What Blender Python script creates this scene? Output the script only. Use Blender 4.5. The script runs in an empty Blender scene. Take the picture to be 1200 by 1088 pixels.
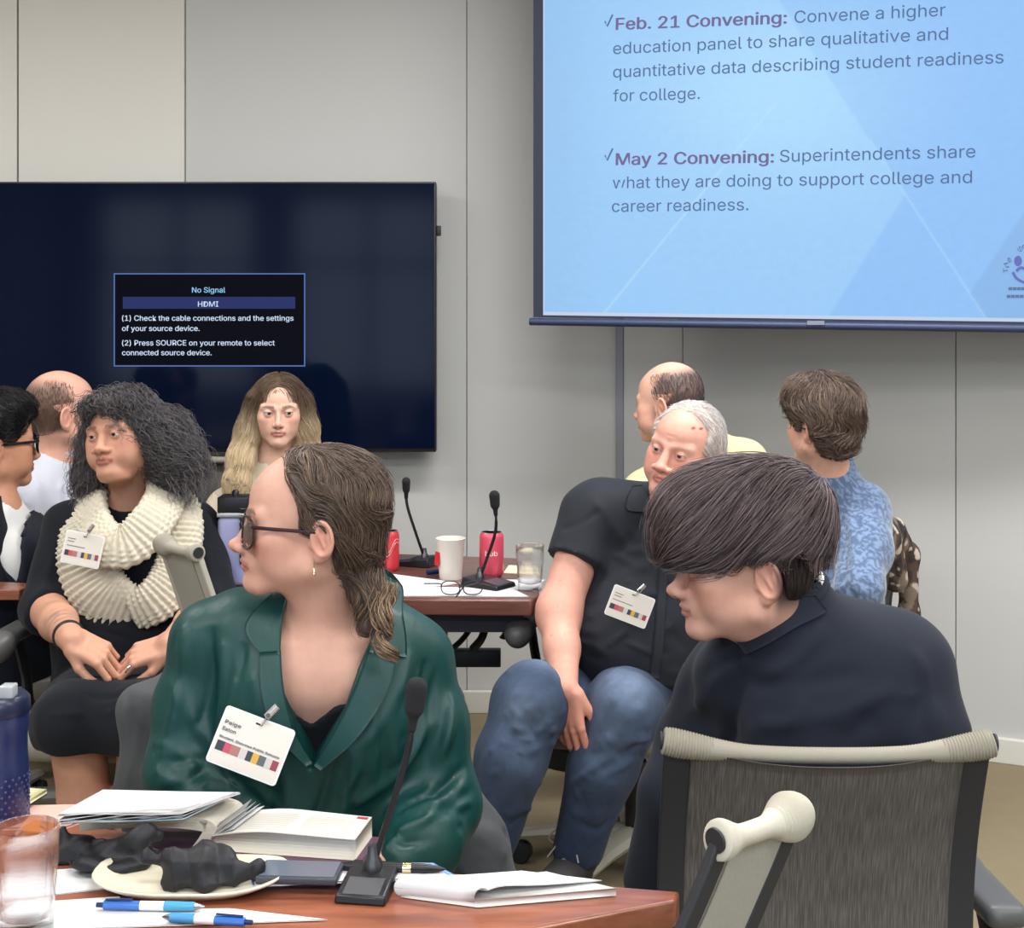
import bpy, math
import numpy as np
from mathutils import Vector, Matrix, Euler
F=1600.0; CH=1.44; HZ=373.0
C=bpy.context.scene.collection
PI=math.pi
rad=math.radians
def P(px,py,Y):
    "a point of the place, from its direction and its distance in front of the camera"
    return np.array([(px-600)*Y/F, Y, CH-(py-HZ)*Y/F])
def A(*v): return np.array(v,float)
def lin(r,g,b):
    f=lambda c:(c/255)/12.92 if c/255<=0.04045 else ((c/255+0.055)/1.055)**2.4
    return (f(r),f(g),f(b),1.0)
# ------------------------------------------------------------- materials
MC={}
def mat(name,col,rough=0.5,metal=0.0,spec=0.5,trans=0.0,ior=1.45,emis=None,es=0.0,bump=None,attr=False,sheen=0.0,coat=0.0,sss=0.0,noise=None,alpha=1.0,aniso=0.0):
    """bump=(scale,strength,distance) or a list of (kind,scale xyz,strength,dist); noise=(scale,amount)"""
    if name in MC: return MC[name]
    m=bpy.data.materials.new(name); m.use_nodes=True
    nt=m.node_tree; b=nt.nodes['Principled BSDF']
    b.inputs['Base Color'].default_value=col
    b.inputs['Roughness'].default_value=rough; b.inputs['Metallic'].default_value=metal
    b.inputs['Specular IOR Level'].default_value=spec; b.inputs['IOR'].default_value=ior
    b.inputs['Transmission Weight'].default_value=trans
    b.inputs['Sheen Weight'].default_value=sheen; b.inputs['Coat Weight'].default_value=coat
    b.inputs['Alpha'].default_value=alpha
    if aniso: b.inputs['Anisotropic'].default_value=aniso
    if sss:
        b.inputs['Subsurface Weight'].default_value=sss
        b.inputs['Subsurface Radius'].default_value=(0.012,0.005,0.003); b.inputs['Subsurface Scale'].default_value=1.0
    if emis is not None:
        b.inputs['Emission Color'].default_value=emis; b.inputs['Emission Strength'].default_value=es
    tc=nt.nodes.new('ShaderNodeTexCoord')
    src=None
    if attr:
        a=nt.nodes.new('ShaderNodeAttribute'); a.attribute_name='Col'; src=a.outputs['Color']
    if noise:
        n=nt.nodes.new('ShaderNodeTexNoise'); n.inputs['Scale'].default_value=noise[0]; n.inputs['Detail'].default_value=4
        nt.links.new(tc.outputs['Object'],n.inputs['Vector'])
        mr=nt.nodes.new('ShaderNodeMapRange'); mr.inputs[3].default_value=1-noise[1]; mr.inputs[4].default_value=1+noise[1]
        nt.links.new(n.outputs['Fac'],mr.inputs[0])
        mx=nt.nodes.new('ShaderNodeVectorMath'); mx.operation='SCALE'
        if src: nt.links.new(src,mx.inputs[0])
        else: mx.inputs[0].default_value=col[:3]
        nt.links.new(mr.outputs[0],mx.inputs['Scale']); src=mx.outputs[0]
    if src: nt.links.new(src,b.inputs['Base Color'])
    if bump:
        if not isinstance(bump,list): bump=[('noise',(bump[0],)*3,bump[1],bump[2])]
        last=None
        for kind,sc,st,di in bump:
            mp=nt.nodes.new('ShaderNodeMapping'); mp.inputs['Scale'].default_value=sc
            nt.links.new(tc.outputs['Object'],mp.inputs['Vector'])
            if kind=='noise':
                t=nt.nodes.new('ShaderNodeTexNoise'); t.inputs['Scale'].default_value=1; t.inputs['Detail'].default_value=3; o=t.outputs['Fac']
            elif kind=='wave':
                t=nt.nodes.new('ShaderNodeTexWave'); t.inputs['Scale'].default_value=1; o=t.outputs['Fac']
            else:
                t=nt.nodes.new('ShaderNodeTexVoronoi'); t.inputs['Scale'].default_value=1; o=t.outputs['Distance']
            nt.links.new(mp.outputs[0],t.inputs['Vector'])
            bp=nt.nodes.new('ShaderNodeBump'); bp.inputs['Strength'].default_value=st; bp.inputs['Distance'].default_value=di
            nt.links.new(o,bp.inputs['Height'])
            if last: nt.links.new(last,bp.inputs['Normal'])
            last=bp.outputs['Normal']
        nt.links.new(last,b.inputs['Normal'])
    MC[name]=m; return m
# ------------------------------------------------------------- objects
def thing(name,label,cat,loc=(0,0,0),rotz=0,group=None):
    o=bpy.data.objects.new(name,None); C.objects.link(o); o.location=loc; o.rotation_euler=(0,0,rotz)
    return tag(o,label,cat,group)
def tag(o,label=None,cat=None,group=None,kind=None):
    if label: o['label']=label
    if cat: o['category']=cat
    if group: o['group']=group
    if kind: o['kind']=kind
    return o
def mesh_obj(name,V,Fs,m,parent=None,smooth=True,col=None,local=True):
    """link a mesh object; V are world coordinates when local is False and the parent has a place"""
    V=np.asarray(V,float)
    me=bpy.data.meshes.new(name)
    if isinstance(Fs,np.ndarray) and Fs.ndim==2:
        n=len(Fs); k=Fs.shape[1]
        me.vertices.add(len(V)); me.vertices.foreach_set('co',V.astype(np.float32).ravel())
        me.loops.add(n*k); me.loops.foreach_set('vertex_index',Fs.astype(np.int32).ravel())
        me.polygons.add(n); me.polygons.foreach_set('loop_start',np.arange(0,n*k,k,dtype=np.int32))
        me.polygons.foreach_set('loop_total',np.full(n,k,np.int32))
        me.update(calc_edges=True)
    else:
        me.from_pydata([tuple(v) for v in V],[],[tuple(int(i) for i in f) for f in Fs])
    if smooth: me.polygons.foreach_set('use_smooth',np.ones(len(me.polygons),bool))
    if col is not None:
        a=me.color_attributes.new('Col','FLOAT_COLOR','POINT')
        cc=np.ones((len(V),4),np.float32); cc[:,:3]=np.asarray(col)[:,:3]; a.data.foreach_set('color',cc.ravel())
    if m: me.materials.append(m)
    me.validate()
    o=bpy.data.objects.new(name,me); C.objects.link(o)
    if parent is not None:
        o.parent=parent
        if not local: o.matrix_parent_inverse=Matrix.Identity(4); me.transform(parent_world(parent).inverted())
    return o
def parent_world(o):
    M=Matrix.Identity(4)
    while o is not None:
        M=Matrix.LocRotScale(o.location,o.rotation_euler,o.scale)@M; o=o.parent
    return M
class MB:
    "collects boxes, tubes, lathes; build() links them as one mesh"
    def __init__(s): s.V=[]; s.F=[]; s.n=0
    def add(s,V,Fs):
        for f in Fs: s.F.append(tuple(i+s.n for i in f))
        s.V.extend([tuple(map(float,v)) for v in V]); s.n+=len(V)
    def box(s,c,h,rot=None,bev=0.0):
        c=A(*c); h=A(*h); b=min(bev,min(h)*0.49)
        R=np.eye(3) if rot is None else np.array(Euler(rot).to_matrix())
        if b<=0:
            V=[(x,y,z) for x in(-1,1) for y in(-1,1) for z in(-1,1)]
            V=[c+R@(A(*v)*h) for v in V]
            s.add(V,[(0,1,3,2),(4,6,7,5),(0,4,5,1),(2,3,7,6),(0,2,6,4),(1,5,7,3)]); return
        prof=[]
        ring=[]
        for sx,sy in((1,1),(-1,1),(-1,-1),(1,-1)):
            a0={(1,1):0,(-1,1):90,(-1,-1):180,(1,-1):270}[(sx,sy)]
            for k in range(4):
                a=rad(a0+k*30); ring.append((sx,sy,math.cos(a),math.sin(a)))
        levels=[(-1,0.0,1)]
        L=[]
        for k in range(4): a=rad(-90+30*k); L.append((-1,math.cos(a),math.sin(a)))
        for k in range(4): a=rad(30*k); L.append((1,math.cos(a),math.sin(a)))
        V=[]
        for sz,cr,sr in L:
            for sx,sy,ca,sa in ring:
                V.append(c+R@A(sx*(h[0]-b)+b*cr*ca, sy*(h[1]-b)+b*cr*sa, sz*(h[2]-b)+b*sr))
        n=16;Fc=[]
        for j in range(len(L)-1):
            for i in range(n): Fc.append((j*n+i,j*n+(i+1)%n,(j+1)*n+(i+1)%n,(j+1)*n+i))
        Fc.append(tuple(range(n))[::-1]); Fc.append(tuple((len(L)-1)*n+i for i in range(n)))
        s.add(V,Fc)
    def tube(s,pts,r,n=12,cap=True,flat=None,up=(0,0,1),closed=False):
        "r a number or a list; flat=(a,b) multiplies the two cross axes"
        pts=[A(*p) for p in pts]; N=len(pts); rs=[r]*N if np.isscalar(r) else list(r)
        fl=(1,1) if flat is None else flat
        V=[];up=A(*up); prev=None
        for i,p in enumerate(pts):
            if closed: t=pts[(i+1)%N]-pts[i-1]
            else: t=pts[min(i+1,N-1)]-pts[max(i-1,0)]
            t=t/(np.linalg.norm(t)+1e-12)
            if prev is None:
                u=np.cross(up,t)
                if np.linalg.norm(u)<1e-3: u=np.cross(A(1,0,0),t)
            else: u=prev-t*np.dot(prev,t)
            u=u/np.linalg.norm(u); prev=u; w=np.cross(t,u)
            for k in range(n):
                a=2*PI*k/n; V.append(p+rs[i]*(fl[0]*math.cos(a)*u+fl[1]*math.sin(a)*w))
        Fc=[]
        for j in range(N if closed else N-1):
            for i in range(n):
                j2=(j+1)%N; Fc.append((j*n+i,j*n+(i+1)%n,j2*n+(i+1)%n,j2*n+i))
        if cap and not closed: Fc.append(tuple(range(n))[::-1]); Fc.append(tuple((N-1)*n+i for i in range(n)))
        s.add(V,Fc)
    def lathe(s,c,prof,n=32,rot=None,sx=1,sy=1):
        c=A(*c); R=np.eye(3) if rot is None else np.array(Euler(rot).to_matrix())
        V=[c+R@A(r*sx*math.cos(2*PI*k/n),r*sy*math.sin(2*PI*k/n),z) for r,z in prof for k in range(n)]
        Fc=[]
        for j in range(len(prof)-1):
            for i in range(n): Fc.append((j*n+i,j*n+(i+1)%n,(j+1)*n+(i+1)%n,(j+1)*n+i))
        if prof[0][0]>1e-6: Fc.append(tuple(range(n))[::-1])
        if prof[-1][0]>1e-6: Fc.append(tuple((len(prof)-1)*n+i for i in range(n)))
        s.add(V,Fc)
    def prism(s,poly,z0,z1):
        n=len(poly); V=[(x,y,z0) for x,y in poly]+[(x,y,z1) for x,y in poly]
        s.add(V,[tuple(range(n))[::-1],tuple(range(n,2*n))]+[(i,(i+1)%n,n+(i+1)%n,n+i) for i in range(n)])
    def xf(s,M):
        M=np.array(M); s.V=[tuple(M[:3,:3]@A(*v)+M[:3,3]) for v in s.V]; return s
    def build(s,name,m,parent=None,smooth=True,local=True,bevel=0,sharp=40):
        V=np.array(s.V)
        o=mesh_obj(name,V,s.F,m,parent,smooth,local=local)
        if smooth:
            import bmesh
            bm=bmesh.new(); bm.from_mesh(o.data)
            bmesh.ops.recalc_face_normals(bm,faces=bm.faces)
            for e in bm.edges:
                if len(e.link_faces)==2 and e.calc_face_angle(0)>rad(sharp): e.smooth=False
            bm.to_mesh(o.data); bm.free()
        if bevel:
            b=o.modifiers.new('bevel','BEVEL'); b.width=bevel; b.segments=2
        return o
def spline(pts,n=8,closed=False):
    "Catmull-Rom through points"
    p=[A(*q) if len(q)==3 else np.array(q,float) for q in pts]; out=[]
    N=len(p)
    g=(lambda i:p[i%N]) if closed else (lambda i:p[max(0,min(N-1,i))])
    for i in range(N if closed else N-1):
        a,b,c,d=g(i-1),g(i),g(i+1),g(i+2)
        for k in range(n):
            t=k/n; out.append(0.5*((2*b)+(-a+c)*t+(2*a-5*b+4*c-d)*t*t+(-a+3*b-3*c+d)*t**3))
    if not closed: out.append(p[-1])
    return out
# ------------------------------------------------------------- implicit shapes
def rot3(yaw=0,pitch=0,roll=0):
    return np.array((Matrix.Rotation(rad(yaw),3,'Z')@Matrix.Rotation(rad(pitch),3,'X')@Matrix.Rotation(rad(roll),3,'Y')))
class Shape:
    def __init__(s,o=(0,0,0),R=None,sc=1.0):
        s.ops=[]; s.o=A(*o); s.R=np.eye(3) if R is None else R; s.sc=sc
        s.st=[]
    def push(s,o,R=None,sc=1.0):
        "work in a nested frame"
        s.st.append((s.o,s.R,s.sc))
        R=np.eye(3) if R is None else R
        s.o=s.o+s.R@(A(*o)*s.sc); s.R=s.R@R; s.sc=s.sc*sc
    def pop(s): s.o,s.R,s.sc=s.st.pop()
    def W(s,p): return s.o+s.R@(A(*p)*s.sc)
    def loc(s,Pw): return (Pw-s.o)@s.R/s.sc
    def _add(s,f,lo,hi,k,op):
        lo=A(*lo)-0.0; hi=A(*hi)
        cs=np.array([[x,y,z] for x in(lo[0],hi[0]) for y in(lo[1],hi[1]) for z in(lo[2],hi[2])])
        w=s.o+(cs*s.sc)@s.R.T
        o,R,sc=s.o,s.R,s.sc
        s.ops.append((lambda Pw:f((Pw-o)@R/sc)*sc, w.min(0),w.max(0),k*sc,op))
    def ell(s,c,r,k=0.0,op='u',rot=None):
        c=A(*c); r=A(*r) if not np.isscalar(r) else A(r,r,r); Q=np.eye(3) if rot is None else rot3(*rot)
        m=max(r)
        def f(p):
            q=(p-c)@Q; k0=np.linalg.norm(q/r,axis=-1); k1=np.linalg.norm(q/(r*r),axis=-1)+1e-9
            return k0*(k0-1)/k1
        s._add(f,c-m,c+m,k,op)
    def cap(s,a,b,ra,rb=None,k=0.0,op='u'):
        a=A(*a); b=A(*b); rb=ra if rb is None else rb; ba=b-a; L=np.dot(ba,ba)+1e-12; m=max(ra,rb)
        def f(p):
            t=np.clip(((p-a)@ba)/L,0,1)
            return np.linalg.norm(p-a-t[...,None]*ba,axis=-1)-(ra+(rb-ra)*t)
        s._add(f,np.minimum(a,b)-m,np.maximum(a,b)+m,k,op)
    def ecap(s,a,b,ra,rb,side,k=0.0,op='u'):
        "capsule of elliptic section: ra=(half width along side, half depth)"
        a=A(*a); b=A(*b); ba=b-a; L=np.linalg.norm(ba); t_=ba/L
        u=A(*side); u=u-t_*np.dot(u,t_); u/=np.linalg.norm(u); w=np.cross(t_,u)
        ra=A(*ra); rb=A(*rb); m=max(ra.max(),rb.max())
        def f(p):
            q=p-a; x=q@t_; t=np.clip(x/L,0,1)
            ru=ra[0]+(rb[0]-ra[0])*t; rw=ra[1]+(rb[1]-ra[1])*t
            ex=x-t*L; mn=np.minimum(ru,rw)
            k0=np.sqrt(((q@u)/ru)**2+((q@w)/rw)**2+(ex/mn)**2)
            k1=np.sqrt(((q@u)/ru**2)**2+((q@w)/rw**2)**2+(ex/mn**2)**2)+1e-9
            return k0*(k0-1)/k1
        s._add(f,np.minimum(a,b)-m,np.maximum(a,b)+m,k,op)
    def box(s,c,h,rd=0.0,k=0.0,op='u',rot=None):
        c=A(*c); h=A(*h); Q=np.eye(3) if rot is None else (rot3(*rot) if not isinstance(rot,np.ndarray) else rot); m=np.linalg.norm(h)
        def f(p):
            q=np.abs((p-c)@Q)-(h-rd)
            return np.linalg.norm(np.maximum(q,0),axis=-1)+np.minimum(q.max(-1),0)-rd
        s._add(f,c-m,c+m,k,op)
    def chain(s,pts,rs,k=0.01,op='u'):
        for i in range(len(pts)-1): s.cap(pts[i],pts[i+1],rs[i],rs[i+1],k,op)
    def over(s,T,i0,i1,d,kk=None):
        "the same masses as T's, d thicker"
        for f,lo,hi,k,op in T.ops[i0:i1]:
            if op=='u': s.ops.append((lambda Pw,f=f:f(Pw)-d,lo-d,hi+d,k if kk is None else kk,op))
    def func(s,f,lo,hi,k=0.0,op='u'): s._add(f,lo,hi,k,op)
    def tor(s,c,R_,r,axis=1,k=0.0,op='u',sq=(1,1),rot=None):
        c=A(*c); Q=np.eye(3) if rot is None else rot3(*rot); ax=[i for i in range(3) if i!=axis]
        def f(p):
            q=(p-c)@Q; l=np.sqrt((q[...,ax[0]]/sq[0])**2+(q[...,ax[1]]/sq[1])**2)-R_
            return np.sqrt(l*l+q[...,axis]**2)-r
        m=R_*max(sq)+r; s._add(f,c-m,c+m,k,op)
    @staticmethod
    def comb(d,e,k,op):
        if op=='u':
            if k<=0: return np.minimum(d,e)
            h=np.maximum(k-np.abs(d-e),0)/k; return np.minimum(d,e)-h*h*k*0.25
        e=-e if op=='s' else e
        if k<=0: return np.maximum(d,e)
        h=np.maximum(k-np.abs(d-e),0)/k; return np.maximum(d,e)+h*h*k*0.25
    def eval(s,Pw):
        d=np.full(Pw.shape[:-1],1.0)
        for f,lo,hi,k,op in s.ops: d=s.comb(d,f(Pw),k,op)
        return d
    def grad(s,Pw,e=0.001):
        g=np.stack([s.eval(Pw+np.eye(3)[i]*e)-s.eval(Pw-np.eye(3)[i]*e) for i in range(3)],-1)
        return g/(np.linalg.norm(g,axis=-1,keepdims=True)+1e-12)
    def bounds(s,pad=0.01):
        L=[o for o in s.ops if o[4]=='u']
        return np.min([o[1] for o in L],0)-pad,np.max([o[2] for o in L],0)+pad
    def mesh(s,vox=0.006,fine=(),lo=None,hi=None,smooth=1):
        """fine: list of (lo,hi,voxel) world boxes; returns V,F(quads)"""
        l,h=s.bounds(vox*2)
        if lo is not None: l=np.maximum(l,lo)
        if hi is not None: h=np.minimum(h,hi)
        ax=[]
        for i in range(3):
            br=sorted(set([l[i],h[i]]+[min(max(b[j][i],l[i]),h[i]) for b in fine for j in(0,1)]))
            a=[l[i]]
            for p,q in zip(br[:-1],br[1:]):
                if q-p<1e-6: continue
                v=vox
                for b in fine:
                    if b[0][i]<=(p+q)/2<=b[1][i]: v=min(v,b[2])
                n=max(1,int(math.ceil((q-p)/v))); a+=list(np.linspace(p,q,n+1)[1:])
            ax.append(np.array(a))
        X,Y,Z=ax; d=np.full((len(X),len(Y),len(Z)),1.0,np.float32)
        cell=max(vox,0.002)
        for f,blo,bhi,k,op in s.ops:
            m=k+2.5*cell
            if op=='i': sl=[slice(0,len(a)) for a in ax]
            else: sl=[slice(np.searchsorted(ax[i],blo[i]-m),np.searchsorted(ax[i],bhi[i]+m)) for i in range(3)]
            n=[q.stop-q.start for q in sl]
            if min(n)<=0: continue
            # in slabs to bound memory
            step=max(1,int(600000/(n[1]*n[2])))
            for i0 in range(sl[0].start,sl[0].stop,step):
                s0=slice(i0,min(i0+step,sl[0].stop))
                G=np.stack(np.meshgrid(X[s0],Y[sl[1]],Z[sl[2]],indexing='ij'),-1)
                e=f(G).astype(np.float32)
                d[s0,sl[1],sl[2]]=s.comb(d[s0,sl[1],sl[2]],e,k,op)
        return surface_nets(d,ax,smooth)
def surface_nets(d,ax,smooth=1):
    nx,ny,nz=d.shape; ins=d<0
    ins[0]=ins[-1]=False; ins[:,0]=ins[:,-1]=False; ins[:,:,0]=ins[:,:,-1]=False
    cid={}; acc=[];cidx=[];quads=[]
    cn=(nx-1,ny-1,nz-1)
    for a in range(3):
        s0=[slice(None)]*3; s1=[slice(None)]*3; s0[a]=slice(0,-1); s1[a]=slice(1,None)
        cr=ins[tuple(s0)]!=ins[tuple(s1)]
        I=np.argwhere(cr)
        J=I.copy(); J[:,a]+=1
        d0=d[I[:,0],I[:,1],I[:,2]]; d1=d[J[:,0],J[:,1],J[:,2]]
        t=np.clip(d0/(d0-d1+1e-12),0.02,0.98)
        p=np.stack([ax[i][I[:,i]] for i in range(3)],-1)
        p[:,a]+=t*(ax[a][J[:,a]]-ax[a][I[:,a]])
        b,c=(a+1)%3,(a+2)%3
        cells=[]
        for db,dc in((-1,-1),(0,-1),(0,0),(-1,0)):
            K=I.copy(); K[:,b]+=db; K[:,c]+=dc
            cells.append((K[:,0]*cn[1]+K[:,1])*cn[2]+K[:,2])
        Q=np.stack(cells,-1)
        flip=~ins[I[:,0],I[:,1],I[:,2]]
        Q[flip]=Q[flip][:,::-1]
        quads.append(Q)
        for q in cells: cidx.append(q); acc.append(p)
    cidx=np.concatenate(cidx); acc=np.concatenate(acc); quads=np.concatenate(quads)
    u,inv=np.unique(cidx,return_inverse=True)
    cnt=np.bincount(inv,minlength=len(u)).astype(float)
    V=np.stack([np.bincount(inv,acc[:,i],len(u))/cnt for i in range(3)],-1)
    Q=np.searchsorted(u,quads)
    for _ in range(smooth): V=lap(V,Q,0.5)
    return V,Q
def lap(V,Q,w):
    e=np.concatenate([Q[:,[0,1]],Q[:,[1,2]],Q[:,[2,3]],Q[:,[3,0]]])
    S=np.stack([np.bincount(e[:,0],V[e[:,1],i],len(V))+np.bincount(e[:,1],V[e[:,0],i],len(V)) for i in range(3)],-1)
    n=np.bincount(e[:,0],minlength=len(V))+np.bincount(e[:,1],minlength=len(V))
    return V+(S/np.maximum(n,1)[:,None]-V)*w
def vnormals(V,Q):
    n=np.cross(V[Q[:,2]]-V[Q[:,0]],V[Q[:,3]]-V[Q[:,1]])
    N=np.stack([sum(np.bincount(Q[:,j],n[:,i],len(V)) for j in range(4)) for i in range(3)],-1)
    return N/(np.linalg.norm(N,axis=1,keepdims=True)+1e-12)
def sn(Pw,scale,seed,n=6,stretch=(1,1,1)):
    "smooth pseudo noise, a sum of sines; about -1..1"
    r=np.random.RandomState(seed); o=0
    q=Pw*A(*stretch)
    for i in range(n):
        k=r.normal(size=3); k/=np.linalg.norm(k); f=scale*(0.6+1.2*r.rand())
        o=o+np.sin(q@k*f*2*PI+r.rand()*6.28)
    return o/n**0.5/1.2
def sstep(x,a,b):
    t=np.clip((x-a)/(b-a),0,1); return t*t*(3-2*t)
def folds(V,N,segs):
    "segs: (a,b,width,height[,bend]) ridges (height<0: creases) along lines on the surface"
    D=np.zeros(len(V))
    for sg in segs:
        a,b,w,h=sg[:4]; a=A(*a);b=A(*b); ba=b-a; L=np.linalg.norm(ba)
        t=((V-a)@ba)/L**2; tc=np.clip(t,0,1)
        q=V-a-tc[:,None]*ba
        if len(sg)>4: q=q-np.sin(tc*PI)[:,None]*A(*sg[4])
        dd=np.sum(q*q,1)/w**2
        D+=h*np.exp(-dd)*np.sin(np.clip(tc*0.9+0.05,0,1)*PI)**0.5
    return V+N*D[:,None]
def surf(shape,org,dr,tmax=5.0,start=0.0):
    "march rays to the shape; org,dr (N,3)"
    org=np.atleast_2d(org).astype(float); dr=np.atleast_2d(dr).astype(float); dr=dr/np.linalg.norm(dr,axis=1,keepdims=True)
    t=np.full(len(org),start)
    for _ in range(90):
        d=shape.eval(org+dr*t[:,None]); t=t+np.clip(d*0.8,-0.02,0.3)
    return org+dr*t[:,None]
def grid_panel(Pts,thick,Nrm):
    "Pts (m,n,3) + normals -> closed thin solid"
    m,n=Pts.shape[:2]; F_=[]
    V=np.concatenate([(Pts+Nrm*thick).reshape(-1,3),Pts.reshape(-1,3)]); o=m*n
    for i in range(m-1):
        for j in range(n-1):
            a,b,c,d=i*n+j,(i+1)*n+j,(i+1)*n+j+1,i*n+j+1
            F_.append((a,b,c,d)); F_.append((o+d,o+c,o+b,o+a))
    bd=[(0,j) for j in range(n)]+[(i,n-1) for i in range(1,m)]+[(m-1,j) for j in range(n-2,-1,-1)]+[(i,0) for i in range(m-2,0,-1)]
    ids=[i*n+j for i,j in bd]
    for k in range(len(ids)):
        a,b=ids[k],ids[(k+1)%len(ids)]; F_.append((b,a,o+a,o+b))
    return V,np.array(F_)
# ------------------------------------------------------------- heads, hands
def head(S,o,R,sc,p):
    """head in its own frame: -y face, +z up, origin between the eyes' height and the middle of the skull"""
    g=p.get
    S.push(o,R,sc)
    jw=g('jaw',1.0); fat=g('fat',0.0); cw=g('chin',1.0); nl=g('nose',1.0); nw=g('nosew',1.0)
    S.ell((0,.012,.036),(.0755,.093,.084),.0)
    S.ell((0,-.030,.035),(.062*g('fw',1),.060,.055),.02)
    S.ell((0,-.030,-.035),((.060+fat*.006)*jw,.059,.070),.02)
    S.ell((0,-.068,-.062),(.031,.029,.028),.014)
    S.ell((0,-.076-.003*g('chinf',0),-.094),(.021*cw,.019,.017),.014)
    for s in(-1,1):
        S.cap((s*.056*jw,.008,-.02),(s*.052*jw,.004,-.060),.015+fat*.004,.016+fat*.006,.015)
        S.cap((s*.051*jw,.002,-.060),(s*.016*cw,-.066,-.094),.017+fat*.006,.0155+fat*.002,.016)
        S.ell((s*.044,-.054,-.019),(.022,.024,.019),.018)
        S.ell((s*.047,-.030,.004),(.0165,.038,.030),.02); S.ell((s*.043,-.036,-.040),(.019,.032,.036),.02)
        if fat: S.ell((s*.040,-.050,-.052),(.024,.026,.026),.02)
        S.cap((s*.047,-.070,.0175),(s*.012,-.0855,.014),.009,.009,.012)
    if g('dchin',0): S.ell((0,-.040,-.108),(.040,.034,.022*g('dchin')),.02)
    S.cap((0,-.083,.010),(0,-.083-.0185*nl,-.028),.0078*nw,.0090*nw,.009)
    S.ell((0,-.087-.021*nl,-.036),(.0115*nw,.0125,.0100),.006)
    for s in(-1,1):
        S.ell((s*.0135*nw,-.098,-.040),(.0080*nw,.0115,.0078),.006)
        # sockets, lids
        S.ell((s*.033,-.096,-.003),(.0175,.0125,.0125),.013,'s')
        S.ell((s*.0315,-.0750,-.001),.0150,.003)
    S.cap((0,-.108,-.044),(0,-.095,-.049),.0045,.005,.005)
    for s in(-1,1): S.ell((s*.0068*nw,-.104,-.0475),(.0033,.0058,.0035),.002,'s')
    op=g('eye',1.0)
    for s in(-1,1):
        S.push((s*.0315,-.0750,-.001),rot3(s*6,0,-s*5))
        S.ell((0,-.012,-.0014),(.0130,.0100,.0044*op),.0012,'s')
        # upper lid crease
        S.cap((-.011,-.0150,.0072+.0*op),(.011,-.0150,.0072),.0009,.0009,.002,'s')
        if g('bags',0): S.cap((-.011,-.0125,-.0105),(.011,-.0125,-.0105),.0011,.0011,.003,'s')
        S.pop()
    lp=g('lips',1.0)
    for s in(-1,1): S.cap((s*.003,-.0985,-.0592),(s*.019,-.0905,-.0635),.0042*lp,.0024*lp,.004)
    S.cap((-.011,-.0935,-.0700),(.011,-.0935,-.0700),.0052*lp,.0052*lp,.004)
    S.cap((0,-.0950,-.0702),(0,-.0953,-.0702),.0050*lp,.0050*lp,.004)
    dn=g('frown',0.0)*.004
    S.cap((0,-.1040,-.0645),(.014,-.0985,-.0648-dn*.3),.0011,.0011,.0022,'s')
    S.cap((0,-.1040,-.0645),(-.014,-.0985,-.0648-dn*.3),.0011,.0011,.0022,'s')
    for s in(-1,1): S.cap((s*.014,-.0985,-.0648-dn*.3),(s*.024,-.0895,-.0655-dn),.0011,.0013,.0025,'s')
    S.cap((0,-.1035,-.0505),(0,-.1030,-.0560),.0016,.0018,.003,'s')
    if g('lines',0):
        for s in(-1,1): S.cap((s*.018,-.0960,-.041),(s*.031,-.083,-.066),.0014*g('lines'),.0012*g('lines'),.004,'s')
        for z in(.040,.051,.062): S.cap((-.028,-.0915+.0*z,z),(.028,-.0915,z),.0011,.0011,.003,'s')
    es=g('ear',1.0)
    if es:
        for s in(-1,1):
            S.push((s*.0735,.022,-.014),rot3(-s*24,8,s*6)@np.diag([s,1,1]),es)
            S.ell((.003,.003,.000),(.0050,.0185,.0310),.005)
            S.ell((.0010,-.006,-.024),(.0055,.0095,.0105),.004)
            S.tor((.0060,.005,.004),.0200,.0034,0,.003,'u',(.84,1.27),(0,0,0))
            S.ell((.0095,.002,-.004),(.0065,.0100,.0160),.003,'s')
            S.ell((.0080,.006,.012),(.0050,.0065,.0090),.003,'s')
            S.cap((.004,-.002,.016),(.0040,.006,-.010),.0030,.0026,.003)
            S.ell((.0030,-.0145,-.006),(.0045,.0045,.0065),.003)
            S.pop()
    S.pop()
def blend(c,m,t): return c*(1-m[:,None])+A(*t[:3])*m[:,None]
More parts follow.
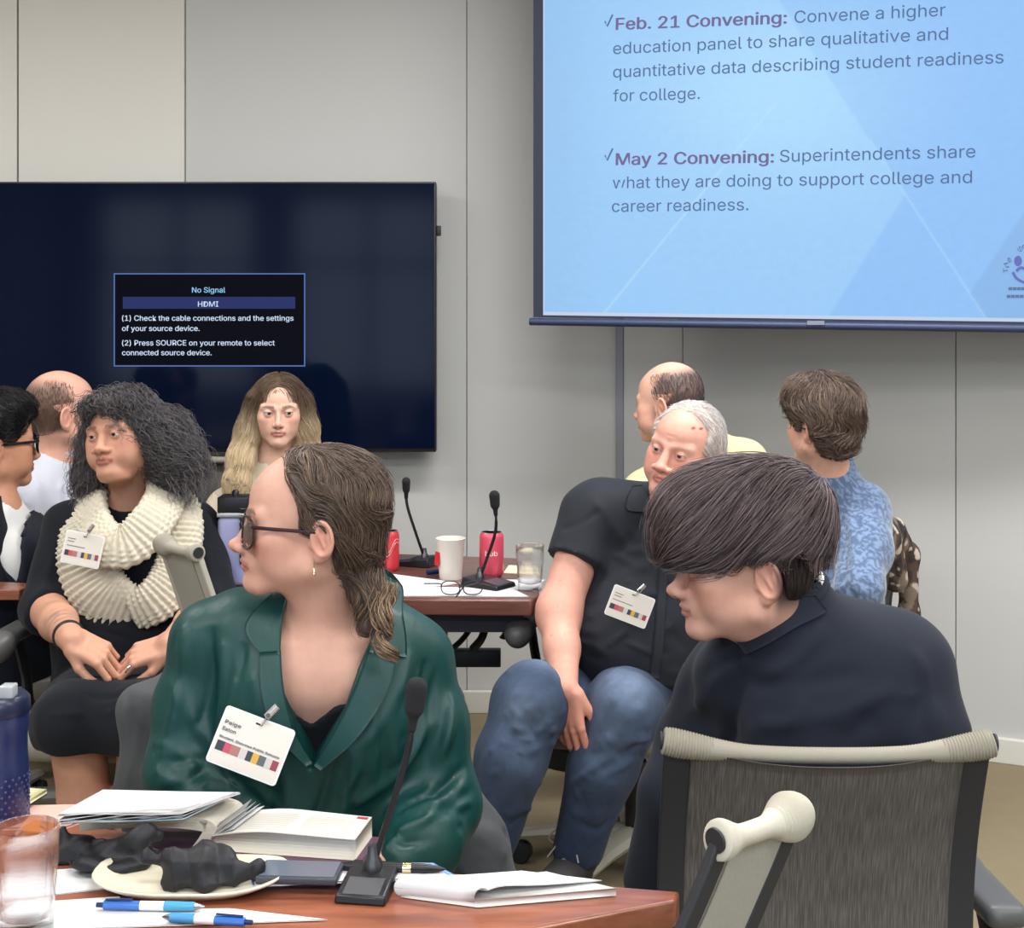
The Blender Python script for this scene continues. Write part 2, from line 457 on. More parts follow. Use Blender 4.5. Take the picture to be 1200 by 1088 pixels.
def skin_col(V,o,R,sc,p):
    q=(V-A(*o))@R/sc
    base=A(*p.get('skin',lin(205,160,140))[:3]); c=np.tile(base,(len(V),1))
    # keep head marks to the head
    x,y,z=q.T; ax=np.abs(x)
    inh=(z>-.125)&(z<.14)&(ax<.1)&(np.abs(y)<.14)
    G=lambda cx,cy,cz,rx,ry,rz:np.exp(-(((ax-cx)/rx)**2+((y-cy)/ry)**2+((z-cz)/rz)**2))*inh
    red=base*A(1.03,.70,.68)
    fl=p.get('flush',0.5)
    m=np.clip(G(.046,-.06,-.03,.022,.05,.022)+G(0,-.115,-.038,.012,.015,.012)+.8*G(.078,.03,-.01,.012,.03,.04),0,1)*fl
    c=blend(c,m,red)
    c=blend(c,np.clip(G(.028,-.09,.0,.016,.02,.009),0,1)*.35,base*A(.72,.6,.6))
    lip=p.get('lip',None); lip=A(*lip[:3]) if lip else base*A(.85,.48,.48)
    w=sstep(.0265-ax,0,.004)
    up=-.0588+.0022*np.cos(np.clip(ax/.006,0,1)*PI)*-1-.18*np.maximum(ax-.006,0)
    lo=-.0765+.35*np.maximum(ax-.010,0)
    ml=w*sstep(up-z,-.0012,.0012)*sstep(z-lo,-.0012,.0012)*(y<-.085)*inh
    c=blend(c,ml*p.get('lipm',.85),lip)
    ln=np.exp(-((z+.0650+p.get('frown',0)*.004*sstep(ax,.008,.024))/.0011)**2)*w*(y<-.085)*inh
    c=blend(c,ln*.7,lip*.35)
    # brows
    br=p.get('brow',None)
    if br is not None:
        zz=.0175+p.get('browz',0)+.10*(ax-.014)-6.0*np.maximum(ax-.034,0)**2*3
        th=.0048*p.get('browt',1)*(1-.55*sstep(ax,.03,.052))
        mb=np.exp(-((z-zz)/th)**4)*sstep(ax,.010,.015)*sstep(.054-ax,0,.006)*(y<-.05)*inh
        mb=mb*(.75+.25*np.sin(ax*3200+z*1700))
        c=blend(c,mb*p.get('browm',.85),br)
    # lash line, around each eye
    for s in(-1,1):
        e=A(s*.0315,-.0750,-.001); Q=rot3(s*6,0,-s*5); r=(q-e)@Q
        dd=(r[:,0]/.0138)**2+((r[:,2]+.0014)/(.0054*p.get('eye',1)))**2
        m=np.exp(-((dd-1.0)/.30)**2)*(r[:,1]<-.004)*inh*np.where(r[:,2]>-.0006,1,.35)
        c=blend(c,np.clip(m,0,1)*p.get('lash',.8),(.012,.008,.006))
    # nostrils
    m=np.exp(-(((ax-.0068)/.004)**2+((y+.104)/.007)**2+((z+.047)/.0035)**2))*inh
    c=blend(c,m*.8,base*.12)
    st=p.get('stub',0)
    if st:
        m=(G(.0,-.09,-.085,.045,.05,.022)+G(.045,-.02,-.06,.02,.05,.03)+.8*G(0,-.10,-.054,.02,.02,.006))
        c=blend(c,np.clip(m,0,1)*st,base*A(.45,.47,.52))
    c=c*(1+.025*sn(V,40,3)[:,None]+.015*sn(V,130,5)[:,None])
    for sx,sz,r_ in p.get('moles',()):
        m=np.exp(-(((x-sx)/r_)**2+((z-sz)/r_)**2))*(y<0)*inh
        c=blend(c,np.clip(m*1.3,0,1),base*A(.30,.18,.16))
    if 'hairmask' in p:
        mk,hc=p['hairmask'](q)
        c=blend(c,mk*inh,hc)
    return np.clip(c,0,1)
def eyes(par,o,R,sc,p):
    for s in(-1,1):
        mb=MB(); n=24; r=.0132*sc
        ir=p.get('iris',lin(60,40,28))
        V=[];Fs=[];col=[]
        gz=p.get('gaze',(0,0)); Rg=rot3(gz[0],gz[1])
        for j in range(n+1):
            th=PI*j/n
            for k in range(n):
                a=2*PI*k/n; V.append(R@(Rg@A(r*math.sin(th)*math.cos(a),-r*math.cos(th)*(1.05 if th<.5 else 1),r*math.sin(th)*math.sin(a))))
                col.append((.004,.004,.004) if th<.20 else (ir[:3] if th<.47 else (.48,.44,.42)))
        for j in range(n):
            for k in range(n): Fs.append((j*n+k,j*n+(k+1)%n,(j+1)*n+(k+1)%n,(j+1)*n+k))
        cen=A(*o)+R@(A(s*.0315,-.0752,-.001)*sc)
        mesh_obj('eye',np.array(V)+cen,Fs,mat('eye_white',(1,1,1,1),.08,attr=True),par,col=col,local=False)
def hand(S,w,d,n,th,sc=1.0,curl=(25,35,20),spread=5,k=.004,curls=None,tcurl=20,thumb_out=40):
    """w wrist, d direction wrist->knuckles, n direction the back of the hand faces, th direction of the thumb side"""
    w=A(*w); d=A(*d)/np.linalg.norm(d); n=A(*n); n=n-d*np.dot(n,d); n/=np.linalg.norm(n); t=np.cross(d,n)
    if np.dot(t,A(*th))<0: t=-t
    R=np.stack([t,d,n],1)  # x thumb side, y fingers, z back
    S.push(w,R,sc)
    S.ell((0,.008,0),(.026,.022,.018),.012)
    S.box((0,.045,0),(.038,.042,.0125),.012,.012)
    S.ell((.020,.030,-.010),(.018,.032,.014),.01); S.ell((-.022,.035,-.008),(.014,.034,.011),.01)
    L=[(.045,.026,.021),(.050,.030,.022),(.046,.028,.021),(.036,.021,.018)]
    X=[.030,.0105,-.0095,-.0285]; Y=[.088,.092,.088,.080]; Rr=[.0092,.0094,.0088,.0078]
    tips=[]
    for i in range(4):
        cu=curls[i] if curls else curl
        p=A(X[i],Y[i],.002); a=rad(cu[0]); yaw=rad((1.2-i*.8)*spread)
        S.cap((X[i]*.75,.055,.003),p,.0085,Rr[i]*1.08,.006)
        for j in range(3):
            dv=A(math.sin(yaw)*math.cos(a),math.cos(yaw)*math.cos(a),-math.sin(a))
            q=p+dv*L[i][j]; r0=Rr[i]*(1.0,.94,.86)[j]; r1=Rr[i]*(.92,.85,.74)[j]
            S.cap(p,q,r0,r1,.0025 if j else .004); p=q
            if j<2: a+=rad(cu[j+1])
        # nail
        nn=A(-0*0,math.sin(a),math.cos(a)); tips.append((S.W(p+nn*Rr[i]*.62-dv*.002),S.R@dv,S.R@nn,Rr[i]*sc))
    a=rad(thumb_out); p=A(.026,.020,-.008); dv=A(math.sin(a),math.cos(a),-.35); dv/=np.linalg.norm(dv)
    q=p+dv*.042; S.cap(p,q,.0145,.0115,.01); p=q
    a2=a-rad(tcurl); dv=A(math.sin(a2),math.cos(a2),-.30); dv/=np.linalg.norm(dv); q=p+dv*.032; S.cap(p,q,.0110,.0098,.003); p=q
    a3=a2-rad(tcurl); dv=A(math.sin(a3),math.cos(a3),-.30); dv/=np.linalg.norm(dv); q=p+dv*.024; S.cap(p,q,.0098,.0080,.003)
    S.pop()
    return tips
def strands(name,shape,roots,flow,par,steps=12,seg=.012,r=.0012,lift=.002,cols=((.02,.012,.008),(.06,.035,.02)),seed=1,curl=0.0,curlf=40,taper=.35,m=None,gap=0.0,accept=None,fly=0.0,shade=None,stop=None):
    """hair locks that follow the field flow(P,t)->dir over the surface of shape (world)"""
    rs=np.random.RandomState(seed); Pn=np.array(roots,float); n=len(Pn)
    pts=[]; off=rs.rand(n)*lift; ph=rs.rand(n)*6.28; cf=curlf*(.7+.6*rs.rand(n)); ca=curl*(.5+rs.rand(n))
    flyv=(rs.rand(n)**6)*fly
    prev=None
    for k in range(steps):
        t=k/(steps-1)
        for _ in range(2):
            d=shape.eval(Pn); g=shape.grad(Pn,.0015); Pn=Pn-g*(d-off-flyv*t)[:,None]
        dr=flow(Pn,t); dr=dr-g*np.sum(dr*g,1,keepdims=True)*.9
        dr/=np.linalg.norm(dr,axis=1,keepdims=True)+1e-9
        if prev is not None: dr=dr*.6+prev*.4
        prev=dr; side=np.cross(g,dr)
        wob=side*(ca*np.sin(cf*seg*k+ph))[:,None]+g*(ca*.6*np.cos(cf*seg*k+ph))[:,None]
        pts.append(Pn+wob); Pn=Pn+dr*(seg if stop is None else seg*(1-stop(Pn)[:,None]))
    pts=np.stack(pts,1) # n,steps,3
    K=3
    T=np.gradient(pts,axis=1); T/=np.linalg.norm(T,axis=2,keepdims=True)+1e-9
    ref=np.array([0.31,0.2,0.93]); U=np.cross(T,ref); U/=np.linalg.norm(U,axis=2,keepdims=True)+1e-9; Wv=np.cross(T,U)
    rad_=r*(.6+.8*rs.rand(n))[:,None]*(1-(1-taper)*np.linspace(0,1,steps)**1.5)[None]
    V=[]
    for k in range(K):
        a=2*PI*k/K; V.append(pts+rad_[...,None]*(math.cos(a)*U+math.sin(a)*Wv))
    V=np.stack(V,2) # n,steps,K,3
    idx=np.arange(n*steps*K).reshape(n,steps,K)
    a=idx[:,:-1]; b=idx[:,1:]
    Q=np.stack([a,np.roll(a,-1,2),np.roll(b,-1,2),b],-1).reshape(-1,4)
    tt=rs.rand(n)[:,None]
    cc=A(*cols[0][:3])*(1-tt)+A(*cols[1][:3])*tt
    if shade is not None: cc=shade(pts[:,0],cc,rs)
    if cc.ndim==2: cc=np.repeat(cc[:,None],steps,1)
    if cc.shape[1]==1: cc=np.repeat(cc,steps,1)
    col=np.repeat(cc[:,:,None],K,2).reshape(-1,3)
    return V.reshape(-1,3),Q,col
def hair_obj(name,parts,m,par):
    "join (V,Q,col) lists into one mesh"
    V=[];Q=[];Cc=[];n=0
    for v,q,c in parts: V.append(v);Q.append(q+n);Cc.append(c);n+=len(v)
    return mesh_obj(name,np.concatenate(V),np.concatenate(Q),m,par,col=np.concatenate(Cc),local=False)
def sample_surf(V,Q,n,seed=0,keep=None):
    rs=np.random.RandomState(seed)
    cen=V[Q].mean(1); ar=np.linalg.norm(np.cross(V[Q[:,2]]-V[Q[:,0]],V[Q[:,3]]-V[Q[:,1]]),axis=1)
    if keep is not None: ar=ar*keep(cen)
    i=rs.choice(len(Q),n,p=ar/ar.sum()); w=rs.dirichlet([1,1,1,1],n)
    return (V[Q[i]]*w[...,None]).sum(1)
def glasses(par,o,R,sc,w=.050,h=.042,frame=(.02,.008,.012,1),thick=.0016,rnd=2.6,tilt=0,temple=.135,hinge=None,y=-.104,z=-.006,lens_alpha=True,name='eyeglasses'):
    "rim, temples, lenses in the head frame"
    root=par
    M=lambda q:A(*o)+R@(A(*q)*sc)
    fr=MB(); hx=w/2
    for s in(-1,1):
        cx=s*(hx+.009)
        ring=[]
        for k in range(36):
            a=2*PI*k/36; ca,sa=math.cos(a),math.sin(a); e=2/rnd
            px=cx+hx*math.copysign(abs(ca)**e,ca); pz=z+h/2*math.copysign(abs(sa)**e,sa)
            ring.append(M((px,y+.018*((px/.06)**2)-.10*0*(pz),pz)))
        fr.tube(ring,thick*sc,8,closed=True)
        x1=s*(w+.010); 
        fr.tube([M((x1-.002*s,y+.016,z+h*.25)),M((x1+.006*s,y+.026,z+h*.25)),M((s*.0755,-.02,z+h*.22)),M((s*.0775,.012,z+h*.2)),M((s*.0765,.022,z+h*.1))],thick*sc*1.0,8,flat=(1,1.5))
    fr.tube([M((-.011,y+.001,z+.004)),M((0,y-.002,z+.008)),M((.011,y+.001,z+.004))],thick*sc,8)
    f=fr.build('eyeglass_frame',mat('frame%d'%int(frame[0]*1000),frame,.2,spec=.6),par,local=False)
    ln=MB()
    for s in(-1,1):
        cx=s*(hx+.009); top=[];
        for dy in(0,.0012):
            for k in range(36):
                a=2*PI*k/36; ca,sa=math.cos(a),math.sin(a); e=2/rnd
                px=cx+hx*.99*math.copysign(abs(ca)**e,ca); pz=z+h/2*.99*math.copysign(abs(sa)**e,sa)
                top.append(M((px,y+dy-.0004+.018*((px/.06)**2),pz)))
        ln.add(top,[tuple(range(36)),tuple(range(71,35,-1))]+[(i,(i+1)%36,36+(i+1)%36,36+i) for i in range(36)])
    ln.build('lens',mat('lens',(.9,.93,.97,1),.03,alpha=.16,spec=.8),f,local=False)
    return f
SKIN=lambda:mat('skin',(1,1,1,1),.48,spec=.35,attr=True,sss=.15,bump=(420,.08,.0005))
def poly2(q,pts):
    "signed distance to a polygon, q (...,2)"
    pts=[A(*p) for p in pts]; n=len(pts); d=np.full(q.shape[:-1],1e9); s=np.ones(q.shape[:-1])
    for i in range(n):
        a=pts[i]; b=pts[i-1]; e=b-a; w=q-a
        t=np.clip((w@e)/(e@e+1e-12),0,1); bb=w-t[...,None]*e; d=np.minimum(d,(bb*bb).sum(-1))
        c1=q[...,1]>=a[1]; c2=q[...,1]<b[1]; c3=e[0]*w[...,1]>e[1]*w[...,0]
        fl=(c1&c2&c3)|(~c1&~c2&~c3); s=np.where(fl,-s,s)
    return s*np.sqrt(d)
def poly(S,ax,pts,lo,hi,k=0.0,op='s'):
    "prism of a polygon in the plane of axes ax (local frame) between lo and hi along the third axis"
    th=[i for i in range(3) if i not in ax][0]
    def f(p):
        a=poly2(p[...,list(ax)],pts); b=np.maximum(lo-p[...,th],p[...,th]-hi); return np.maximum(a,b)
    mn=[0,0,0];mx=[0,0,0]; P_=np.array(pts)
    for j,i in enumerate(ax): mn[i]=P_[:,j].min(); mx[i]=P_[:,j].max()
    mn[th]=lo; mx[th]=hi
    S._add(f,mn,mx,k,op)
class Person:
    def __init__(s,label,o,yaw,pitch,roll,sc,prm,base=None):
        s.o=A(*o); s.R=rot3(yaw,pitch,roll); s.sc=sc; s.p=prm
        b=A(s.o[0],s.o[1],0) if base is None else A(*base)
        s.root=thing('person',label,'person',tuple(b))
        s.S=Shape(); head(s.S,s.o,s.R,sc,prm)
    def hw(s,q): return s.o+s.R@(A(*q)*s.sc)
    def neck(s,base,r0=.055,r1=.062,k=.03):
        s.S.cap(s.hw((0,.028,-.055)),base,r0,r1,k)
    def build(s,vox=.008,hv=.002,fine=(),smooth=1,post=None):
        r=.15*s.sc; c=s.hw((0,0,0)); lo=s.hw((0,0,0)); cs=np.array([s.hw((x,y,z)) for x in(-.095,.095) for y in(-.125,.11) for z in(-.12,.125)])
        fb=[(cs.min(0),cs.max(0),hv)]+list(fine)
        V,Q=s.S.mesh(vox,fb,smooth=smooth)
        col=skin_col(V,s.o,s.R,s.sc,s.p)
        if post: V,col=post(V,Q,col)
        s.body=mesh_obj('body',V,Q,SKIN(),s.root,col=col,local=False)
        s.V=V;s.Q=Q
        eyes(s.root,s.o,s.R,s.sc,s.p)
        return s
    def hshape(s): return Shape(s.o,s.R,s.sc)
def garment(name,S,m,par,vox=.006,wr=(0.004,7,1),segs=(),lo=None,hi=None,fine=(),stretch=(1,1,.45),extra=None,smooth=2,col=None):
    V,Q=S.mesh(vox,fine,lo=lo,hi=hi,smooth=smooth)
    N=vnormals(V,Q)
    if wr:
        n1=sn(V+.02*np.stack([sn(V,5,wr[2]+9),sn(V,5,wr[2]+19),sn(V,5,wr[2]+29)],1),wr[1],wr[2],6,stretch)
        V=V+N*(wr[0]*(np.sign(n1)*np.abs(n1)**1.0))[:,None]
    if len(segs):
        segs=[list(g) for g in segs]; cam=A(0,0,CH)
        for j in(0,1):
            T=np.array([g[j] for g in segs]); d=T-cam; L=np.linalg.norm(d,axis=1,keepdims=True)
            H=surf(S,np.tile(cam,(len(T),1)),d,start=float(L.min()*.6)); hd=np.linalg.norm(H-cam,axis=1,keepdims=True)
            hd=np.clip(hd,L-.22,L+.12); H=cam+d/L*hd
            for g,hh in zip(segs,H): g[j]=hh
        V=folds(V,N,segs)
    if extra: V=extra(V,N)
    cc=None
    if col is not None: cc=col(V)
    return mesh_obj(name,V,Q,m,par,col=cc,local=False),V,Q
def rfolds(seed,c,dirn,n,L,w,h,spread=.05,fan=.6,push=(0,0,0)):
    "a bunch of random fold lines about c running along dirn"
    r=np.random.RandomState(seed); d=A(*dirn)/np.linalg.norm(dirn); out=[]
    for i in range(n):
        o=A(*c)+r.normal(size=3)*spread; dd=d+r.normal(size=3)*fan*.5; dd/=np.linalg.norm(dd); l=L*(.5+r.rand())
        out.append((o-dd*l/2,o+dd*l/2,w*(.6+.8*r.rand()),h*(.5+r.rand())*(1 if r.rand()<.6 else -1),tuple(r.normal(size=3)*l*.12)))
    return out
def panel_on(shape,edgeA,edgeB,off,thick,name,m,par,nu=24,nv=10,dr=(0,1,0),back=.4,lift=None):
    """cloth panel between two curves (lists of world points), laid on the shape along dr"""
    ea=np.array(spline(edgeA,6)); eb=np.array(spline(edgeB,6))
    def rs(c,n):
        l=np.r_[0,np.cumsum(np.linalg.norm(np.diff(c,axis=0),axis=1))]; t=np.linspace(0,l[-1],n)
        return np.stack([np.interp(t,l,c[:,i]) for i in range(3)],1)
    ea=rs(ea,nu); eb=rs(eb,nu); v=np.linspace(0,1,nv)[None,:,None]
    Pn=ea[:,None]*(1-v)+eb[:,None]*v
    d=A(*dr)/np.linalg.norm(dr)
    H=surf(shape,Pn.reshape(-1,3)-d*back,np.tile(d,(nu*nv,1)))
    # guard against misses
    base=Pn.reshape(-1,3); dd=((H-base)@d); md=np.median(dd); dd=np.clip(dd,md-.12,md+.12); H=base+dd[:,None]*d
    G=H.reshape(nu,nv,3)
    for _ in range(3):
        G[1:-1]=.5*G[1:-1]+.25*(G[2:]+G[:-2])
        G[:,1:-1]=.5*G[:,1:-1]+.25*(G[:,2:]+G[:,:-2])
    o_=off if lift is None else off+lift(np.linspace(0,1,nu)[:,None],np.linspace(0,1,nv)[None,:])[...,None]
    G=G-d*o_
    N=np.broadcast_to(-d,G.shape)
    V,Fq=grid_panel(G,thick,N)
    return mesh_obj(name,V,Fq,m,par,local=False)
def ecap_chain(S,pts,rs,side,k=.03):
    for i in range(len(pts)-1): S.ecap(pts[i],pts[i+1],rs[i],rs[i+1],side,k)
def cloth(name,c,rough=.85,sheen=.06,b=(900,.15,.0005),attr=False,spec=.2): return mat(name,c,rough,spec=spec,sheen=sheen,bump=b,attr=attr)
HAIR=lambda:mat('hair',(1,1,1,1),.42,spec=.45,attr=True)
# ============================================================ woman in the green blouse
def person_a():
    pr=dict(skin=lin(200,155,136),brow=lin(84,58,46),browm=.95,iris=lin(70,50,38),jaw=.93,chin=.9,nose=1.0,nosew=.88,lips=.72,lip=lin(176,112,104),frown=.8,flush=.55,browz=.002,ear=1.0,gaze=(0,0))
    D=2.05
    p=Person('woman in a glossy dark green blouse and dark eyeglasses, brown hair tied low',P(360,614,D),-82,-3,0,.955,pr,base=(-.30,2.12,0))
    S=p.S
    nb=P(388,742,2.12)
    p.neck(nb,.050,.056,.03)
    n0=len(S.ops)+1
    S.cap(p.hw((.010,.0,-.075)),P(372,752,2.06),.026,.020,.03)
    sl,sr=P(496,768,2.14),P(238,752,2.10)
    el,er=P(522,930,2.10),P(213,905,2.06)
    wl,wr=P(450,1010,1.97),P(310,1005,1.97)
    ch=P(372,800,2.14); bl=P(372,950,2.15); pv=P(375,1075,2.22)
    side=sl-sr
    S.ecap(ch,bl,(.150,.098),(.125,.085),side,.03)
    S.cap(P(300,752,2.10),P(440,760,2.12),.052,.052,.05)
    S.ell(P(372,790,2.085),(.13,.075,.07),.04)
    S.cap(nb+A(-.02,0,.03),sr+A(.03,0,0),.036,.045,.04); S.cap(nb+A(.01,.01,.03),sl+A(-.03,0,0),.036,.045,.04)
    n1=len(S.ops)
    # collar bones and the hollow between them
    S.cap(P(350,762,2.045),P(290,748,2.05),.007,.007,.018); S.cap(P(384,764,2.045),P(450,752,2.06),.007,.007,.018)
    for s_,e_,w_ in((sl,el,wl),(sr,er,wr)):
        S.cap(s_,e_,.045,.036,.03); S.cap(e_,w_,.036,.026,.02)
    S.ecap(bl,pv,(.125,.09),(.165,.11),side,.04)
    hp=[pv+side/np.linalg.norm(side)*x for x in(-.09,.09)]
    kn=[A(-.42,1.68,.50),A(-.16,1.68,.50)]; an=[A(-.42,1.78,.10),A(-.16,1.80,.10)]
    for h,k_,a in zip(hp,kn,an): S.cap(h,k_,.075,.055,.03); S.cap(k_,a,.05,.036,.02)
    hand(S,wr,(.6,-.35,-.05),(0,.2,1),(0,-1,0)); hand(S,wl,(-.75,-.3,-.05),(0,.2,1),(0,-1,0))
    p.build(.009,.0019,fine=[((-.45,1.7,.95),(-.1,2.2,1.08),.006)])
    # blouse
    G=Shape(); sd=side/np.linalg.norm(side)
    G.ecap(P(372,795,2.14),P(375,900,2.13),(.165,.118),(.165,.112),side)
    G.ecap(P(375,900,2.13),P(378,1080,2.19),(.165,.112),(.185,.13),side,.05)
    G.cap(P(248,750,2.11),P(300,744,2.10),.045,.055,.04); G.cap(P(485,766,2.14),P(440,752,2.12),.045,.055,.04)
    G.cap(P(392,730,2.13),P(250,742,2.11),.048,.042,.04); G.cap(P(392,730,2.13),P(475,756,2.13),.048,.044,.04)
    G.ell(P(322,838,2.055),(.085,.075,.085),.06); G.ell(P(425,845,2.065),(.085,.075,.085),.06)
    G.over(S,n0,n1,.009)
    # full sleeves
    G.chain([sr+A(.004,0,-.004),P(226,830,2.09),er+A(.002,0,.0),P(262,975,2.02),wr+A(-.02,0,0)],[.050,.054,.055,.054,.036],.03)
    G.chain([sl+A(-.004,0,-.004),P(508,850,2.12),el+A(-.004,0,-.02),P(492,985,2.03),wl+A(.02,0,0)],[.048,.050,.056,.058,.036],.03)
    # open neck, cut as a V
    y0,y1=1.85,2.115
    q=lambda x,y,Y=2.04:(P(x,y,Y)[0],P(x,y,Y)[2])
    poly(G,(0,2),[q(336,640),q(326,700),q(330,760),q(343,825),q(368,893),q(408,822),q(432,752),q(440,700),q(436,640)],y0,y1,.004,'s')
    G.cap(nb+A(0,.0,-.05),nb+A(-.005,0,.12),.0625,.060,.004,'s')
    G.ecap(P(372,797,2.145),P(372,900,2.145),(.152,.100),(.130,.09),side,.002,'s')
    seg=[]
    X=lambda a,b,w,h,*r:seg.append((P(*a),P(*b),w,h)+r)
    f=2.0
    for a,b,w,h in [((215,740,2.0),(190,880,1.96),.012,.006),((248,742,2.02),(236,850,1.98),.010,-.007),((262,760,2.02),(258,880,1.98),.012,.007),((285,760,2.0),(270,870,1.96),.010,-.006),
        ((200,800,1.98),(280,930,1.92),.014,.006),((240,900,1.93),(190,930,1.92),.010,-.008),((230,930,1.9),(300,950,1.86),.011,.008),((265,880,1.93),(340,960,1.95),.014,.007),
        ((300,800,1.98),(345,960,2.0),.016,.006),((320,770,2.0),(365,900,2.0),.012,-.005),((480,770,2.06),(430,870,2.0),.012,.006),((500,780,2.06),(470,900,2.02),.010,-.007),((505,850,2.06),(420,940,2.0),.013,.007),
        ((530,820,2.07),(500,930,2.05),.011,.007),((545,900,2.05),(470,950,1.98),.010,-.008),((548,940,2.05),(470,975,1.96),.010,.008),((540,970,2.03),(470,990,1.95),.008,-.007),((420,880,2.0),(380,1000,2.02),.014,.006),((450,860,2.02),(440,980,2.0),.012,-.006),((390,890,2.0),(350,1000,2.0),.012,-.006),((400,870,2.0),(460,1000,2.0),.012,.005)]:
        seg.append((P(*a),P(*b),w,h,(.006,0,-.004)))
    seg=[(a_,b_,w_*.8,h_*1.5,c_) for a_,b_,w_,h_,c_ in seg]
    for k_,(a_,b_) in enumerate((((205,745),(180,880)),((222,740),(205,870)),((240,745),(222,880)),((275,800),(262,930)),((300,880),(330,1000)),((335,900),(352,1000)),((405,905),(420,1000)),((440,830),(400,930)),((470,820),(430,960)),((490,790),(475,950)),((512,790),(500,900)),((528,830),(520,930)),((535,900),(480,930)),((545,920),(500,960)),((545,950),(470,960)),((500,960),(450,1000)),((190,900),(250,890)),((200,920),(290,925)),((230,870),(290,960)),((180,870),(230,900)))):
        seg.append((P(*a_,2.0),P(*b_,2.0),.0055+.002*(k_%3),.0050*(1 if k_%2 else -1),(.008*((k_*7)%5-2)/2,0,.004)))
    seg+=rfolds(3,P(372,920,2.03),(.1,0,1),10,.14,.009,.004,.07)
    seg+=rfolds(5,er+A(0,-.05,0),(1,0,.2),9,.09,.007,.004,.03); seg+=rfolds(6,el+A(0,-.05,0),(1,0,.1),9,.09,.007,.004,.03)
    satin=mat('green_satin',lin(11,58,55),.46,spec=.42,sheen=.0,bump=[('noise',(70,70,16),.25,.004),('noise',(900,900,900),.10,.0004)],noise=(5,.12))
    garment('blouse',G,satin,p.root,.0042,(.0035,5,11),seg,fine=[((-.5,1.8,.9),(-.05,2.15,1.1),.0035)],stretch=(1,1,.4))
    # collar and lapels
    Gl=Shape(); Gl.ops=[o for o in G.ops if o[4]=='u']
    c=lambda x,y,Y=2.0:P(x,y,Y)
    L1=[c(337,692),c(326,706),c(328,745),c(333,785)]; L2=[c(325,697),c(303,712),c(284,742),c(282,748)]
    panel_on(Gl,[c(336,694),c(328,712),c(326,740),c(328,768)],[c(318,700),c(292,722),c(282,743),c(303,766)],.006,.003,'collar',satin,p.root)
    panel_on(Gl,[c(328,764),c(334,800),c(346,845),c(368,890)],[c(304,765),c(308,800),c(325,848),c(362,893)],.005,.003,'lapel',satin,p.root,lift=lambda u,v:.006*v+.0*u)
    panel_on(Gl,[c(430,692),c(437,715),c(434,745),c(431,768)],[c(445,700),c(462,722),c(472,755),c(474,779)],.006,.003,'collar',satin,p.root)
    panel_on(Gl,[c(431,765),c(418,800),c(398,845),c(370,893)],[c(462,778),c(452,815),c(420,860),c(378,898)],.005,.003,'lapel',satin,p.root,lift=lambda u,v:.006*v+0*u)
    # camisole
    K=Shape(); K.ops=[o for o in S.ops if o[4]=='u'][-40:]
    K=Shape(); K.ecap(ch,bl,(.1565,.1045),(.1315,.0915),side); K.ell(P(372,790,2.085),(.136,.0815,.076),.04)
    poly(K,(0,2),[q(200,400),q(200,812),q(340,826),q(366,848),q(396,822),q(540,812),q(540,400)],1.5,2.6,.003,'s')
    V,Q=K.mesh(.005); mesh_obj('camisole',V,Q,cloth('black_jersey',lin(24,26,32),.9),p.root,local=False)
    # trousers
    T=Shape(); T.ecap(bl+A(0,0,-.05),pv,(.16,.11),(.18,.125),side)
    for h,k_,a in zip(hp,kn,an): T.cap(h,k_,.085,.066,.03); T.cap(k_,a,.064,.05,.02)
    garment('trousers',T,cloth('charcoal_cloth',lin(40,42,46)),p.root,.014,(.004,8,3))
    sh=MB()
    for a in an:
        sh.lathe((a[0],a[1]-.05,.0),[(.001,0),(.045,.002),(.048,.03),(.040,.07),(.001,.085)],16,sy=2.2)
    sh.build('shoe',mat('black_leather',lin(22,22,24),.4),p.root,local=False)
    # hair
    H=p.hshape()
    H.ell((0,.016,.036),(.0825,.101,.0875)); H.ell((0,.058,.006),(.074,.060,.080),.03); H.ell((0,.052,.052),(.068,.062,.060),.03)
    H.ell((0,.066,-.038),(.050,.040,.042),.03)
    Ps=[(0.010,.084,-.060),(.020,.094,-.088),(.034,.102,-.112),(.050,.104,-.135),(.058,.098,-.150)]
    H.chain(Ps,[.034,.025,.020,.016,.012],.015)
    poly(H,(1,2),[(-.22,.30),(-.052,.118),(-.040,.098),(-.030,.070),(-.012,.040),(-.010,.020),(-.008,-.002),(.006,-.006),(.018,.008),(.034,.006),(.044,-.010),(.046,-.040),(.052,-.080),(.045,-.20),(-.22,-.20)],-.12,.12,.008,'s')
    V,Q=H.mesh(.003,smooth=2)
    N=vnormals(V,Q); q3=(V-p.o)@p.R
    V=V+N*(.0025*np.sin(q3[:,2]*130+q3[:,1]*70+3*sn(V,8,4)))[:,None]
    base=np.tile(A(*lin(70,56,48)[:3]),(len(V),1))*(1+.25*sn(V,25,8))[:,None]
    def flow(Pw,t):
        q=(Pw-p.o)@p.R
        tail=q[:,2]<-.055
        d=np.stack([0*q[:,0]-.0,(.10-q[:,1])*3+.25,(-.055-q[:,2])*4-.3],1)
        d[:,1]+=.45*np.sin(q[:,2]*95+q[:,1]*40+q[:,0]*30)
        d[:,2]+=.60*np.sin(q[:,1]*80+q[:,0]*50+2.2*np.sin(q[:,2]*35)+1.0)
        dt=np.tile(A(.25,.05,-1.0),(len(q),1)); dt[:,0]+=.9*np.sin(q[:,2]*75); dt[:,1]+=.6*np.cos(q[:,2]*80)
        d=np.where(tail[:,None],dt,d)
        return d@p.R.T
    rt=sample_surf(V,Q,7000,2,keep=lambda c:((c-p.o)@p.R)[:,2]>-.10*p.sc)
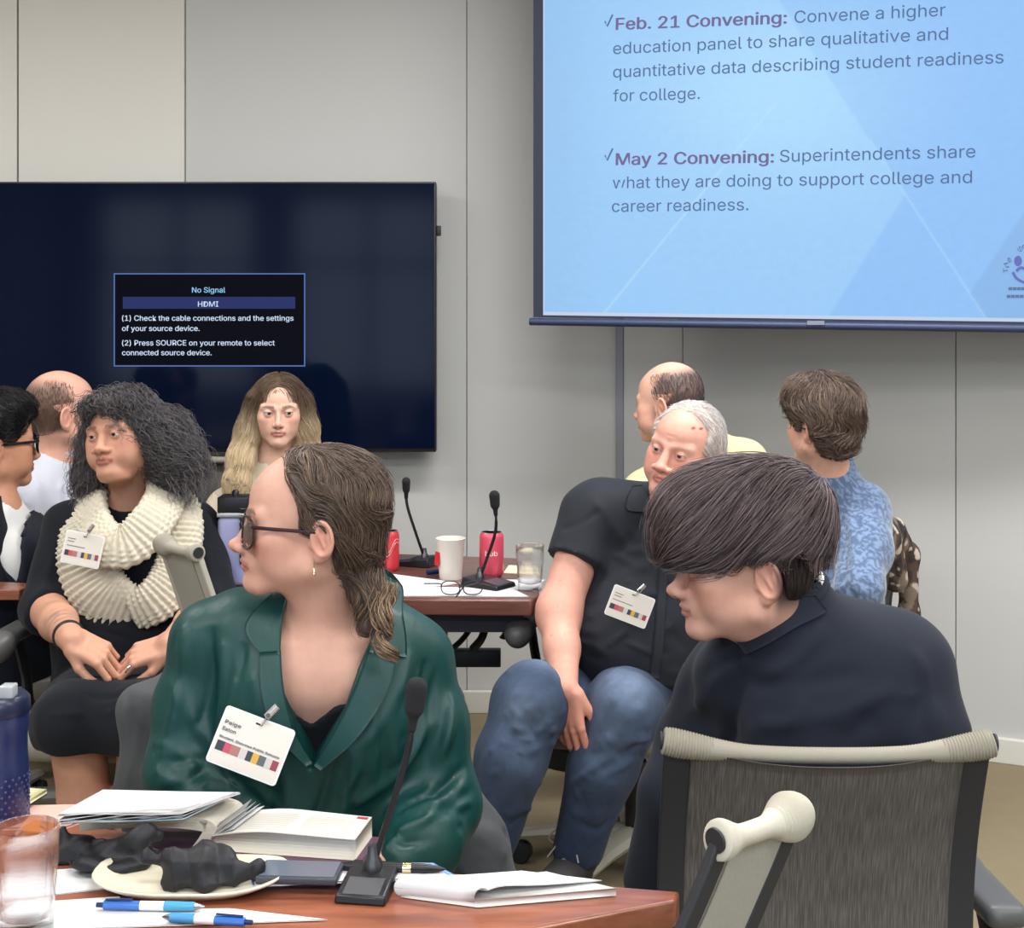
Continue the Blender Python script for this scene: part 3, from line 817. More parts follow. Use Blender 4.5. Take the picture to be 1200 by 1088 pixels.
    def shade(r,cc,rs):
        q=(r-p.o)@p.R; n=len(r)
        bl=(rs.rand(n)<(.06+.25*(q[:,2]<-.05)+.10*(q[:,2]>.05)))
        return np.where(bl[:,None],A(*lin(128,104,80)[:3])*(.7+.4*rs.rand(n))[:,None],cc)
    st=strands('h',H,rt,flow,None,11,.008,.00065,.003,(lin(60,48,42),lin(118,98,84)),3,.0022,60,.4,fly=.010,shade=shade)
    lk=[]
    rs=np.random.RandomState(5)
    # loose curl at the end of the tail
    tail=[p.hw(v) for v in Ps[2:]]+[P(462,765,1.98)]
    mbp=[]
    for i in range(150):
        n=26; t=np.linspace(0,1,n); base_=np.array([np.interp(t,np.linspace(0,1,5),np.array([P(452,690,1.99),P(452,712,1.97),P(444,735,1.955),P(455,755,1.95),P(453,772,1.95)])[:,k]) for k in range(3)]).T
        o=rs.normal(size=3)*.0065; ph=.5*rs.randn()
        cx=np.cos(t*13+ph)*.009*(.5+t); cy=np.sin(t*13+ph)*.009*(.5+t)
        pts=base_+o*(1-.6*t[:,None])+np.stack([cx,cy,0*t],1)
        mbp.append(pts)
    def tubes(pl,r,c0,c1,seed=0):
        rs=np.random.RandomState(seed); pts=np.array(pl); n,m=pts.shape[:2]
        T=np.gradient(pts,axis=1); T/=np.linalg.norm(T,axis=2,keepdims=True)+1e-9
        U=np.cross(T,A(.3,.9,.3)); U/=np.linalg.norm(U,axis=2,keepdims=True)+1e-9; W=np.cross(T,U)
        rr=r*(.6+.8*rs.rand(n))[:,None]*(1-.6*np.linspace(0,1,m)**2)[None]
        V=np.stack([pts+rr[...,None]*(math.cos(a)*U+math.sin(a)*W) for a in(0,2.09,4.19)],2)
        idx=np.arange(n*m*3).reshape(n,m,3); a=idx[:,:-1];b=idx[:,1:]
        Q=np.stack([a,np.roll(a,-1,2),np.roll(b,-1,2),b],-1).reshape(-1,4)
        tt=rs.rand(n)[:,None]; cc=A(*c0[:3])*(1-tt)+A(*c1[:3])*tt
        return V.reshape(-1,3),Q,np.repeat(cc[:,None],m*3,1).reshape(-1,3)
    global tubes_; tubes_=tubes
    lk.append(tubes(mbp,.0011,lin(84,66,52),lin(146,122,96),3))
    # wisps over the ear and nape
    wp=[]
    for i in range(60):
        a=p.hw((.074+.004*rs.rand(),-.002+.03*rs.rand(),.022+.01*rs.rand())); t=np.linspace(0,1,12)[:,None]
        b=p.hw((.072,.066+.03*rs.rand(),-.035-.03*rs.rand()))
        wp.append(a*(1-t)+b*t+(p.R@A(.010,0,.004))*np.sin(t*PI))
    lk.append(tubes(wp,.001,lin(50,38,32),lin(90,70,55),4))
    hair_obj('hair',[(V,Q,base),st]+lk,HAIR(),p.root)
    glasses(p.root,p.o,p.R,p.sc,w=.053,h=.049,frame=lin(48,22,34),thick=.0019,y=-.099,z=-.011)
    # earring
    e=p.hw((.0795,.014,-.047)); mb=MB(); mb.tube([e+A(0,-.004,.006),e+A(0,-.004,-.010)],.0008,8); mb.lathe(e+A(0,-.004,-.020),[(0,0),(.0030,.002),(.0034,.006),(.0012,.012),(0,.013)],14)
    mb.build('earring',mat('gold',lin(235,215,170),.2,1.0),p.root,local=False)
    return p
# ============================================================ young man in the black blazer, from behind
def person_b():
    def hm(q):
        x,y,z=q.T; m=sstep(y,.026,.042)*sstep(z+.088,0,.045)*sstep(.05-z,0,.02)
        return np.clip(m,0,1)*.9,lin(48,38,38)
    pr=dict(skin=lin(202,156,138),brow=lin(60,45,40),iris=lin(60,40,30),jaw=.97,chin=.95,nose=1.0,nosew=.95,lips=.85,lip=lin(170,115,105),flush=.45,eye=.6,stub=.12,ear=1.02,moles=(),hairmask=hm)
    p=Person('young man in a black blazer seen from behind, dark hair falling over his forehead',P(874,660,2.04),-94,3,0,1.0,pr,base=(.40,2.2,0))
    S=p.S
    nb=P(925,725,2.08)
    p.neck(nb,.054,.060,.03)
    S.cap(p.hw((0,.0,-.08)),P(895,765,2.12),.036,.03,.03)
    n0=len(S.ops)
    sr,sl=P(1062,788,2.06),P(846,836,2.24)
    er,el=P(1092,930,2.02),P(798,930,2.22)
    wr,wl=P(1000,960,2.25),P(772,1030,2.28)
    ch=P(945,800,2.17); bl=P(950,920,2.15); pv=P(955,1065,2.17)
    side=sr-sl
    S.ecap(ch,bl,(.155,.10),(.14,.095),side,.03)
    S.cap(nb+A(0,0,-.01),sr+A(-.02,0,.005),.042,.05,.05); S.cap(nb+A(0,0,-.02),sl+A(.02,0,0),.042,.05,.05)
    for s_,e_,w_ in((sr,er,wr),(sl,el,wl)): S.cap(s_,e_,.048,.040,.03); S.cap(e_,w_,.040,.028,.02)
    S.ecap(bl,pv,(.14,.095),(.165,.12),side,.04)
    sd=side/np.linalg.norm(side)
    hp=[pv+sd*x for x in(.09,-.09)]; kn=[A(.60,2.64,.53),A(.43,2.62,.53)]; an=[A(.60,2.60,.10),A(.43,2.58,.10)]
    for h,k_,a in zip(hp,kn,an): S.cap(h,k_,.075,.055,.03); S.cap(k_,a,.05,.036,.02)
    n1=len(S.ops)
    hand(S,wr,(-.6,.6,0),(0,0,1),(0,1,0)); hand(S,wl,(-.1,.8,-.4),(0,0,1),(1,0,0))
    p.build(.009,.0019)
    G=Shape(); G.over(S,n0,n1-4,.013)
    G.ecap(P(940,815,2.17),P(950,985,2.15),(.185,.125),(.180,.125),side,.06)
    G.ecap(P(950,985,2.15),P(953,1110,2.17),(.180,.125),(.195,.14),side,.05)
    G.cap(P(938,745,2.11),P(1050,772,2.08),.060,.055,.07); G.cap(P(925,772,2.13),P(850,826,2.22),.060,.056,.07)
    G.ell(P(975,845,2.05),(.12,.06,.12),.08)
    G.chain([sr+A(.002,0,0),P(1082,860,2.03),er,P(1040,965,2.12),wr],[.058,.058,.054,.05,.040],.03)
    G.chain([sl+A(.002,0,0),P(815,870,2.26),el,wl+A(0,0,.0)],[.060,.060,.060,.060],.03)
    G.cap(nb+A(-.008,0,.036),nb+A(-.006,0,.0),.0655,.074,.025)
    G.cap(nb+A(-.05,-.02,.006),P(850,790,2.12),.040,.045,.05)
    G.cap(nb+A(-.006,0,.012),nb+A(-.02,0,.14),.056,.062,.006,'s')
    poly(G,(0,2),[(P(850,600,2.0)[0],P(0,600,0)[2] if 0 else 1.3),(.27,1.04),(.36,1.035),(.48,1.05),(.60,1.3)],1.5,2.6,.01,'s') if 0 else None
    seg=[]
    for a,b,w,h in [((1000,790),(880,800),.014,-.007),((1040,810),(900,850),.013,.006),((1020,850),(860,870),.016,-.007),((1085,800),(1050,900),.012,-.007),((1075,770),(1090,850),.010,.006),
        ((1100,830),(1080,900),.010,.005),((960,740),(900,790),.012,.006),((850,780),(800,840),.013,.007),((870,790),(840,900),.012,-.007),((1010,900),(850,930),.015,.006),((880,740),(830,790),.009,-.005),((940,830),(830,900),.014,.006)]:
        seg.append((P(*a,2.05),P(*b,2.05),w,h,(.006,0,-.006)))
    seg=[(a_,b_,w_,h_*1.7,c_) for a_,b_,w_,h_,c_ in seg]
    seg+=rfolds(12,P(960,860,2.05),(1,0,.35),12,.16,.012,.006,.08)
    bl_=mat('black_wool',lin(32,36,47),.85,spec=.25,sheen=.05,bump=(800,.12,.0005))
    garment('blazer',G,bl_,p.root,.006,(.003,5,31),seg)
    Gu=Shape(); Gu.ops=[o for o in G.ops if o[4]=='u']; c=lambda x,y:P(x,y,2.0)
    panel_on(Gu,[c(862,752),c(884,731),c(912,710),c(940,700),c(958,700)],[c(876,771),c(902,752),c(930,734),c(956,724),c(972,718)],.006,.005,'blazer_collar',bl_,p.root,nu=26,nv=8)
    # collar band of the blazer
    Cc=Shape(); Cc.tor(nb+A(-.010,.0,.044),.062,.0100,2,0,'u',(1.0,1.05),(0,14,-14))
    Cc.func(lambda q:(q[...,2]-1.5),(-9,-9,-9),(9,9,9)) if 0 else None
    Cc.cap(nb+A(-.06,.0,.02),nb+A(.05,0,.02),.001,.001)
    V,Q=Cc.mesh(.004); mesh_obj('blazer_collar',V,Q,bl_,p.root,local=False)
    W_=Shape(); W_.tor(nb+A(-.008,.0,.050),.0575,.0060,2,0,'u',(1,1.05),(0,14,-14)); V,Q=W_.mesh(.003); mesh_obj('shirt_collar',V,Q,cloth('white_cotton',lin(226,224,220)),p.root,local=False)
    T=Shape(); T.ecap(bl+A(0,0,-.1),pv,(.16,.11),(.185,.135),side)
    for h,k_,a in zip(hp,kn,an): T.cap(h,k_,.09,.068,.03); T.cap(k_,a,.064,.052,.02)
    garment('trousers',T,cloth('black_trouser',lin(30,32,40)),p.root,.014,(.004,8,3))
    sh=MB()
    for a in an: sh.lathe((a[0],a[1]+.05,.0),[(.001,0),(.045,.002),(.048,.03),(.040,.07),(.001,.085)],16,sy=2.2)
    sh.build('shoe',mat('black_leather',lin(22,22,24),.4),p.root,local=False)
    # hair: short sides, long top swept over the forehead
    H=p.hshape()
    H.ell((0,.014,.040),(.082,.100,.090)); H.ell((0,.058,.064),(.082,.066,.070),.03)
    H.ell((0,.0,.086),(.085,.112,.062),.03); H.ell((0,-.068,.060),(.076,.058,.058),.03)
    H.ell((0,-.088,.038),(.058,.034,.040),.03)
    H.ell((0,.050,-.012),(.070,.050,.050),.02)
    poly(H,(1,2),[(-.30,-.2),(-.30,.018),(-.150,.022),(-.120,-.004),(-.085,.004),(-.050,.006),(-.012,.004),(.004,.018),(.022,.022),(.040,.012),(.050,-.020),(.052,-.050),(.075,-.072),(.11,-.085),(.11,-.2)],-.13,.13,.006,'s')
    H.push((0,0,0)); H.pop()
    V,Q=H.mesh(.003,smooth=2); q3=(V-p.o)@p.R
    # the short sides sit in under the long top
    d=sstep(.035-q3[:,2],0,.03)*sstep(np.abs(q3[:,0]),.03,.06)*(q3[:,1]>-.02)
    Vn=q3.copy(); Vn[:,0]*=1-.07*d; V=p.o+(Vn*p.sc)@p.R.T
    base=np.tile(A(*lin(46,36,36)[:3]),(len(V),1))*(1+.2*sn(V,25,8))[:,None]
    cr=A(.0,.075,.135)
    def flow(Pw,t):
        q=(Pw-p.o)@p.R
        r=q-cr
        low=sstep(.03-q[:,2],0,.02)*(q[:,1]>-.01)
        d=np.stack([r[:,0]*.7,-np.abs(r[:,1])*1.0-.04+.0*q[:,2],-.03-.35*np.abs(r[:,0])-.5*np.abs(r[:,1])],1)
        d[:,2]+=.02*np.sin(q[:,0]*60+q[:,1]*40); d[:,1]=np.where(q[:,1]>.075,-.05-.2*r[:,1],d[:,1])
        # back of the head: hangs down and forward
        bk=sstep(q[:,1],.03,.10)
        d=d*(1-bk[:,None])+np.stack([0*q[:,0],-.06-0*q[:,1],-.05-.0*q[:,1]],1)*bk[:,None]
        dl=np.tile(A(0,.1,-1.0),(len(q),1))
        d=d/(np.linalg.norm(d,axis=1,keepdims=True)+1e-9)
        return (d*(1-low[:,None])+dl*low[:,None])@p.R.T
    rt=sample_surf(V,Q,7500,2,keep=lambda c:np.where(((c-p.o)@p.R)[:,2]>.02,1.,.0))
    rt2=sample_surf(V,Q,2500,7,keep=lambda c:np.where((((c-p.o)@p.R)[:,2]<.03)&(((c-p.o)@p.R)[:,1]>.0),1.,.0))
    st=strands('h',H,rt,flow,None,13,.009,.00065,.012,(lin(54,44,45),lin(122,106,106)),3,.0030,30,.4,fly=.014,stop=lambda Pw:(((Pw-p.o)@p.R)[:,2]<.014+.012*sn(Pw,30,77)-.25*np.maximum(((Pw-p.o)@p.R)[:,1]-.07,0))&(((Pw-p.o)@p.R)[:,1]>-.01))
    s2=strands('h',H,rt2,flow,None,5,.005,.0005,-.001,(lin(40,32,33),lin(74,62,62)),4,.0004,40,.5)
    hair_obj('hair',[(V,Q,base),st,s2],HAIR(),p.root)
    return p
def denim(name,base,fade_pts):
    "blue denim with worn, paler thighs and knees"
    m=mat(name,(1,1,1,1),.88,spec=.15,sheen=.05,attr=True,bump=[('noise',(1400,1400,1400),.3,.0006),('noise',(60,60,60),.2,.002)])
    def col(V):
        c=np.tile(A(*base[:3]),(len(V),1)); f=np.zeros(len(V))
        for q,r,a in fade_pts: f=np.maximum(f,a*np.exp(-(np.linalg.norm(V-A(*q),axis=1)/r)**2))
        f=np.clip(f*(1+.15*sn(V,14,2)),0,1); c=c*(1-f[:,None])+A(*lin(126,144,170)[:3])*f[:,None]
        return c*(1+.05*sn(V,50,4,6,(1,1,.3))[:,None]+.06*sn(V,220,6)[:,None])
    return m,col
def shoe_mesh(par,ankle,d,z0=0.0,name='shoe',L=.29,c=lin(52,50,50),laces=True,sole=lin(40,38,38)):
    "lace-up shoe, ankle point above the heel, d the way it points"
    d=A(d[0],d[1],0)/np.linalg.norm(A(d[0],d[1],0)); R=np.stack([A(-d[1],d[0],0),d,A(0,0,1)],1)
    o=A(ankle[0],ankle[1],z0)
    S=Shape(o,R); k=L/.29
    S.ell((0,-.01*k,.055),(.040,.062*k,.050),0); S.ecap((0,0,.045),(0,.13*k,.035),(.042,.042),(.047,.030),(1,0,0),.03); S.ell((0,.165*k,.032),(.045,.055*k,.030),.02)
    S.cap((0,-.010,.07),(0,-.008,.105),.045,.047,.02); S.cap((0,-.008,.10),(0,-.008,.2),.037,.037,.004,'s')
    S.box((0,.06,-.05),(.2,.4,.062),0,.002,'s')
    V,Q=S.mesh(.004); sh=mesh_obj(name,V,Q,mat('shoe_knit%d'%int(c[0]*999),c,.8,bump=(500,.4,.001)),par,local=False)
    mb=MB(); n=28; prof=[]
    for z,g in((0,.96),(.004,1.0),(.018,1.0),(.022,.97)):
        for i in range(n):
            a=2*PI*i/n; y=.075*k+(.145*k)*math.sin(a); x=(.049 if y>.05 else .043)*math.cos(a)
            mb.V.append(tuple(o+R@A(x*g,y*g,z)))
    mb.F=[(j*n+i,j*n+(i+1)%n,(j+1)*n+(i+1)%n,(j+1)*n+i) for j in range(3) for i in range(n)]+[tuple(range(n))[::-1],tuple(range(3*n,4*n))]; mb.n=4*n
    mb.build('sole',mat('rubber',sole,.6),sh,local=False)
    if laces:
        lb=MB()
        for i in range(6):
            y=.035+.018*i; z=.090-.0085*i
            for s in(-1,1): lb.tube([o+R@A(s*.022,y,z-.012),o+R@A(0,y+.006,z+.004),o+R@A(-s*.022,y+.016,z-.018)],.0017,6)
        for s in(-1,1):
            lb.tube(spline([o+R@A(0,.030,.108),o+R@A(s*.03,.030,.128),o+R@A(s*.055,.045,.105),o+R@A(s*.030,.045,.092),o+R@A(0,.034,.106)],6),.002,6)
            lb.tube(spline([o+R@A(0,.030,.108),o+R@A(s*.02,.06,.104),o+R@A(s*.04,.085,.075)],6),.002,6)
        lb.build('laces',mat('lace',lin(150,148,140),.8),sh,local=False)
    return sh
# ============================================================ man in the black short-sleeved shirt
def person_c():
    pr=dict(skin=lin(214,158,140),brow=lin(170,140,125),browm=.55,browt=1.3,iris=lin(70,80,95),fat=.85,dchin=1.0,lines=1,bags=1,eye=.62,jaw=1.05,chin=1.1,nose=1.05,nosew=1.3,frown=1.2,lips=.7,lip=lin(196,120,112),flush=.5,lash=.45,ear=1.1,
        moles=((.040,.070,.0035),(.052,.072,.003)))
    p=Person('seated white-haired man in a black short-sleeved shirt and blue jeans, finger at his mouth',P(802,529,3.38),-34,-3,13,1.02,pr,base=(.28,3.6,0))
    S=p.S
    nb=P(796,600,3.50)
    p.neck(nb,.066,.074,.04)
    n0=len(S.ops)
    sr,sl=P(693,604,3.50),P(872,618,3.62)
    er,el=P(655,716,3.40),P(872,752,3.36)
    wr=P(662,806,3.24); wl=P(838,640,3.24)
    ch=P(778,655,3.58); bl=P(752,752,3.55); pv=P(742,815,3.68)
    side=sl-sr; sd=side/np.linalg.norm(side)
    S.ecap(ch,bl,(.175,.125),(.185,.165),side,.04)
    S.cap(nb+A(0,0,-.01),sr+A(.03,0,.01),.055,.06,.05); S.cap(nb,sl+A(-.03,0,.01),.055,.06,.05)
    for s_,e_ in((sr,er),(sl,el)): S.cap(s_,e_,.060,.051,.03)
    S.cap(er,(er+wr)/2,.050,.043,.02); S.cap((er+wr)/2,wr,.043,.031,.02); S.cap(el,wl,.046,.031,.03)
    S.cap(er,er+A(0,0,-.02),.044,.046,.04)
    S.ecap(bl,pv,(.175,.15),(.19,.15),side,.04)
    hpr,hpl=pv-sd*.10,pv+sd*.10
    kr,kl=P(622,822,3.26),P(732,830,3.28); ar,al=P(570,985,3.22),P(677,993,3.28)
    for h,k_,a in((hpr,kr,ar),(hpl,kl,al)): S.cap(h,k_,.085,.062,.03); S.cap(k_,a,.058,.042,.02)
    S.cap(ar,A(ar[0],ar[1],.07),.04,.038,.02)
    n1=len(S.ops)
    hand(S,wr,(.12,-.02,-1),(-.55,-.8,0),(.8,-.4,0),1.08,curls=[(14,22,14),(12,20,14),(14,22,14),(18,24,16)],thumb_out=22,tcurl=8,spread=3)
    hand(S,wl,(-.42,.05,1),(.6,-.75,.2),(-.8,-.3,.3),1.0,curls=[(10,25,20),(50,80,50),(60,80,50),(65,80,50)],thumb_out=15)
    def post(V,Q,col):
        hm=((V[:,2]<wr[2]+.02)&(V[:,0]<.25)&(V[:,2]>.3)&(V[:,1]<3.4))
        w_=sstep(wr[2]+.06-V[:,2],0,.2)*(V[:,0]<.25)*(V[:,1]<3.45)*(V[:,2]>.2)
        col=blend(col,w_*.45,A(*lin(212,128,112)[:3]))
        sp=np.clip(sn(V,45,40,10)-1.5,0,1)*(V[:,0]<.2)
        return V,blend(col,np.clip(sp*3,0,.5),A(*lin(150,85,70)[:3]))
    # hair mask: pale scalp rim
    p.build(.009,.0026,fine=[(wr-A(.09,.09,.21),wr+A(.09,.07,.02),.0026)],post=post)
    # shirt
    G=Shape()
    hm=sr+(er-sr)*.50; d=(er-sr)/np.linalg.norm(er-sr)
    G.cap(sr,hm,.074,.080,.03)
    G.func(lambda q,hm=hm,d=d:np.maximum(-((q-hm)@d),np.linalg.norm(q-hm,axis=-1)-.13),hm-.14,hm+.14,.002,'s')
    G.over(S,n0,n0+3,.014)
    G.ecap(P(772,640,3.575),P(755,752,3.53),(.200,.150),(.212,.195),side,.05)
    G.ecap(P(755,752,3.53),P(742,805,3.58),(.212,.195),(.235,.20),side,.05)
    G.ell(P(745,745,3.46),(.17,.12,.13),.06)
    G.cap(P(790,600,3.53),P(704,604,3.51),.062,.070,.06); G.cap(P(800,600,3.55),P(868,615,3.62),.062,.07,.06)
    hml=sl+(el-sl)*.6; G.cap(sl,hml,.074,.078,.03)
    poly(G,(0,2),[(-.6,.2),(-.6,P(0,782,3.4)[2]),(P(600,0,3.4)[0],P(0,784,3.4)[2]),(P(650,0,3.4)[0],P(0,806,3.4)[2]),(P(700,0,3.4)[0],P(0,800,3.4)[2]),(P(760,0,3.4)[0],P(0,797,3.4)[2]),(P(860,0,3.4)[0],P(0,810,3.4)[2]),(.9,.2)],2.8,3.62,.004,'s')
    G.cap(nb+A(0,0,.0),p.hw((0,.02,-.10)),.070,.074,.006,'s')
    seg=[]
    for a,b,w,h in [((700,590),(735,640),.012,.008),((690,680),(760,600),.012,-.009),((700,690),(790,640),.014,.008),((690,710),(800,700),.012,-.008),((685,740),(790,735),.014,.009),((690,770),(780,765),.012,-.009),
        ((700,760),(800,790),.012,.009),((650,640),(700,660),.008,.006),((660,620),(700,600),.008,-.006),((740,620),(770,700),.010,.005),((760,700),(800,760),.012,-.008),((720,650),(790,680),.010,.006),((760,610),(800,640),.012,.006)]:
        seg.append((P(*a,3.36),P(*b,3.36),w,h,(.006,0,-.008)))
    seg+=rfolds(22,P(745,730,3.36),(1,0,.15),14,.16,.010,.006,.07)
    shm=mat('black_shirt',lin(33,36,44),.72,spec=.3,sheen=.05,bump=(700,.15,.0005))
    garment('shirt',G,shm,p.root,.007,(.004,6,51),seg)
    Gu=Shape(); Gu.ops=[o for o in G.ops if o[4]=='u']
    c=lambda x,y,Y=3.35:P(x,y,Y)
    panel_on(Gu,[c(758,575),c(763,585),c(770,596),c(782,606)],[c(746,576),c(736,590),c(738,602),c(762,604)],.008,.004,'shirt_collar',shm,p.root)
    panel_on(Gu,[c(782,606),c(778,650),c(768,720),c(760,790)],[c(790,608),c(788,650),c(779,720),c(771,792)],.004,.003,'button_placket',shm,p.root,nv=5)
    # jeans
    J=Shape()
    J.ecap(P(745,778,3.62),pv,(.20,.17),(.205,.16),side)
    J.cap(hpr,kr,.112,.088,.04); J.cap(hpl,kl,.112,.090,.04)
    J.chain([kr,P(600,890,3.22),ar+A(0,0,-.02)],[.088,.082,.066],.03); J.chain([kl,P(706,900,3.27),al+A(0,0,.0)],[.090,.080,.062],.03)
    for a in(ar,al): J.cap(A(a[0],a[1],.10),A(a[0],a[1],.0),.052,.052,.006,'s')
    seg=[]
    for k_,a in((kr,ar),(kl,al)):
        seg+=rfolds(int(a[0]*1000)%97,k_+A(0,-.06,-.06),(1,0,.3),12,.11,.009,.009,.030)
        seg+=rfolds(int(a[0]*1000)%91,a+A(0,-.06,.10),(1,0,-.25),12,.13,.009,.008,.045)
        seg+=rfolds(int(a[0]*1000)%89,k_+A(0,-.03,.05),(1,.2,.1),6,.12,.010,.006,.04)
    jm,jc=denim('denim',lin(48,60,82),[(P(640,778,3.3),.075,.6),(P(735,800,3.2),.080,.6),(P(615,830,3.17),.08,.35),(P(715,850,3.2),.09,.30),(P(600,900,3.15),.09,.15),(P(700,900,3.2),.09,.12)])
    garment('jeans',J,jm,p.root,.007,(.004,7,61),seg,col=jc)
    shoe_mesh(p.root,ar,(-.35,-1)); shoe_mesh(p.root,al+A(0,.02,0),(-.5,-1),.085)
    # white hair
    H=p.hshape()
    H.ell((0,.018,.036),(.0800,.096,.087)); H.ell((0,.055,-.004),(.074,.055,.055),.03)
    for s in(-1,1): H.ell((s*.062,.0,.030),(.018,.040,.040),.02)
    poly(H,(1,2),[(-.2,.2),(-.055,.2),(-.052,.095),(-.030,.060),(-.035,.045),(-.040,.020),(-.012,-.010),(.012,-.008),(.030,.012),(.044,-.010),(.050,-.055),(.12,-.065),(.12,-.2),(-.2,-.2)],-.12,.12,.006,'s')
    V,Q=H.mesh(.003,smooth=2)
    base=np.tile(A(*lin(205,190,180)[:3]),(len(V),1))*(1+.08*sn(V,25,8))[:,None]
    def flow(Pw,t):
        q=(Pw-p.o)@p.R
        d=np.stack([q[:,0]*2,.06+0*q[:,0],-.06-1.2*np.abs(q[:,0])+0*q[:,0]],1); d[:,0]+=.02*np.sin(q[:,1]*90); return d@p.R.T
    rt=sample_surf(V,Q,5500,2)
    st=strands('h',H,rt,flow,None,6,.005,.0007,.003,(lin(190,180,176),lin(240,234,230)),3,.0012,70,.4,fly=.006)
    hair_obj('hair',[(V,Q,base),st],HAIR(),p.root)
    return p
def curly(name_seed,p,center_pts,n,steps,seg,amp,freq,r,c0,c1,spread,down=1.0,seed=1,out=.5,bias=(0,0,0),drop=None,white=0.0):
    "free curling locks falling from points around the head"
    rs=np.random.RandomState(seed); pl=[]
    C0=np.array(center_pts)
    for i in range(n):
        a=C0[rs.randint(len(C0))]+rs.normal(size=3)*spread
        q=a-p.o; dirv=q/np.linalg.norm(q)*out; m=steps
        t=np.arange(m)*seg
        dv=dirv+A(*bias); path=np.zeros((m,3)); cur=a.copy(); v=dv.copy()
        for k in range(m):
            path[k]=cur; v=v*.86+A(0,0,-down)*.16+rs.normal(size=3)*.04; cur=cur+v/np.linalg.norm(v)*seg
        f=freq*(.6+.8*rs.rand()); ph=rs.rand()*6.28; am=amp*(.4+rs.rand())
        path+=np.stack([np.cos(t*f+ph),np.sin(t*f+ph),.4*np.sin(t*f*1.3)],1)*am*np.clip(t/.02,0,1)[:,None]
        pl.append(path)
    return tubes_g(pl,r,c0,c1,seed)
def tubes_g(pl,r,c0,c1,seed=0):
    rs=np.random.RandomState(seed); pts=np.array(pl); n,m=pts.shape[:2]
    T=np.gradient(pts,axis=1); T/=np.linalg.norm(T,axis=2,keepdims=True)+1e-9
    U=np.cross(T,A(.3,.9,.3)); U/=np.linalg.norm(U,axis=2,keepdims=True)+1e-9; W=np.cross(T,U)
    rr=r*(.6+.8*rs.rand(n))[:,None]*(1-.6*np.linspace(0,1,m)**2)[None]
    V=np.stack([pts+rr[...,None]*(math.cos(a)*U+math.sin(a)*W) for a in(0,2.09,4.19)],2)
    idx=np.arange(n*m*3).reshape(n,m,3); a=idx[:,:-1];b=idx[:,1:]
    Q=np.stack([a,np.roll(a,-1,2),np.roll(b,-1,2),b],-1).reshape(-1,4)
    tt=rs.rand(n)[:,None]; cc=A(*c0[:3])*(1-tt)+A(*c1[:3])*tt
    return V.reshape(-1,3),Q,np.repeat(cc[:,None],m*3,1).reshape(-1,3)
def knit_band(path,wid,th,nrm_hint,row=.0145,st=.013,amp=.0075,closed=False,twist=None,seed=0):
    """thick garter-knit band swept along a path: rows of bumps across; returns V,F. wid,th lists or numbers"""
    pts=np.array(spline(path,14,closed)); n=len(pts)
    l=np.r_[0,np.cumsum(np.linalg.norm(np.diff(pts,axis=0),axis=1))]
    N=int(l[-1]/.0035); t=np.linspace(0,l[-1],N); Pn=np.stack([np.interp(t,l,pts[:,i]) for i in range(3)],1)
    k=np.linspace(0,len(path)-(0 if closed else 1),n); K=np.interp(t,l,k)
    W=np.interp(K,np.arange(len(wid)),wid) if not np.isscalar(wid) else np.full(N,wid)
    H=np.array(nrm_hint,float); Hn=np.stack([np.interp(K,np.arange(len(H)),H[:,i]) for i in range(3)],1)
    T=np.gradient(Pn,axis=0); T/=np.linalg.norm(T,axis=1,keepdims=True)
    Hn=Hn-T*np.sum(Hn*T,1,keepdims=True); Hn/=np.linalg.norm(Hn,axis=1,keepdims=True); B=np.cross(T,Hn)
    M=84; V=np.zeros((N,M,3)); rs=np.random.RandomState(seed)
    for j in range(M):
        a=2*PI*j/M; ca,sa=math.cos(a),math.sin(a); e=.72
        u=math.copysign(abs(ca)**e,ca); w=math.copysign(abs(sa)**e,sa)
        x=W*u; z=th*w
        rowi=t/row; par=np.floor(rowi+.5); dr=rowi-par
        ridge=(.5+.5*np.cos(dr*2*PI))**.8
        bump=.5+.5*np.sin(x/st*2*PI+par*PI+.8*np.sin(par*2.1+seed))
        d=amp*(ridge*(.45+.55*bump)*1.35-.5)
        sag=.004*np.sin(t*17+x*30+seed)
        V[:,j]=Pn+B*x[:,None]+Hn*(z+(d+sag)*w)[:,None]+B*(d*u*.6)[:,None]
    idx=np.arange(N*M).reshape(N,M)
    a=idx[:-1]; b=idx[1:]
    Q=np.stack([a,np.roll(a,-1,1),np.roll(b,-1,1),b],-1).reshape(-1,4)
    caps=[]
    for r_ in ((0,-1)):
        c=idx[r_]; h=M//2
        q=[(c[i],c[i+1],c[(M-2-i)%M],c[(M-1-i)%M]) for i in range(0,h-1)]
        caps+=q
    return V.reshape(-1,3),np.concatenate([Q,np.array(caps)])
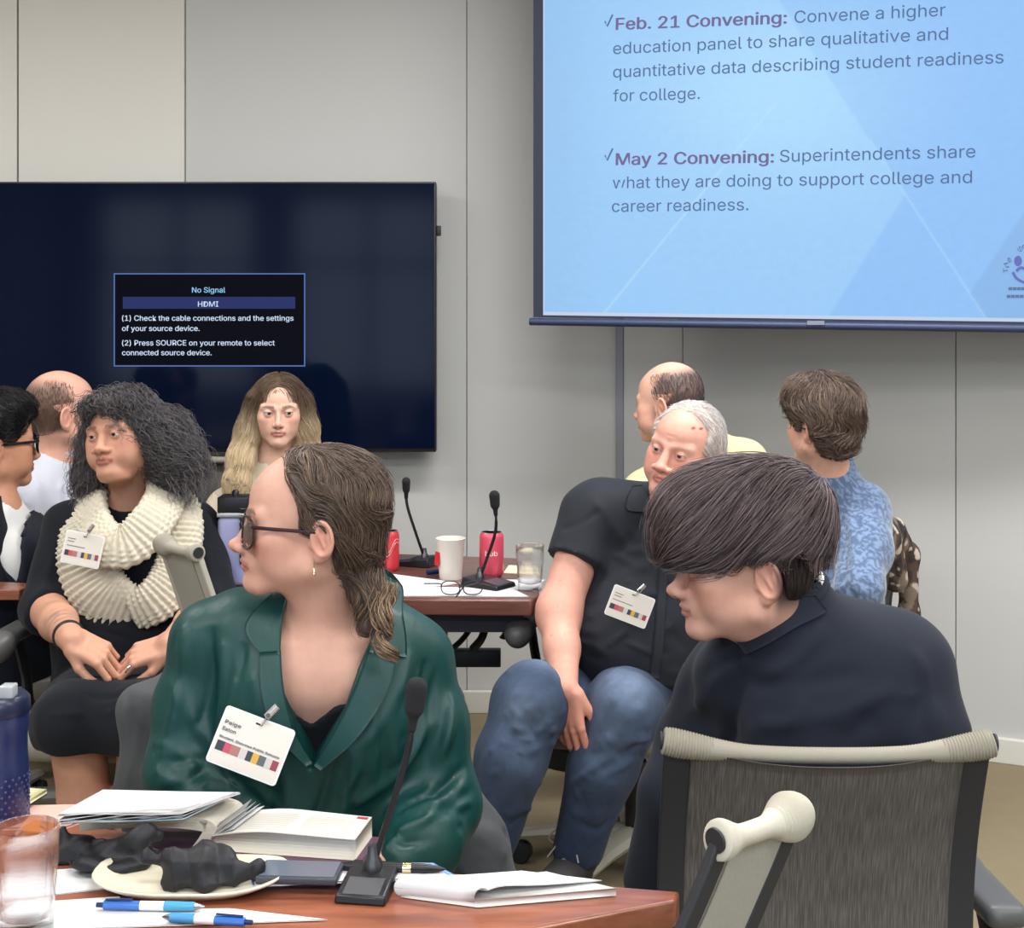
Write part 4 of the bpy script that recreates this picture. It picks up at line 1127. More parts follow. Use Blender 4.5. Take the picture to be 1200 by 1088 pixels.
# ============================================================ woman with the knitted scarf
def person_d():
    pr=dict(skin=lin(194,144,120),brow=lin(50,36,30),browm=.8,browt=1.15,iris=lin(45,30,22),fat=.8,dchin=.6,eye=.62,jaw=1.02,chin=1.0,nose=.82,nosew=1.25,lips=.95,lip=lin(165,98,88),frown=.3,flush=.35,browz=.001,ear=1.0)
    p=Person('seated woman with curly grey-black hair, chunky cream scarf and black dress, hands in lap',P(143,511,3.52),-17,-6,-8,1.0,pr,base=(-.98,3.45,0))
    S=p.S
    nb=P(152,588,3.62)
    p.neck(nb,.060,.070,.04)
    n0=len(S.ops)
    sr,sl=P(82,622,3.56),P(228,622,3.60)
    er,el=P(54,712,3.46),P(250,710,3.50)
    wr=P(84,750,3.17); wl=P(200,756,3.19)
    ch=P(158,662,3.62); bl=P(160,745,3.56); pv=P(158,810,3.62)
    side=sl-sr; sd=side/np.linalg.norm(side)
    S.ecap(ch,bl,(.165,.12),(.165,.145),side,.04)
    S.cap(nb,sr+A(.03,0,.01),.05,.055,.05); S.cap(nb,sl+A(-.03,0,.01),.05,.055,.05)
    for s_,e_,w_ in((sr,er,wr),(sl,el,wl)): S.cap(s_,e_,.060,.052,.03); S.cap(e_,(e_+w_)/2,.052,.044,.02); S.cap((e_+w_)/2,w_,.044,.030,.02)
    S.ecap(bl,pv,(.165,.14),(.19,.14),side,.04)
    hr,hl=pv-sd*.095,pv+sd*.095
    kr,kl=P(88,846,3.13),P(172,848,3.11); ar,al=A(-.975,3.20,.10),A(-.90,3.24,.10)
    for h,k_,a in((hr,kr,ar),(hl,kl,al)):
        S.cap(h,k_,.09,.072,.03); S.cap(k_,k_*.55+a*.45,.064,.058,.02); S.cap(k_*.55+a*.45,a,.058,.036,.02)
        S.cap(a+A(0,0,-.05),a+A(-.02,-.14,-.07),.035,.03,.03)
    n1=len(S.ops)
    hand(S,wr,(.78,-.12,-.35),(.2,-.55,.8),(.35,-.6,.5),.98,curls=[(35,45,25),(40,50,30),(42,52,30),(45,50,30)],thumb_out=30)
    hand(S,wl,(-.85,-.12,-.25),(-.2,-.55,.8),(-.35,-.5,.6),.98,curls=[(30,40,25),(34,45,28),(36,45,30),(38,45,30)],thumb_out=30)
    def post(V,Q,col):
        # ink on the forearm
        c=er*.38+wr*.62+A(.0,-.03,.02); m=np.exp(-(np.linalg.norm((V-c)*A(1,1,1.1),axis=1)/.042)**4)*np.clip(.62+.7*sn(V,26,61),0,1)
        return V,blend(col,np.clip(m,0,1)*.62,A(*lin(92,88,84)[:3]))
    p.build(.009,.0026,fine=[(A(wr[0]-.04,wr[1]-.14,wr[2]-.10),A(wl[0]+.04,wr[1]+.08,wr[2]+.09),.0028)],post=post)
    jer=cloth('black_jersey',lin(24,26,32),.9)
    G=Shape()
    for s_,e_,w_ in((sr,er,wr),(sl,el,wl)):
        c=e_+(w_-e_)*.18; G.cap(s_,e_,.073,.064,.03); G.cap(e_,c,.064,.060,.02)
        d=(w_-e_)/np.linalg.norm(w_-e_)
        G.func(lambda q,c=c,d=d:np.maximum(-((q-c)@d),np.linalg.norm(q-c,axis=-1)-.10),c-.11,c+.11,.002,'s')
    G.over(S,n0,n0+3,.012)
    G.ecap(P(158,655,3.61),P(160,745,3.55),(.185,.14),(.195,.165),side,.05); G.ecap(P(160,745,3.55),pv+A(0,-.02,-.0),(.195,.165),(.215,.16),side,.05)
    G.ell(P(125,690,3.50),(.075,.07,.07),.05); G.ell(P(195,690,3.50),(.075,.07,.07),.05)
    # skirt over both thighs, cut off above the knee
    G.cap(hr,kr+A(0,-.004,0),.10,.098,.04); G.cap(hl,kl+A(0,-.004,0),.10,.098,.04)
    G.cap((hr+hl)/2,(kr+kl)/2+A(0,.02,.0),.095,.078,.05)
    km=(kr+kl)/2
    G.func(lambda q:np.maximum(-( (q-km-A(0,0,-.050))@A(0,.08,-.99)),np.abs(q[...,0]-km[0])-.5),km-A(.5,.35,.6),km+A(.5,.2,0),.004,'s')
    G.cap(nb+A(0,0,.01),p.hw((0,.02,-.10)),.066,.070,.006,'s')
    seg=[]
    for a,b,w,h in [((60,800),(190,800),.010,.007),((45,820),(180,815),.010,-.006),((60,838),(190,832),.008,.005),((60,650),(50,700),.009,.005),((75,640),(60,690),.009,-.005),((240,640),(255,700),.010,.006),((250,650),(235,720),.009,-.006),((225,650),(245,690),.008,.006)]:
        seg.append((P(*a,3.2 if a[1]>780 else 3.5),P(*b,3.2 if a[1]>780 else 3.5),w,h))
    seg+=rfolds(3,er+A(0,-.05,0.03),(1,0,.3),9,.09,.008,.005,.03); seg+=rfolds(4,P(160,740,3.4),(1,0,0),8,.2,.01,.005,.05)
    garment('dress',G,jer,p.root,.007,(.003,7,71),seg)
    # scarf
    kn=mat('cream_wool',lin(200,191,172),.95,spec=.1,sheen=.1,bump=[('noise',(420,420,420),.5,.0015)],noise=(30,.06))
    c=lambda x,y,Y:P(x,y,Y)
    # big lower loop, hanging in front
    path=[c(122,572,3.70),c(100,592,3.54),c(98,630,3.45),c(103,668,3.42),c(120,698,3.405),c(150,716,3.40),c(172,716,3.42)]
    hint=[(-.4,0,1),(-.5,-.9,.6),(-.25,-1,0),(-.2,-1,0),(-.1,-1,-.05),(0,-1,-.1),(.1,-1,-.1)]
    V1,F1=knit_band(path,[.05,.062,.074,.080,.080,.066,.05],.021,hint,seed=1)
    pathb=[c(196,568,3.66),c(212,596,3.53),c(212,636,3.46),c(204,676,3.42),c(180,706,3.385),c(156,716,3.39)]
    hintb=[(.4,0,1),(.5,-.9,.6),(.3,-1,0),(.2,-1,0),(.1,-1,-.05),(.0,-1,-.1)]
    Vb,Fb=knit_band(pathb,[.045,.050,.054,.058,.056,.046],.021,hintb,seed=5)
    F1=np.concatenate([F1,Fb+len(V1)]); V1=np.concatenate([V1,Vb])
    path2=[c(128,562,3.66),c(108,584,3.54),c(110,616,3.45),c(126,638,3.385),c(152,638,3.375),c(178,612,3.41),c(194,582,3.50),c(186,560,3.62)]
    hint2=[(-.4,0,1),(-.6,-.8,.6),(-.4,-1,.3),(-.1,-1,.4),(.0,-1,.4),(.2,-1,.3),(.5,-.8,.5),(.4,0,1)]
    V2,F2=knit_band(path2,[.035,.044,.050,.054,.056,.054,.050,.040],.022,hint2,seed=2)
    V3,F3=knit_band([c(140,560,3.70),c(150,572,3.72),c(172,560,3.70)],[.03,.034,.03],.02,[(0,1,.5),(0,1,.5),(0,1,.5)],seed=3)
    V=np.concatenate([V1,V2,V3]); F_=np.concatenate([F1,F2+len(V1),F3+len(V1)+len(V2)])
    tag_=mesh_obj('scarf',V,F_,kn,p.root,local=False)
    # wrist band, ring
    mb=MB(); a=er*.12+wr*.88; dd=(wr-er)/np.linalg.norm(wr-er); u=np.cross(dd,A(0,0,1)); u/=np.linalg.norm(u); w=np.cross(dd,u)
    mb.tube([a+.0345*(math.cos(t)*u+math.sin(t)*w) for t in np.linspace(0,2*PI,28)[:-1]],.0042,8,closed=True,flat=(.6,1.8),up=dd)
    mb.build('wristband',mat('black_rubber',lin(26,26,28),.5),p.root,local=False)
    mb=MB(); a=P(150,784,3.115); mb.tube([a+.0095*(math.cos(t)*A(.55,0,.83)+math.sin(t)*A(0,1,0)) for t in np.linspace(0,2*PI,20)[:-1]],.0018,8,closed=True); mb.build('ring',mat('silver',lin(225,225,225),.2,1.0),p.root,local=False)
    shb=MB()
    for a in(ar,al): shb.lathe((a[0]-.01,a[1]-.06,.0),[(.001,0),(.042,.002),(.045,.03),(.040,.06),(.001,.075)],16,sy=2.3)
    shb.build('shoe',mat('black_leather',lin(22,22,24),.4),p.root,local=False)
    # hair: wide, curly, past the shoulders
    H=p.hshape()
    H.ell((0,.020,.036),(.090,.103,.092)); H.ell((-.088,.040,-.045),(.050,.070,.095),.04); H.ell((.108,.050,-.045),(.058,.075,.098),.04)
    H.ell((0,.075,-.03),(.09,.06,.11),.04); H.ell((-.105,.03,-.10),(.05,.05,.045),.03); H.ell((.14,.05,-.085),(.058,.05,.055),.03)
    H.ell((0,-.060,.074),(.066,.042,.030),.02)
    H.ell((0,-.115,-.040),(.072,.090,.102),.01,'s'); H.ell((0,-.03,-.15),(.075,.10,.11),.02,'s')
    V,Q=H.mesh(.005,smooth=2); N=vnormals(V,Q)
    V=V+N*(.006*sn(V,14,6)+.004*sn(V,35,7))[:,None]
    base=np.tile(A(*lin(58,54,54)[:3]),(len(V),1))*(1+.3*sn(V,25,8))[:,None]
    def flow(Pw,t):
        q=(Pw-p.o)@p.R; s=np.sign(q[:,0]+.012)
        d=np.stack([q[:,0]*6+s*.25,-.25+0*s-(q[:,2]>.09)*.6,-.9+0*s],1)
        d[:,0]+=.5*np.sin(q[:,2]*110+q[:,1]*60); return d@p.R.T
    rt=sample_surf(V,Q,5000,2)
    st=strands('h',H,rt,flow,None,18,.007,.0007,.010,(lin(46,42,44),lin(118,112,113)),3,.006,150,.4,fly=.03)
    cpts=[p.hw(q) for q in((-.11,.02,-.05),(-.125,.03,-.09),(-.10,.0,-.11),(.13,.03,-.03),(.165,.04,-.06),(.17,.04,-.09),(.14,.02,-.10),(.11,.02,.03),(-.09,.02,.02))]
    lk=curly(0,p,cpts,900,18,.0055,.005,190,.0006,lin(60,56,57),lin(140,134,134),.016,out=.35,seed=4,down=.9)
    fr=[p.hw((x,-.082-.0*x,.078)) for x in np.linspace(-.05,.055,12)]
    lf=curly(0,p,fr,150,9,.005,.004,170,.0009,lin(38,34,34),lin(84,78,76),.008,out=.6,seed=5,down=1.2)
    hair_obj('hair',[(V,Q,base),st,lk,lf],HAIR(),p.root)
    return p
def upper(p,nb,sl,sr,el,er,wl,wr,ch,bl,pv,hw=.15,dp=.105,arm=.05,kn=None,an=None,handed=True):
    S=p.S; p.neck(nb,.054,.062,.035); n0=len(S.ops); side=sr-sl
    S.ecap(ch,bl,(hw,dp),(hw*.95,dp),side,.04)
    S.cap(nb,sr+(ch-sr)*.15,.045,.052,.05); S.cap(nb,sl+(ch-sl)*.15,.045,.052,.05)
    for s_,e_,w_ in((sr,er,wr),(sl,el,wl)): S.cap(s_,e_,arm,arm*.85,.03); S.cap(e_,w_,arm*.85,.028,.02)
    S.ecap(bl,pv,(hw*.95,dp),(hw*1.08,dp*1.1),side,.04)
    sd=side/np.linalg.norm(side)
    if kn is not None:
        for k_,a,g in zip(kn,an,(-1,1)): S.cap(pv+sd*.09*g,k_,.078,.058,.03); S.cap(k_,a,.052,.04,.02)
    n1=len(S.ops)
    hand(S,wr,(wr-er)+A(0,0,-.02),(0,0,1),sl-sr); hand(S,wl,(wl-el)+A(0,0,-.02),(0,0,1),sr-sl)
    return n0,n1,side
def top_garment(p,n0,n1,nb,d,color_m,name,seed,extra=None,cut=.068,nkn=4,vox=.009,wr=.004,segs=None,col=None):
    G=Shape(); G.over(p.S,n0,n1-nkn,d)
    if extra: extra(G)
    G.cap(nb+A(0,0,.005),p.hw((0,.02,-.10)),cut,cut+.004,.006,'s')
    sg=segs or []
    o,V,Q=garment(name,G,color_m,p.root,vox,(wr,6,seed),sg,col=col)
    return G
def legs_garment(p,pv,side,kn,an,m,name='trousers'):
    T=Shape(); sd=side/np.linalg.norm(side)
    T.ecap(pv+A(0,0,.0),pv+A(0,0,-.02),(.150,.105),(.165,.12),side)
    for k_,a,g in zip(kn,an,(-1,1)): T.cap(pv+sd*.09*g,k_,.092,.07,.03); T.cap(k_,a,.066,.055,.02)
    garment(name,T,m,p.root,.016,(.004,8,3))
    mb=MB()
    f=A(math.sin(math.atan2(kn[0][0]-pv[0],1)),0,0); d=((kn[0]+kn[1])/2-pv)*A(1,1,0); d/=np.linalg.norm(d); ang=math.atan2(-d[0],d[1])
    for a in an:
        mb.lathe(tuple(A(a[0],a[1],0)+d*.06),[(.001,0),(.045,.002),(.048,.03),(.040,.07),(.001,.085)],16,rot=(0,0,ang),sy=2.2)
    mb.build('shoe',mat('black_leather',lin(22,22,24),.4),p.root,local=False)
def short_hair(p,H,n,c0,c1,flow,steps=6,seg=.006,r=.0007,lift=.004,curl=.0015,cf=70,base=None,fly=.006,seed=3,keep=None,stop=None,shell=True):
    V,Q=H.mesh(.0035,smooth=2)
    b=A(*(base or c0)[:3])
    bc=np.tile(b,(len(V),1))*(1+.2*sn(V,25,8))[:,None]
    rt=sample_surf(V,Q,n,seed,keep=keep)
    st=strands('h',H,rt,lambda Pw,t:flow((Pw-p.o)@p.R,t)@p.R.T,None,steps,seg,r,lift,(c0,c1),seed,curl,cf,.4,fly=fly,stop=stop)
    hair_obj('hair',([(V,Q,bc)] if shell else [])+[st],HAIR(),p.root)
V3=lambda x,y,z:np.stack([x+0*y,y+0*x,z+0*x],1)
# ============================================================ person in the dark suit at the left edge
def person_e():
    pr=dict(skin=lin(196,140,112),iris=lin(40,28,20),brow=lin(20,16,15),fat=.3,flush=.3,ear=1.0)
    o=P(-7,520,3.85)
    p=Person('person in a dark suit and black eyeglasses with short black hair, at the left edge',o,132,0,0,1.12,pr,base=(o[0],o[1]+.05,0))
    nb=P(-4,600,3.83); sr=P(62,648,3.98); sl=P(-62,640,3.62); 
    er=P(70,735,4.05); el=P(-70,750,3.55); wr=P(100,720,4.28); wl=P(0,748,3.80)
    ch=P(-2,672,3.80); bl=P(-8,760,3.78); pv=P(-14,820,3.74)
    kn=[A(-1.10,4.12,.52),A(-1.22,4.24,.52)]; an=[A(-1.06,4.2,.1),A(-1.16,4.3,.1)]
    n0,n1,side=upper(p,nb,sr,sl,er,el,wr,wl,ch,bl,pv,.165,.12,.05,kn,an)
    p.build(.010,.003)
    suit=mat('navy_suit',lin(26,28,38),.8,spec=.25,sheen=.05,bump=(800,.12,.0005))
    def ex(G):
        G.ecap(P(0,660,3.81),P(-6,760,3.78),(.19,.14),(.185,.14),side,.06)
        c=lambda x,y:P(x,y,3.93)
        poly(G,(0,2),[(c(22,560)[0],c(0,560)[2]),(c(26,585)[0],c(0,585)[2]),(c(44,640)[0],c(0,640)[2]),(c(56,668)[0],c(0,668)[2]),(c(60,640)[0],c(0,640)[2]),(c(48,590)[0],c(0,590)[2]),(c(46,560)[0],c(0,560)[2])],3.4,4.3,.004,'s')
    sg=rfolds(5,P(10,680,3.65),(.6,0,-1),10,.18,.012,.007,.07)+[(P(20,610,3.7),P(55,700,3.7),.010,.008),(P(-10,620,3.7),P(20,720,3.7),.012,-.008)]
    top_garment(p,n0,n1,nb,.020,suit,'suit_jacket',81,ex,.062,segs=sg,vox=.0065)
    W=Shape(); W.over(p.S,n0,n0+3,.013); W.cap(nb+A(0,0,.005),p.hw((0,.02,-.10)),.064,.066,.004,'s'); V,Q=W.mesh(.005); mesh_obj('shirt',V,Q,cloth('white_cotton',lin(226,224,220)),p.root,local=False)
    legs_garment(p,pv,side,kn,an,cloth('black_trouser',lin(30,32,40)))
    H=p.hshape(); H.ell((0,.016,.045),(.084,.102,.094)); H.ell((0,.055,0),(.078,.058,.075),.03); H.ell((0,-.03,.085),(.075,.075,.05),.02)
    poly(H,(1,2),[(-.2,.3),(-.105,.3),(-.100,.075),(-.070,.055),(-.045,.030),(-.018,.010),(.005,.016),(.022,.020),(.042,.0),(.05,-.05),(.12,-.07),(.12,-.2),(-.2,-.2)],-.12,.12,.006,'s')
    short_hair(p,H,5000,lin(14,13,14),lin(40,36,36),lambda q,t:V3(q[:,0]*3,q[:,1]*2-.05,-.10+.0*q[:,0])+.12*np.stack([np.sin(q[:,2]*90),np.sin(q[:,0]*90),np.cos(q[:,1]*90)],1),7,.005,.0009,.006,.003,150)
    glasses(p.root,p.o,p.R,p.sc,w=.052,h=.042,frame=lin(18,18,20),thick=.0024,y=-.106)
    return p
# ============================================================ balding man in the white shirt
def person_f():
    def hm(q):
        x,y,z=q.T; m=sstep(y,-.030,.0)*sstep(.108-z+.25*y,0,.05)*sstep(z+.060,0,.02)*sstep(y-.25*z+.02,-.01,.02)
        m=m*(1-(np.abs(x)>.069)*(y<.050)*(z<.03));return np.clip(m,0,1)*.85,lin(84,68,58)
    pr=dict(skin=lin(224,172,152),iris=lin(60,60,60),brow=lin(120,95,80),flush=.7,hairmask=hm,ear=1.05,fat=.2)
    o=P(74,482,4.28)
    p=Person('balding man in a white shirt and thin eyeglasses seen from behind, below the television',o,128,-10,0,1.08,pr,base=(o[0]+.02,o[1]+.1,0))
    nb=P(64,540,4.30); sl=P(24,590,4.10); sr=P(104,575,4.55)
    el=P(14,668,4.05); er=P(130,668,4.62); wl=P(70,690,4.30); wr=P(150,690,4.60)
    ch=P(62,612,4.33); bl=P(60,690,4.34); pv=P(56,750,4.34)
    kn=[A(-1.15,4.74,.5),A(-1.28,4.66,.5)]; an=[A(-1.1,4.8,.1),A(-1.25,4.76,.1)]
    n0,n1,side=upper(p,nb,sr,sl,er,el,wr,wl,ch,bl,pv,.165,.12,.05,kn,an)
    p.build(.010,.003)
    sg=rfolds(15,P(50,590,4.15),(.3,0,-1),14,.16,.010,.009,.06)
    G=top_garment(p,n0,n1,nb,.020,cloth('white_shirt',lin(206,209,220),.8),'shirt',91,lambda G:G.ecap(P(64,600,4.32),P(60,690,4.34),(.19,.14),(.19,.15),side,.06),.062,segs=sg)
    C_=Shape(); C_.tor(nb+A(.004,.0,.045),.058,.010,2,0,'u',(1,1.05),(0,-10,10)); C_.tor(nb+A(.004,.0,.028),.062,.010,2,.01,'u',(1,1.05),(0,-10,10)); V,Q=C_.mesh(.005); mesh_obj('shirt_collar',V,Q,cloth('white_shirt',lin(206,209,220),.8),p.root,local=False)
    legs_garment(p,pv,side,kn,an,cloth('black_trouser',lin(30,32,40)))
    H=p.hshape(); H.ell((0,.013,.036),(.0762,.0937,.0847)); H.ell((0,.050,-.01),(.066,.050,.055),.02)
    H.ell((0,-.02,.10),(.060,.075,.060),.0,'s'); H.ell((0,.055,.105),(.042,.045,.035),.0,'s')
    poly(H,(1,2),[(-.2,.3),(.0,.3),(-.02,.06),(-.030,.03),(-.008,.0),(.005,.012),(.024,.018),(.042,.0),(.05,-.05),(.12,-.065),(.12,-.2),(-.2,-.2)],-.12,.12,.006,'s')
    short_hair(p,H,2600,lin(70,56,48),lin(128,106,90),lambda q,t:V3(q[:,0]*1,.05+0*q[:,0],-.12+0*q[:,0]),4,.004,.0006,.001,.0006,60,fly=.001,shell=False)
    glasses(p.root,p.o,p.R,p.sc,w=.050,h=.036,frame=lin(60,30,30),thick=.0012,y=-.106)
    return p
# ============================================================ blonde woman
def person_g():
    pr=dict(skin=lin(226,182,160),brow=lin(70,52,42),browt=1.1,browm=.9,iris=lin(50,36,28),jaw=.90,chin=.85,nose=.92,nosew=.88,lips=.95,lip=lin(190,120,112),flush=.5,eye=.95,fw=.96,frown=.5,gaze=(14,0),ear=.9,lash=1)
    o=P(327,482,4.40)
    p=Person('young woman with long blonde hair and a cream top, in front of the television',o,8,0,0,.985,pr,base=(o[0],o[1]+.08,0))
    nb=P(318,548,4.45); sr=P(262,598,4.42); sl=P(372,598,4.50)
    er=P(248,672,4.36); el=P(388,672,4.42); wr=P(280,690,4.15); wl=P(360,690,4.18)
    ch=P(317,612,4.50); bl=P(317,690,4.48); pv=P(317,750,4.48)
    kn=[A(-.86,4.05,.5),A(-.66,4.05,.5)]; an=[A(-.86,4.1,.1),A(-.66,4.1,.1)]
    n0,n1,side=upper(p,nb,sl,sr,el,er,wl,wr,ch,bl,pv,.135,.095,.040,kn,an)
    p.build(.010,.0022)
    sg=rfolds(25,P(300,590,4.35),(.3,0,-1),10,.14,.010,.006,.06)
    top_garment(p,n0,n1,nb,.020,mat('cream_knit',lin(220,208,182),.9,sheen=.05,bump=(260,.4,.002)),'sweater',101,None,.060,segs=sg)
    legs_garment(p,pv,side,kn,an,cloth('charcoal_cloth',lin(40,42,46)))
    H=p.hshape(); H.ell((0,.016,.038),(.084,.102,.086)); H.ell((0,.05,-.04),(.082,.065,.11),.03)
    H.chain([(-.070,-.005,.03),(-.098,.0,-.06),(-.120,-.005,-.15),(-.135,-.03,-.23),(-.142,-.035,-.31)],[.036,.036,.040,.036,.022],.02)
    H.chain([(.074,.0,.03),(.088,.005,-.06),(.094,.01,-.12),(.086,.01,-.16)],[.034,.036,.030,.018],.02)
    H.ell((-.004,-.112,-.045),(.056,.085,.118),.01,'s'); H.ell((0,-.03,-.17),(.060,.09,.12),.02,'s')
    V,Q=H.mesh(.004,smooth=2)
    def cc(P_):
        q=(P_-p.o)@p.R; t=sstep(.05-q[:,2],0,.17)[:,None]; return A(*lin(104,84,68)[:3])*(1-t)+A(*lin(222,200,164)[:3])*t
    base=cc(V)*(.8+.12*sn(V,30,8))[:,None]
    def flow(Pw,t):
        q=(Pw-p.o)@p.R; s=np.sign(q[:,0]+.002); hi=sstep(q[:,2],.06,.11)
        d=V3(s*(.35+1.6*hi),.25*(q[:,1]>.03)+.1-.3*(q[:,2]<-.1)*(q[:,0]<0),-.95+.4*hi); d[:,0]+=.18*np.sin(q[:,2]*45+q[:,0]*40)
        return d@p.R.T
    rt=sample_surf(V,Q,6500,2)
    st=strands('h',H,rt,flow,None,14,.009,.0008,.005,(lin(80,60,44),lin(200,170,120)),3,.0015,40,.4,fly=.008)
    Vs,Qs,Cs=st; rs=np.random.RandomState(1); k=.8+.5*np.repeat(rs.rand(len(Vs)//42),42); Cs=cc(Vs)*k[:,None]
    hair_obj('hair',[(V,Q,base),(Vs,Qs,Cs)],HAIR(),p.root)
    return p
# ============================================================ bald man in the pale yellow shirt
def person_h():
    def hm(q):
        x,y,z=q.T; m=sstep(y,-.050,.02)*sstep(.100-z+.2*y,0,.035)*sstep(z+.060,0,.02)*sstep(y-.25*z+.02,-.01,.02)
        m=m*(1-(np.abs(x)>.069)*(y<.050)*(z<.03));return np.clip(m,0,1)*.85,lin(66,58,60)
    pr=dict(skin=lin(222,172,150),iris=lin(60,60,60),brow=lin(120,95,80),flush=.6,hairmask=hm,ear=1.05,fat=.3)
    o=P(784,473,4.08)
    p=Person('balding man in a pale yellow shirt turned away, behind the man in the black shirt',o,-126,2,0,1.03,pr,base=(o[0]+.05,o[1]+.05,0))
    nb=P(800,535,4.12); sr=P(872,550,4.14); sl=P(754,578,4.12) 
    er=P(900,650,4.10); el=P(728,660,4.15); wr=P(880,700,4.30); wl=P(745,700,4.35)
    ch=P(806,600,4.12); bl=P(812,690,4.12); pv=P(814,750,4.10)
    kn=[A(.18,4.34,.5),A(.30,4.50,.5)]; an=[A(.18,4.36,.1),A(.28,4.52,.1)]
    n0,n1,side=upper(p,nb,sl,sr,el,er,wl,wr,ch,bl,pv,.155,.11,.048,kn,an)
    p.build(.010,.003)
    sg=rfolds(35,P(860,540,4.0),(.6,0,-1),10,.14,.010,.006,.05)
    top_garment(p,n0,n1,nb,.020,cloth('yellow_shirt',lin(220,212,166),.8),'shirt',111,lambda G:(G.cap(P(832,528,4.1),P(872,540,4.12),.07,.062,.05)),.062,segs=sg)
    legs_garment(p,pv,side,kn,an,cloth('charcoal_cloth',lin(40,42,46)))
    H=p.hshape(); H.ell((0,.013,.036),(.0762,.0937,.0847)); H.ell((0,.050,-.01),(.066,.050,.055),.02)
    H.ell((0,-.005,.115),(.062,.095,.060),.0,'s')
    poly(H,(1,2),[(-.2,.3),(-.02,.3),(-.035,.06),(-.030,.03),(-.008,.0),(.005,.012),(.024,.018),(.042,.0),(.05,-.05),(.12,-.065),(.12,-.2),(-.2,-.2)],-.12,.12,.006,'s')
    short_hair(p,H,3200,lin(58,52,54),lin(104,94,96),lambda q,t:V3(q[:,0]*1,.05+0*q[:,0],-.12+0*q[:,0]),4,.004,.0006,.001,.0005,60,fly=.001,shell=False)
    return p
# ============================================================ person in the blue patterned fleece
def person_i():
    pr=dict(skin=lin(218,168,146),iris=lin(60,60,60),brow=lin(80,60,50),ear=.95)
    o=P(962,497,3.80)
    p=Person('person with tousled brown hair in a blue patterned high-necked fleece, seen from behind',o,-150,2,0,1.0,pr,base=(o[0]+.04,o[1]+.02,0))
    nb=P(970,560,3.84); sr=P(1010,598,3.82); sl=P(925,600,3.98)
    er=P(1008,690,3.66); el=P(905,690,4.05); wr=P(960,720,3.90); wl=P(900,730,4.25)
    ch=P(968,625,3.90); bl=P(968,710,3.92); pv=P(972,780,3.90)
    kn=[A(.60,4.22,.5),A(.79,4.32,.5)]; an=[A(.60,4.24,.1),A(.78,4.34,.1)]
    n0,n1,side=upper(p,nb,sl,sr,el,er,wl,wr,ch,bl,pv,.130,.10,.044,kn,an)
    p.build(.010,.003)
    m=mat('blue_fleece',(1,1,1,1),.95,spec=.1,sheen=.5,attr=True,bump=(300,.4,.002))
    def col(V):
        n=sn(V+.01*np.stack([sn(V,20,1),sn(V,20,2),sn(V,20,3)],1),72,5,8,(1,1,.75)); t=sstep(n,-.25,.45)[:,None]
        return A(*lin(84,100,128)[:3])*(1-t)+A(*lin(120,142,174)[:3])*t
    sg=[(P(975,580,3.7),P(980,690,3.7),.012,.010),(P(960,590,3.75),P(958,690,3.75),.012,-.009),(P(995,590,3.7),P(1005,690,3.65),.010,.008),(P(985,600,3.7),P(992,690,3.65),.008,-.010),(P(950,560,3.75),P(1000,580,3.75),.010,.006)]+rfolds(45,P(990,680,3.62),(1,0,.2),8,.08,.008,.008,.03)
    def ex(G):
        G.cap(nb+A(0,0,.082),nb+A(0,0,.0),.062,.072,.03); G.ecap(P(970,620,3.88),P(968,712,3.9),(.155,.12),(.155,.125),side,.05)
        G.chain([sr+A(.01,0,0),P(1014,645,3.74),er],[.070,.066,.060],.03)
    G=Shape(); G.over(p.S,n0,n1-4,.020); ex(G)
    G.cap(nb+A(0,0,.095),p.hw((0,.02,-.03)),.054,.056,.004,'s')
    garment('fleece',G,m,p.root,.0065,(.004,6,121),sg,col=col)
    legs_garment(p,pv,side,kn,an,cloth('navy_cloth',lin(36,44,62)))
    H=p.hshape(); H.ell((0,.016,.046),(.090,.108,.094)); H.ell((0,.062,.005),(.078,.056,.085),.03); H.ell((.0,-.03,.075),(.082,.085,.058),.03)
    H.ell((0,.060,-.050),(.058,.045,.040),.02)
    poly(H,(1,2),[(-.2,.3),(-.130,.3),(-.125,.045),(-.070,.035),(-.045,.0),(-.022,-.015),(.005,-.005),(.022,-.002),(.040,-.02),(.055,-.12),(.055,-.2),(-.2,-.2)],-.13,.13,.006,'s')
    def fl(q,t):
        d=V3(q[:,0]*4,q[:,1]*2+.02,-.16+0*q[:,0]); d[:,0]+=.14*np.sin(q[:,2]*60+q[:,1]*30); d[:,1]+=.12*np.sin(q[:,0]*60+q[:,2]*50); return d
    short_hair(p,H,6500,lin(58,46,42),lin(136,114,98),fl,9,.007,.0008,.008,.003,60,fly=.014,base=lin(66,52,46))
    return p
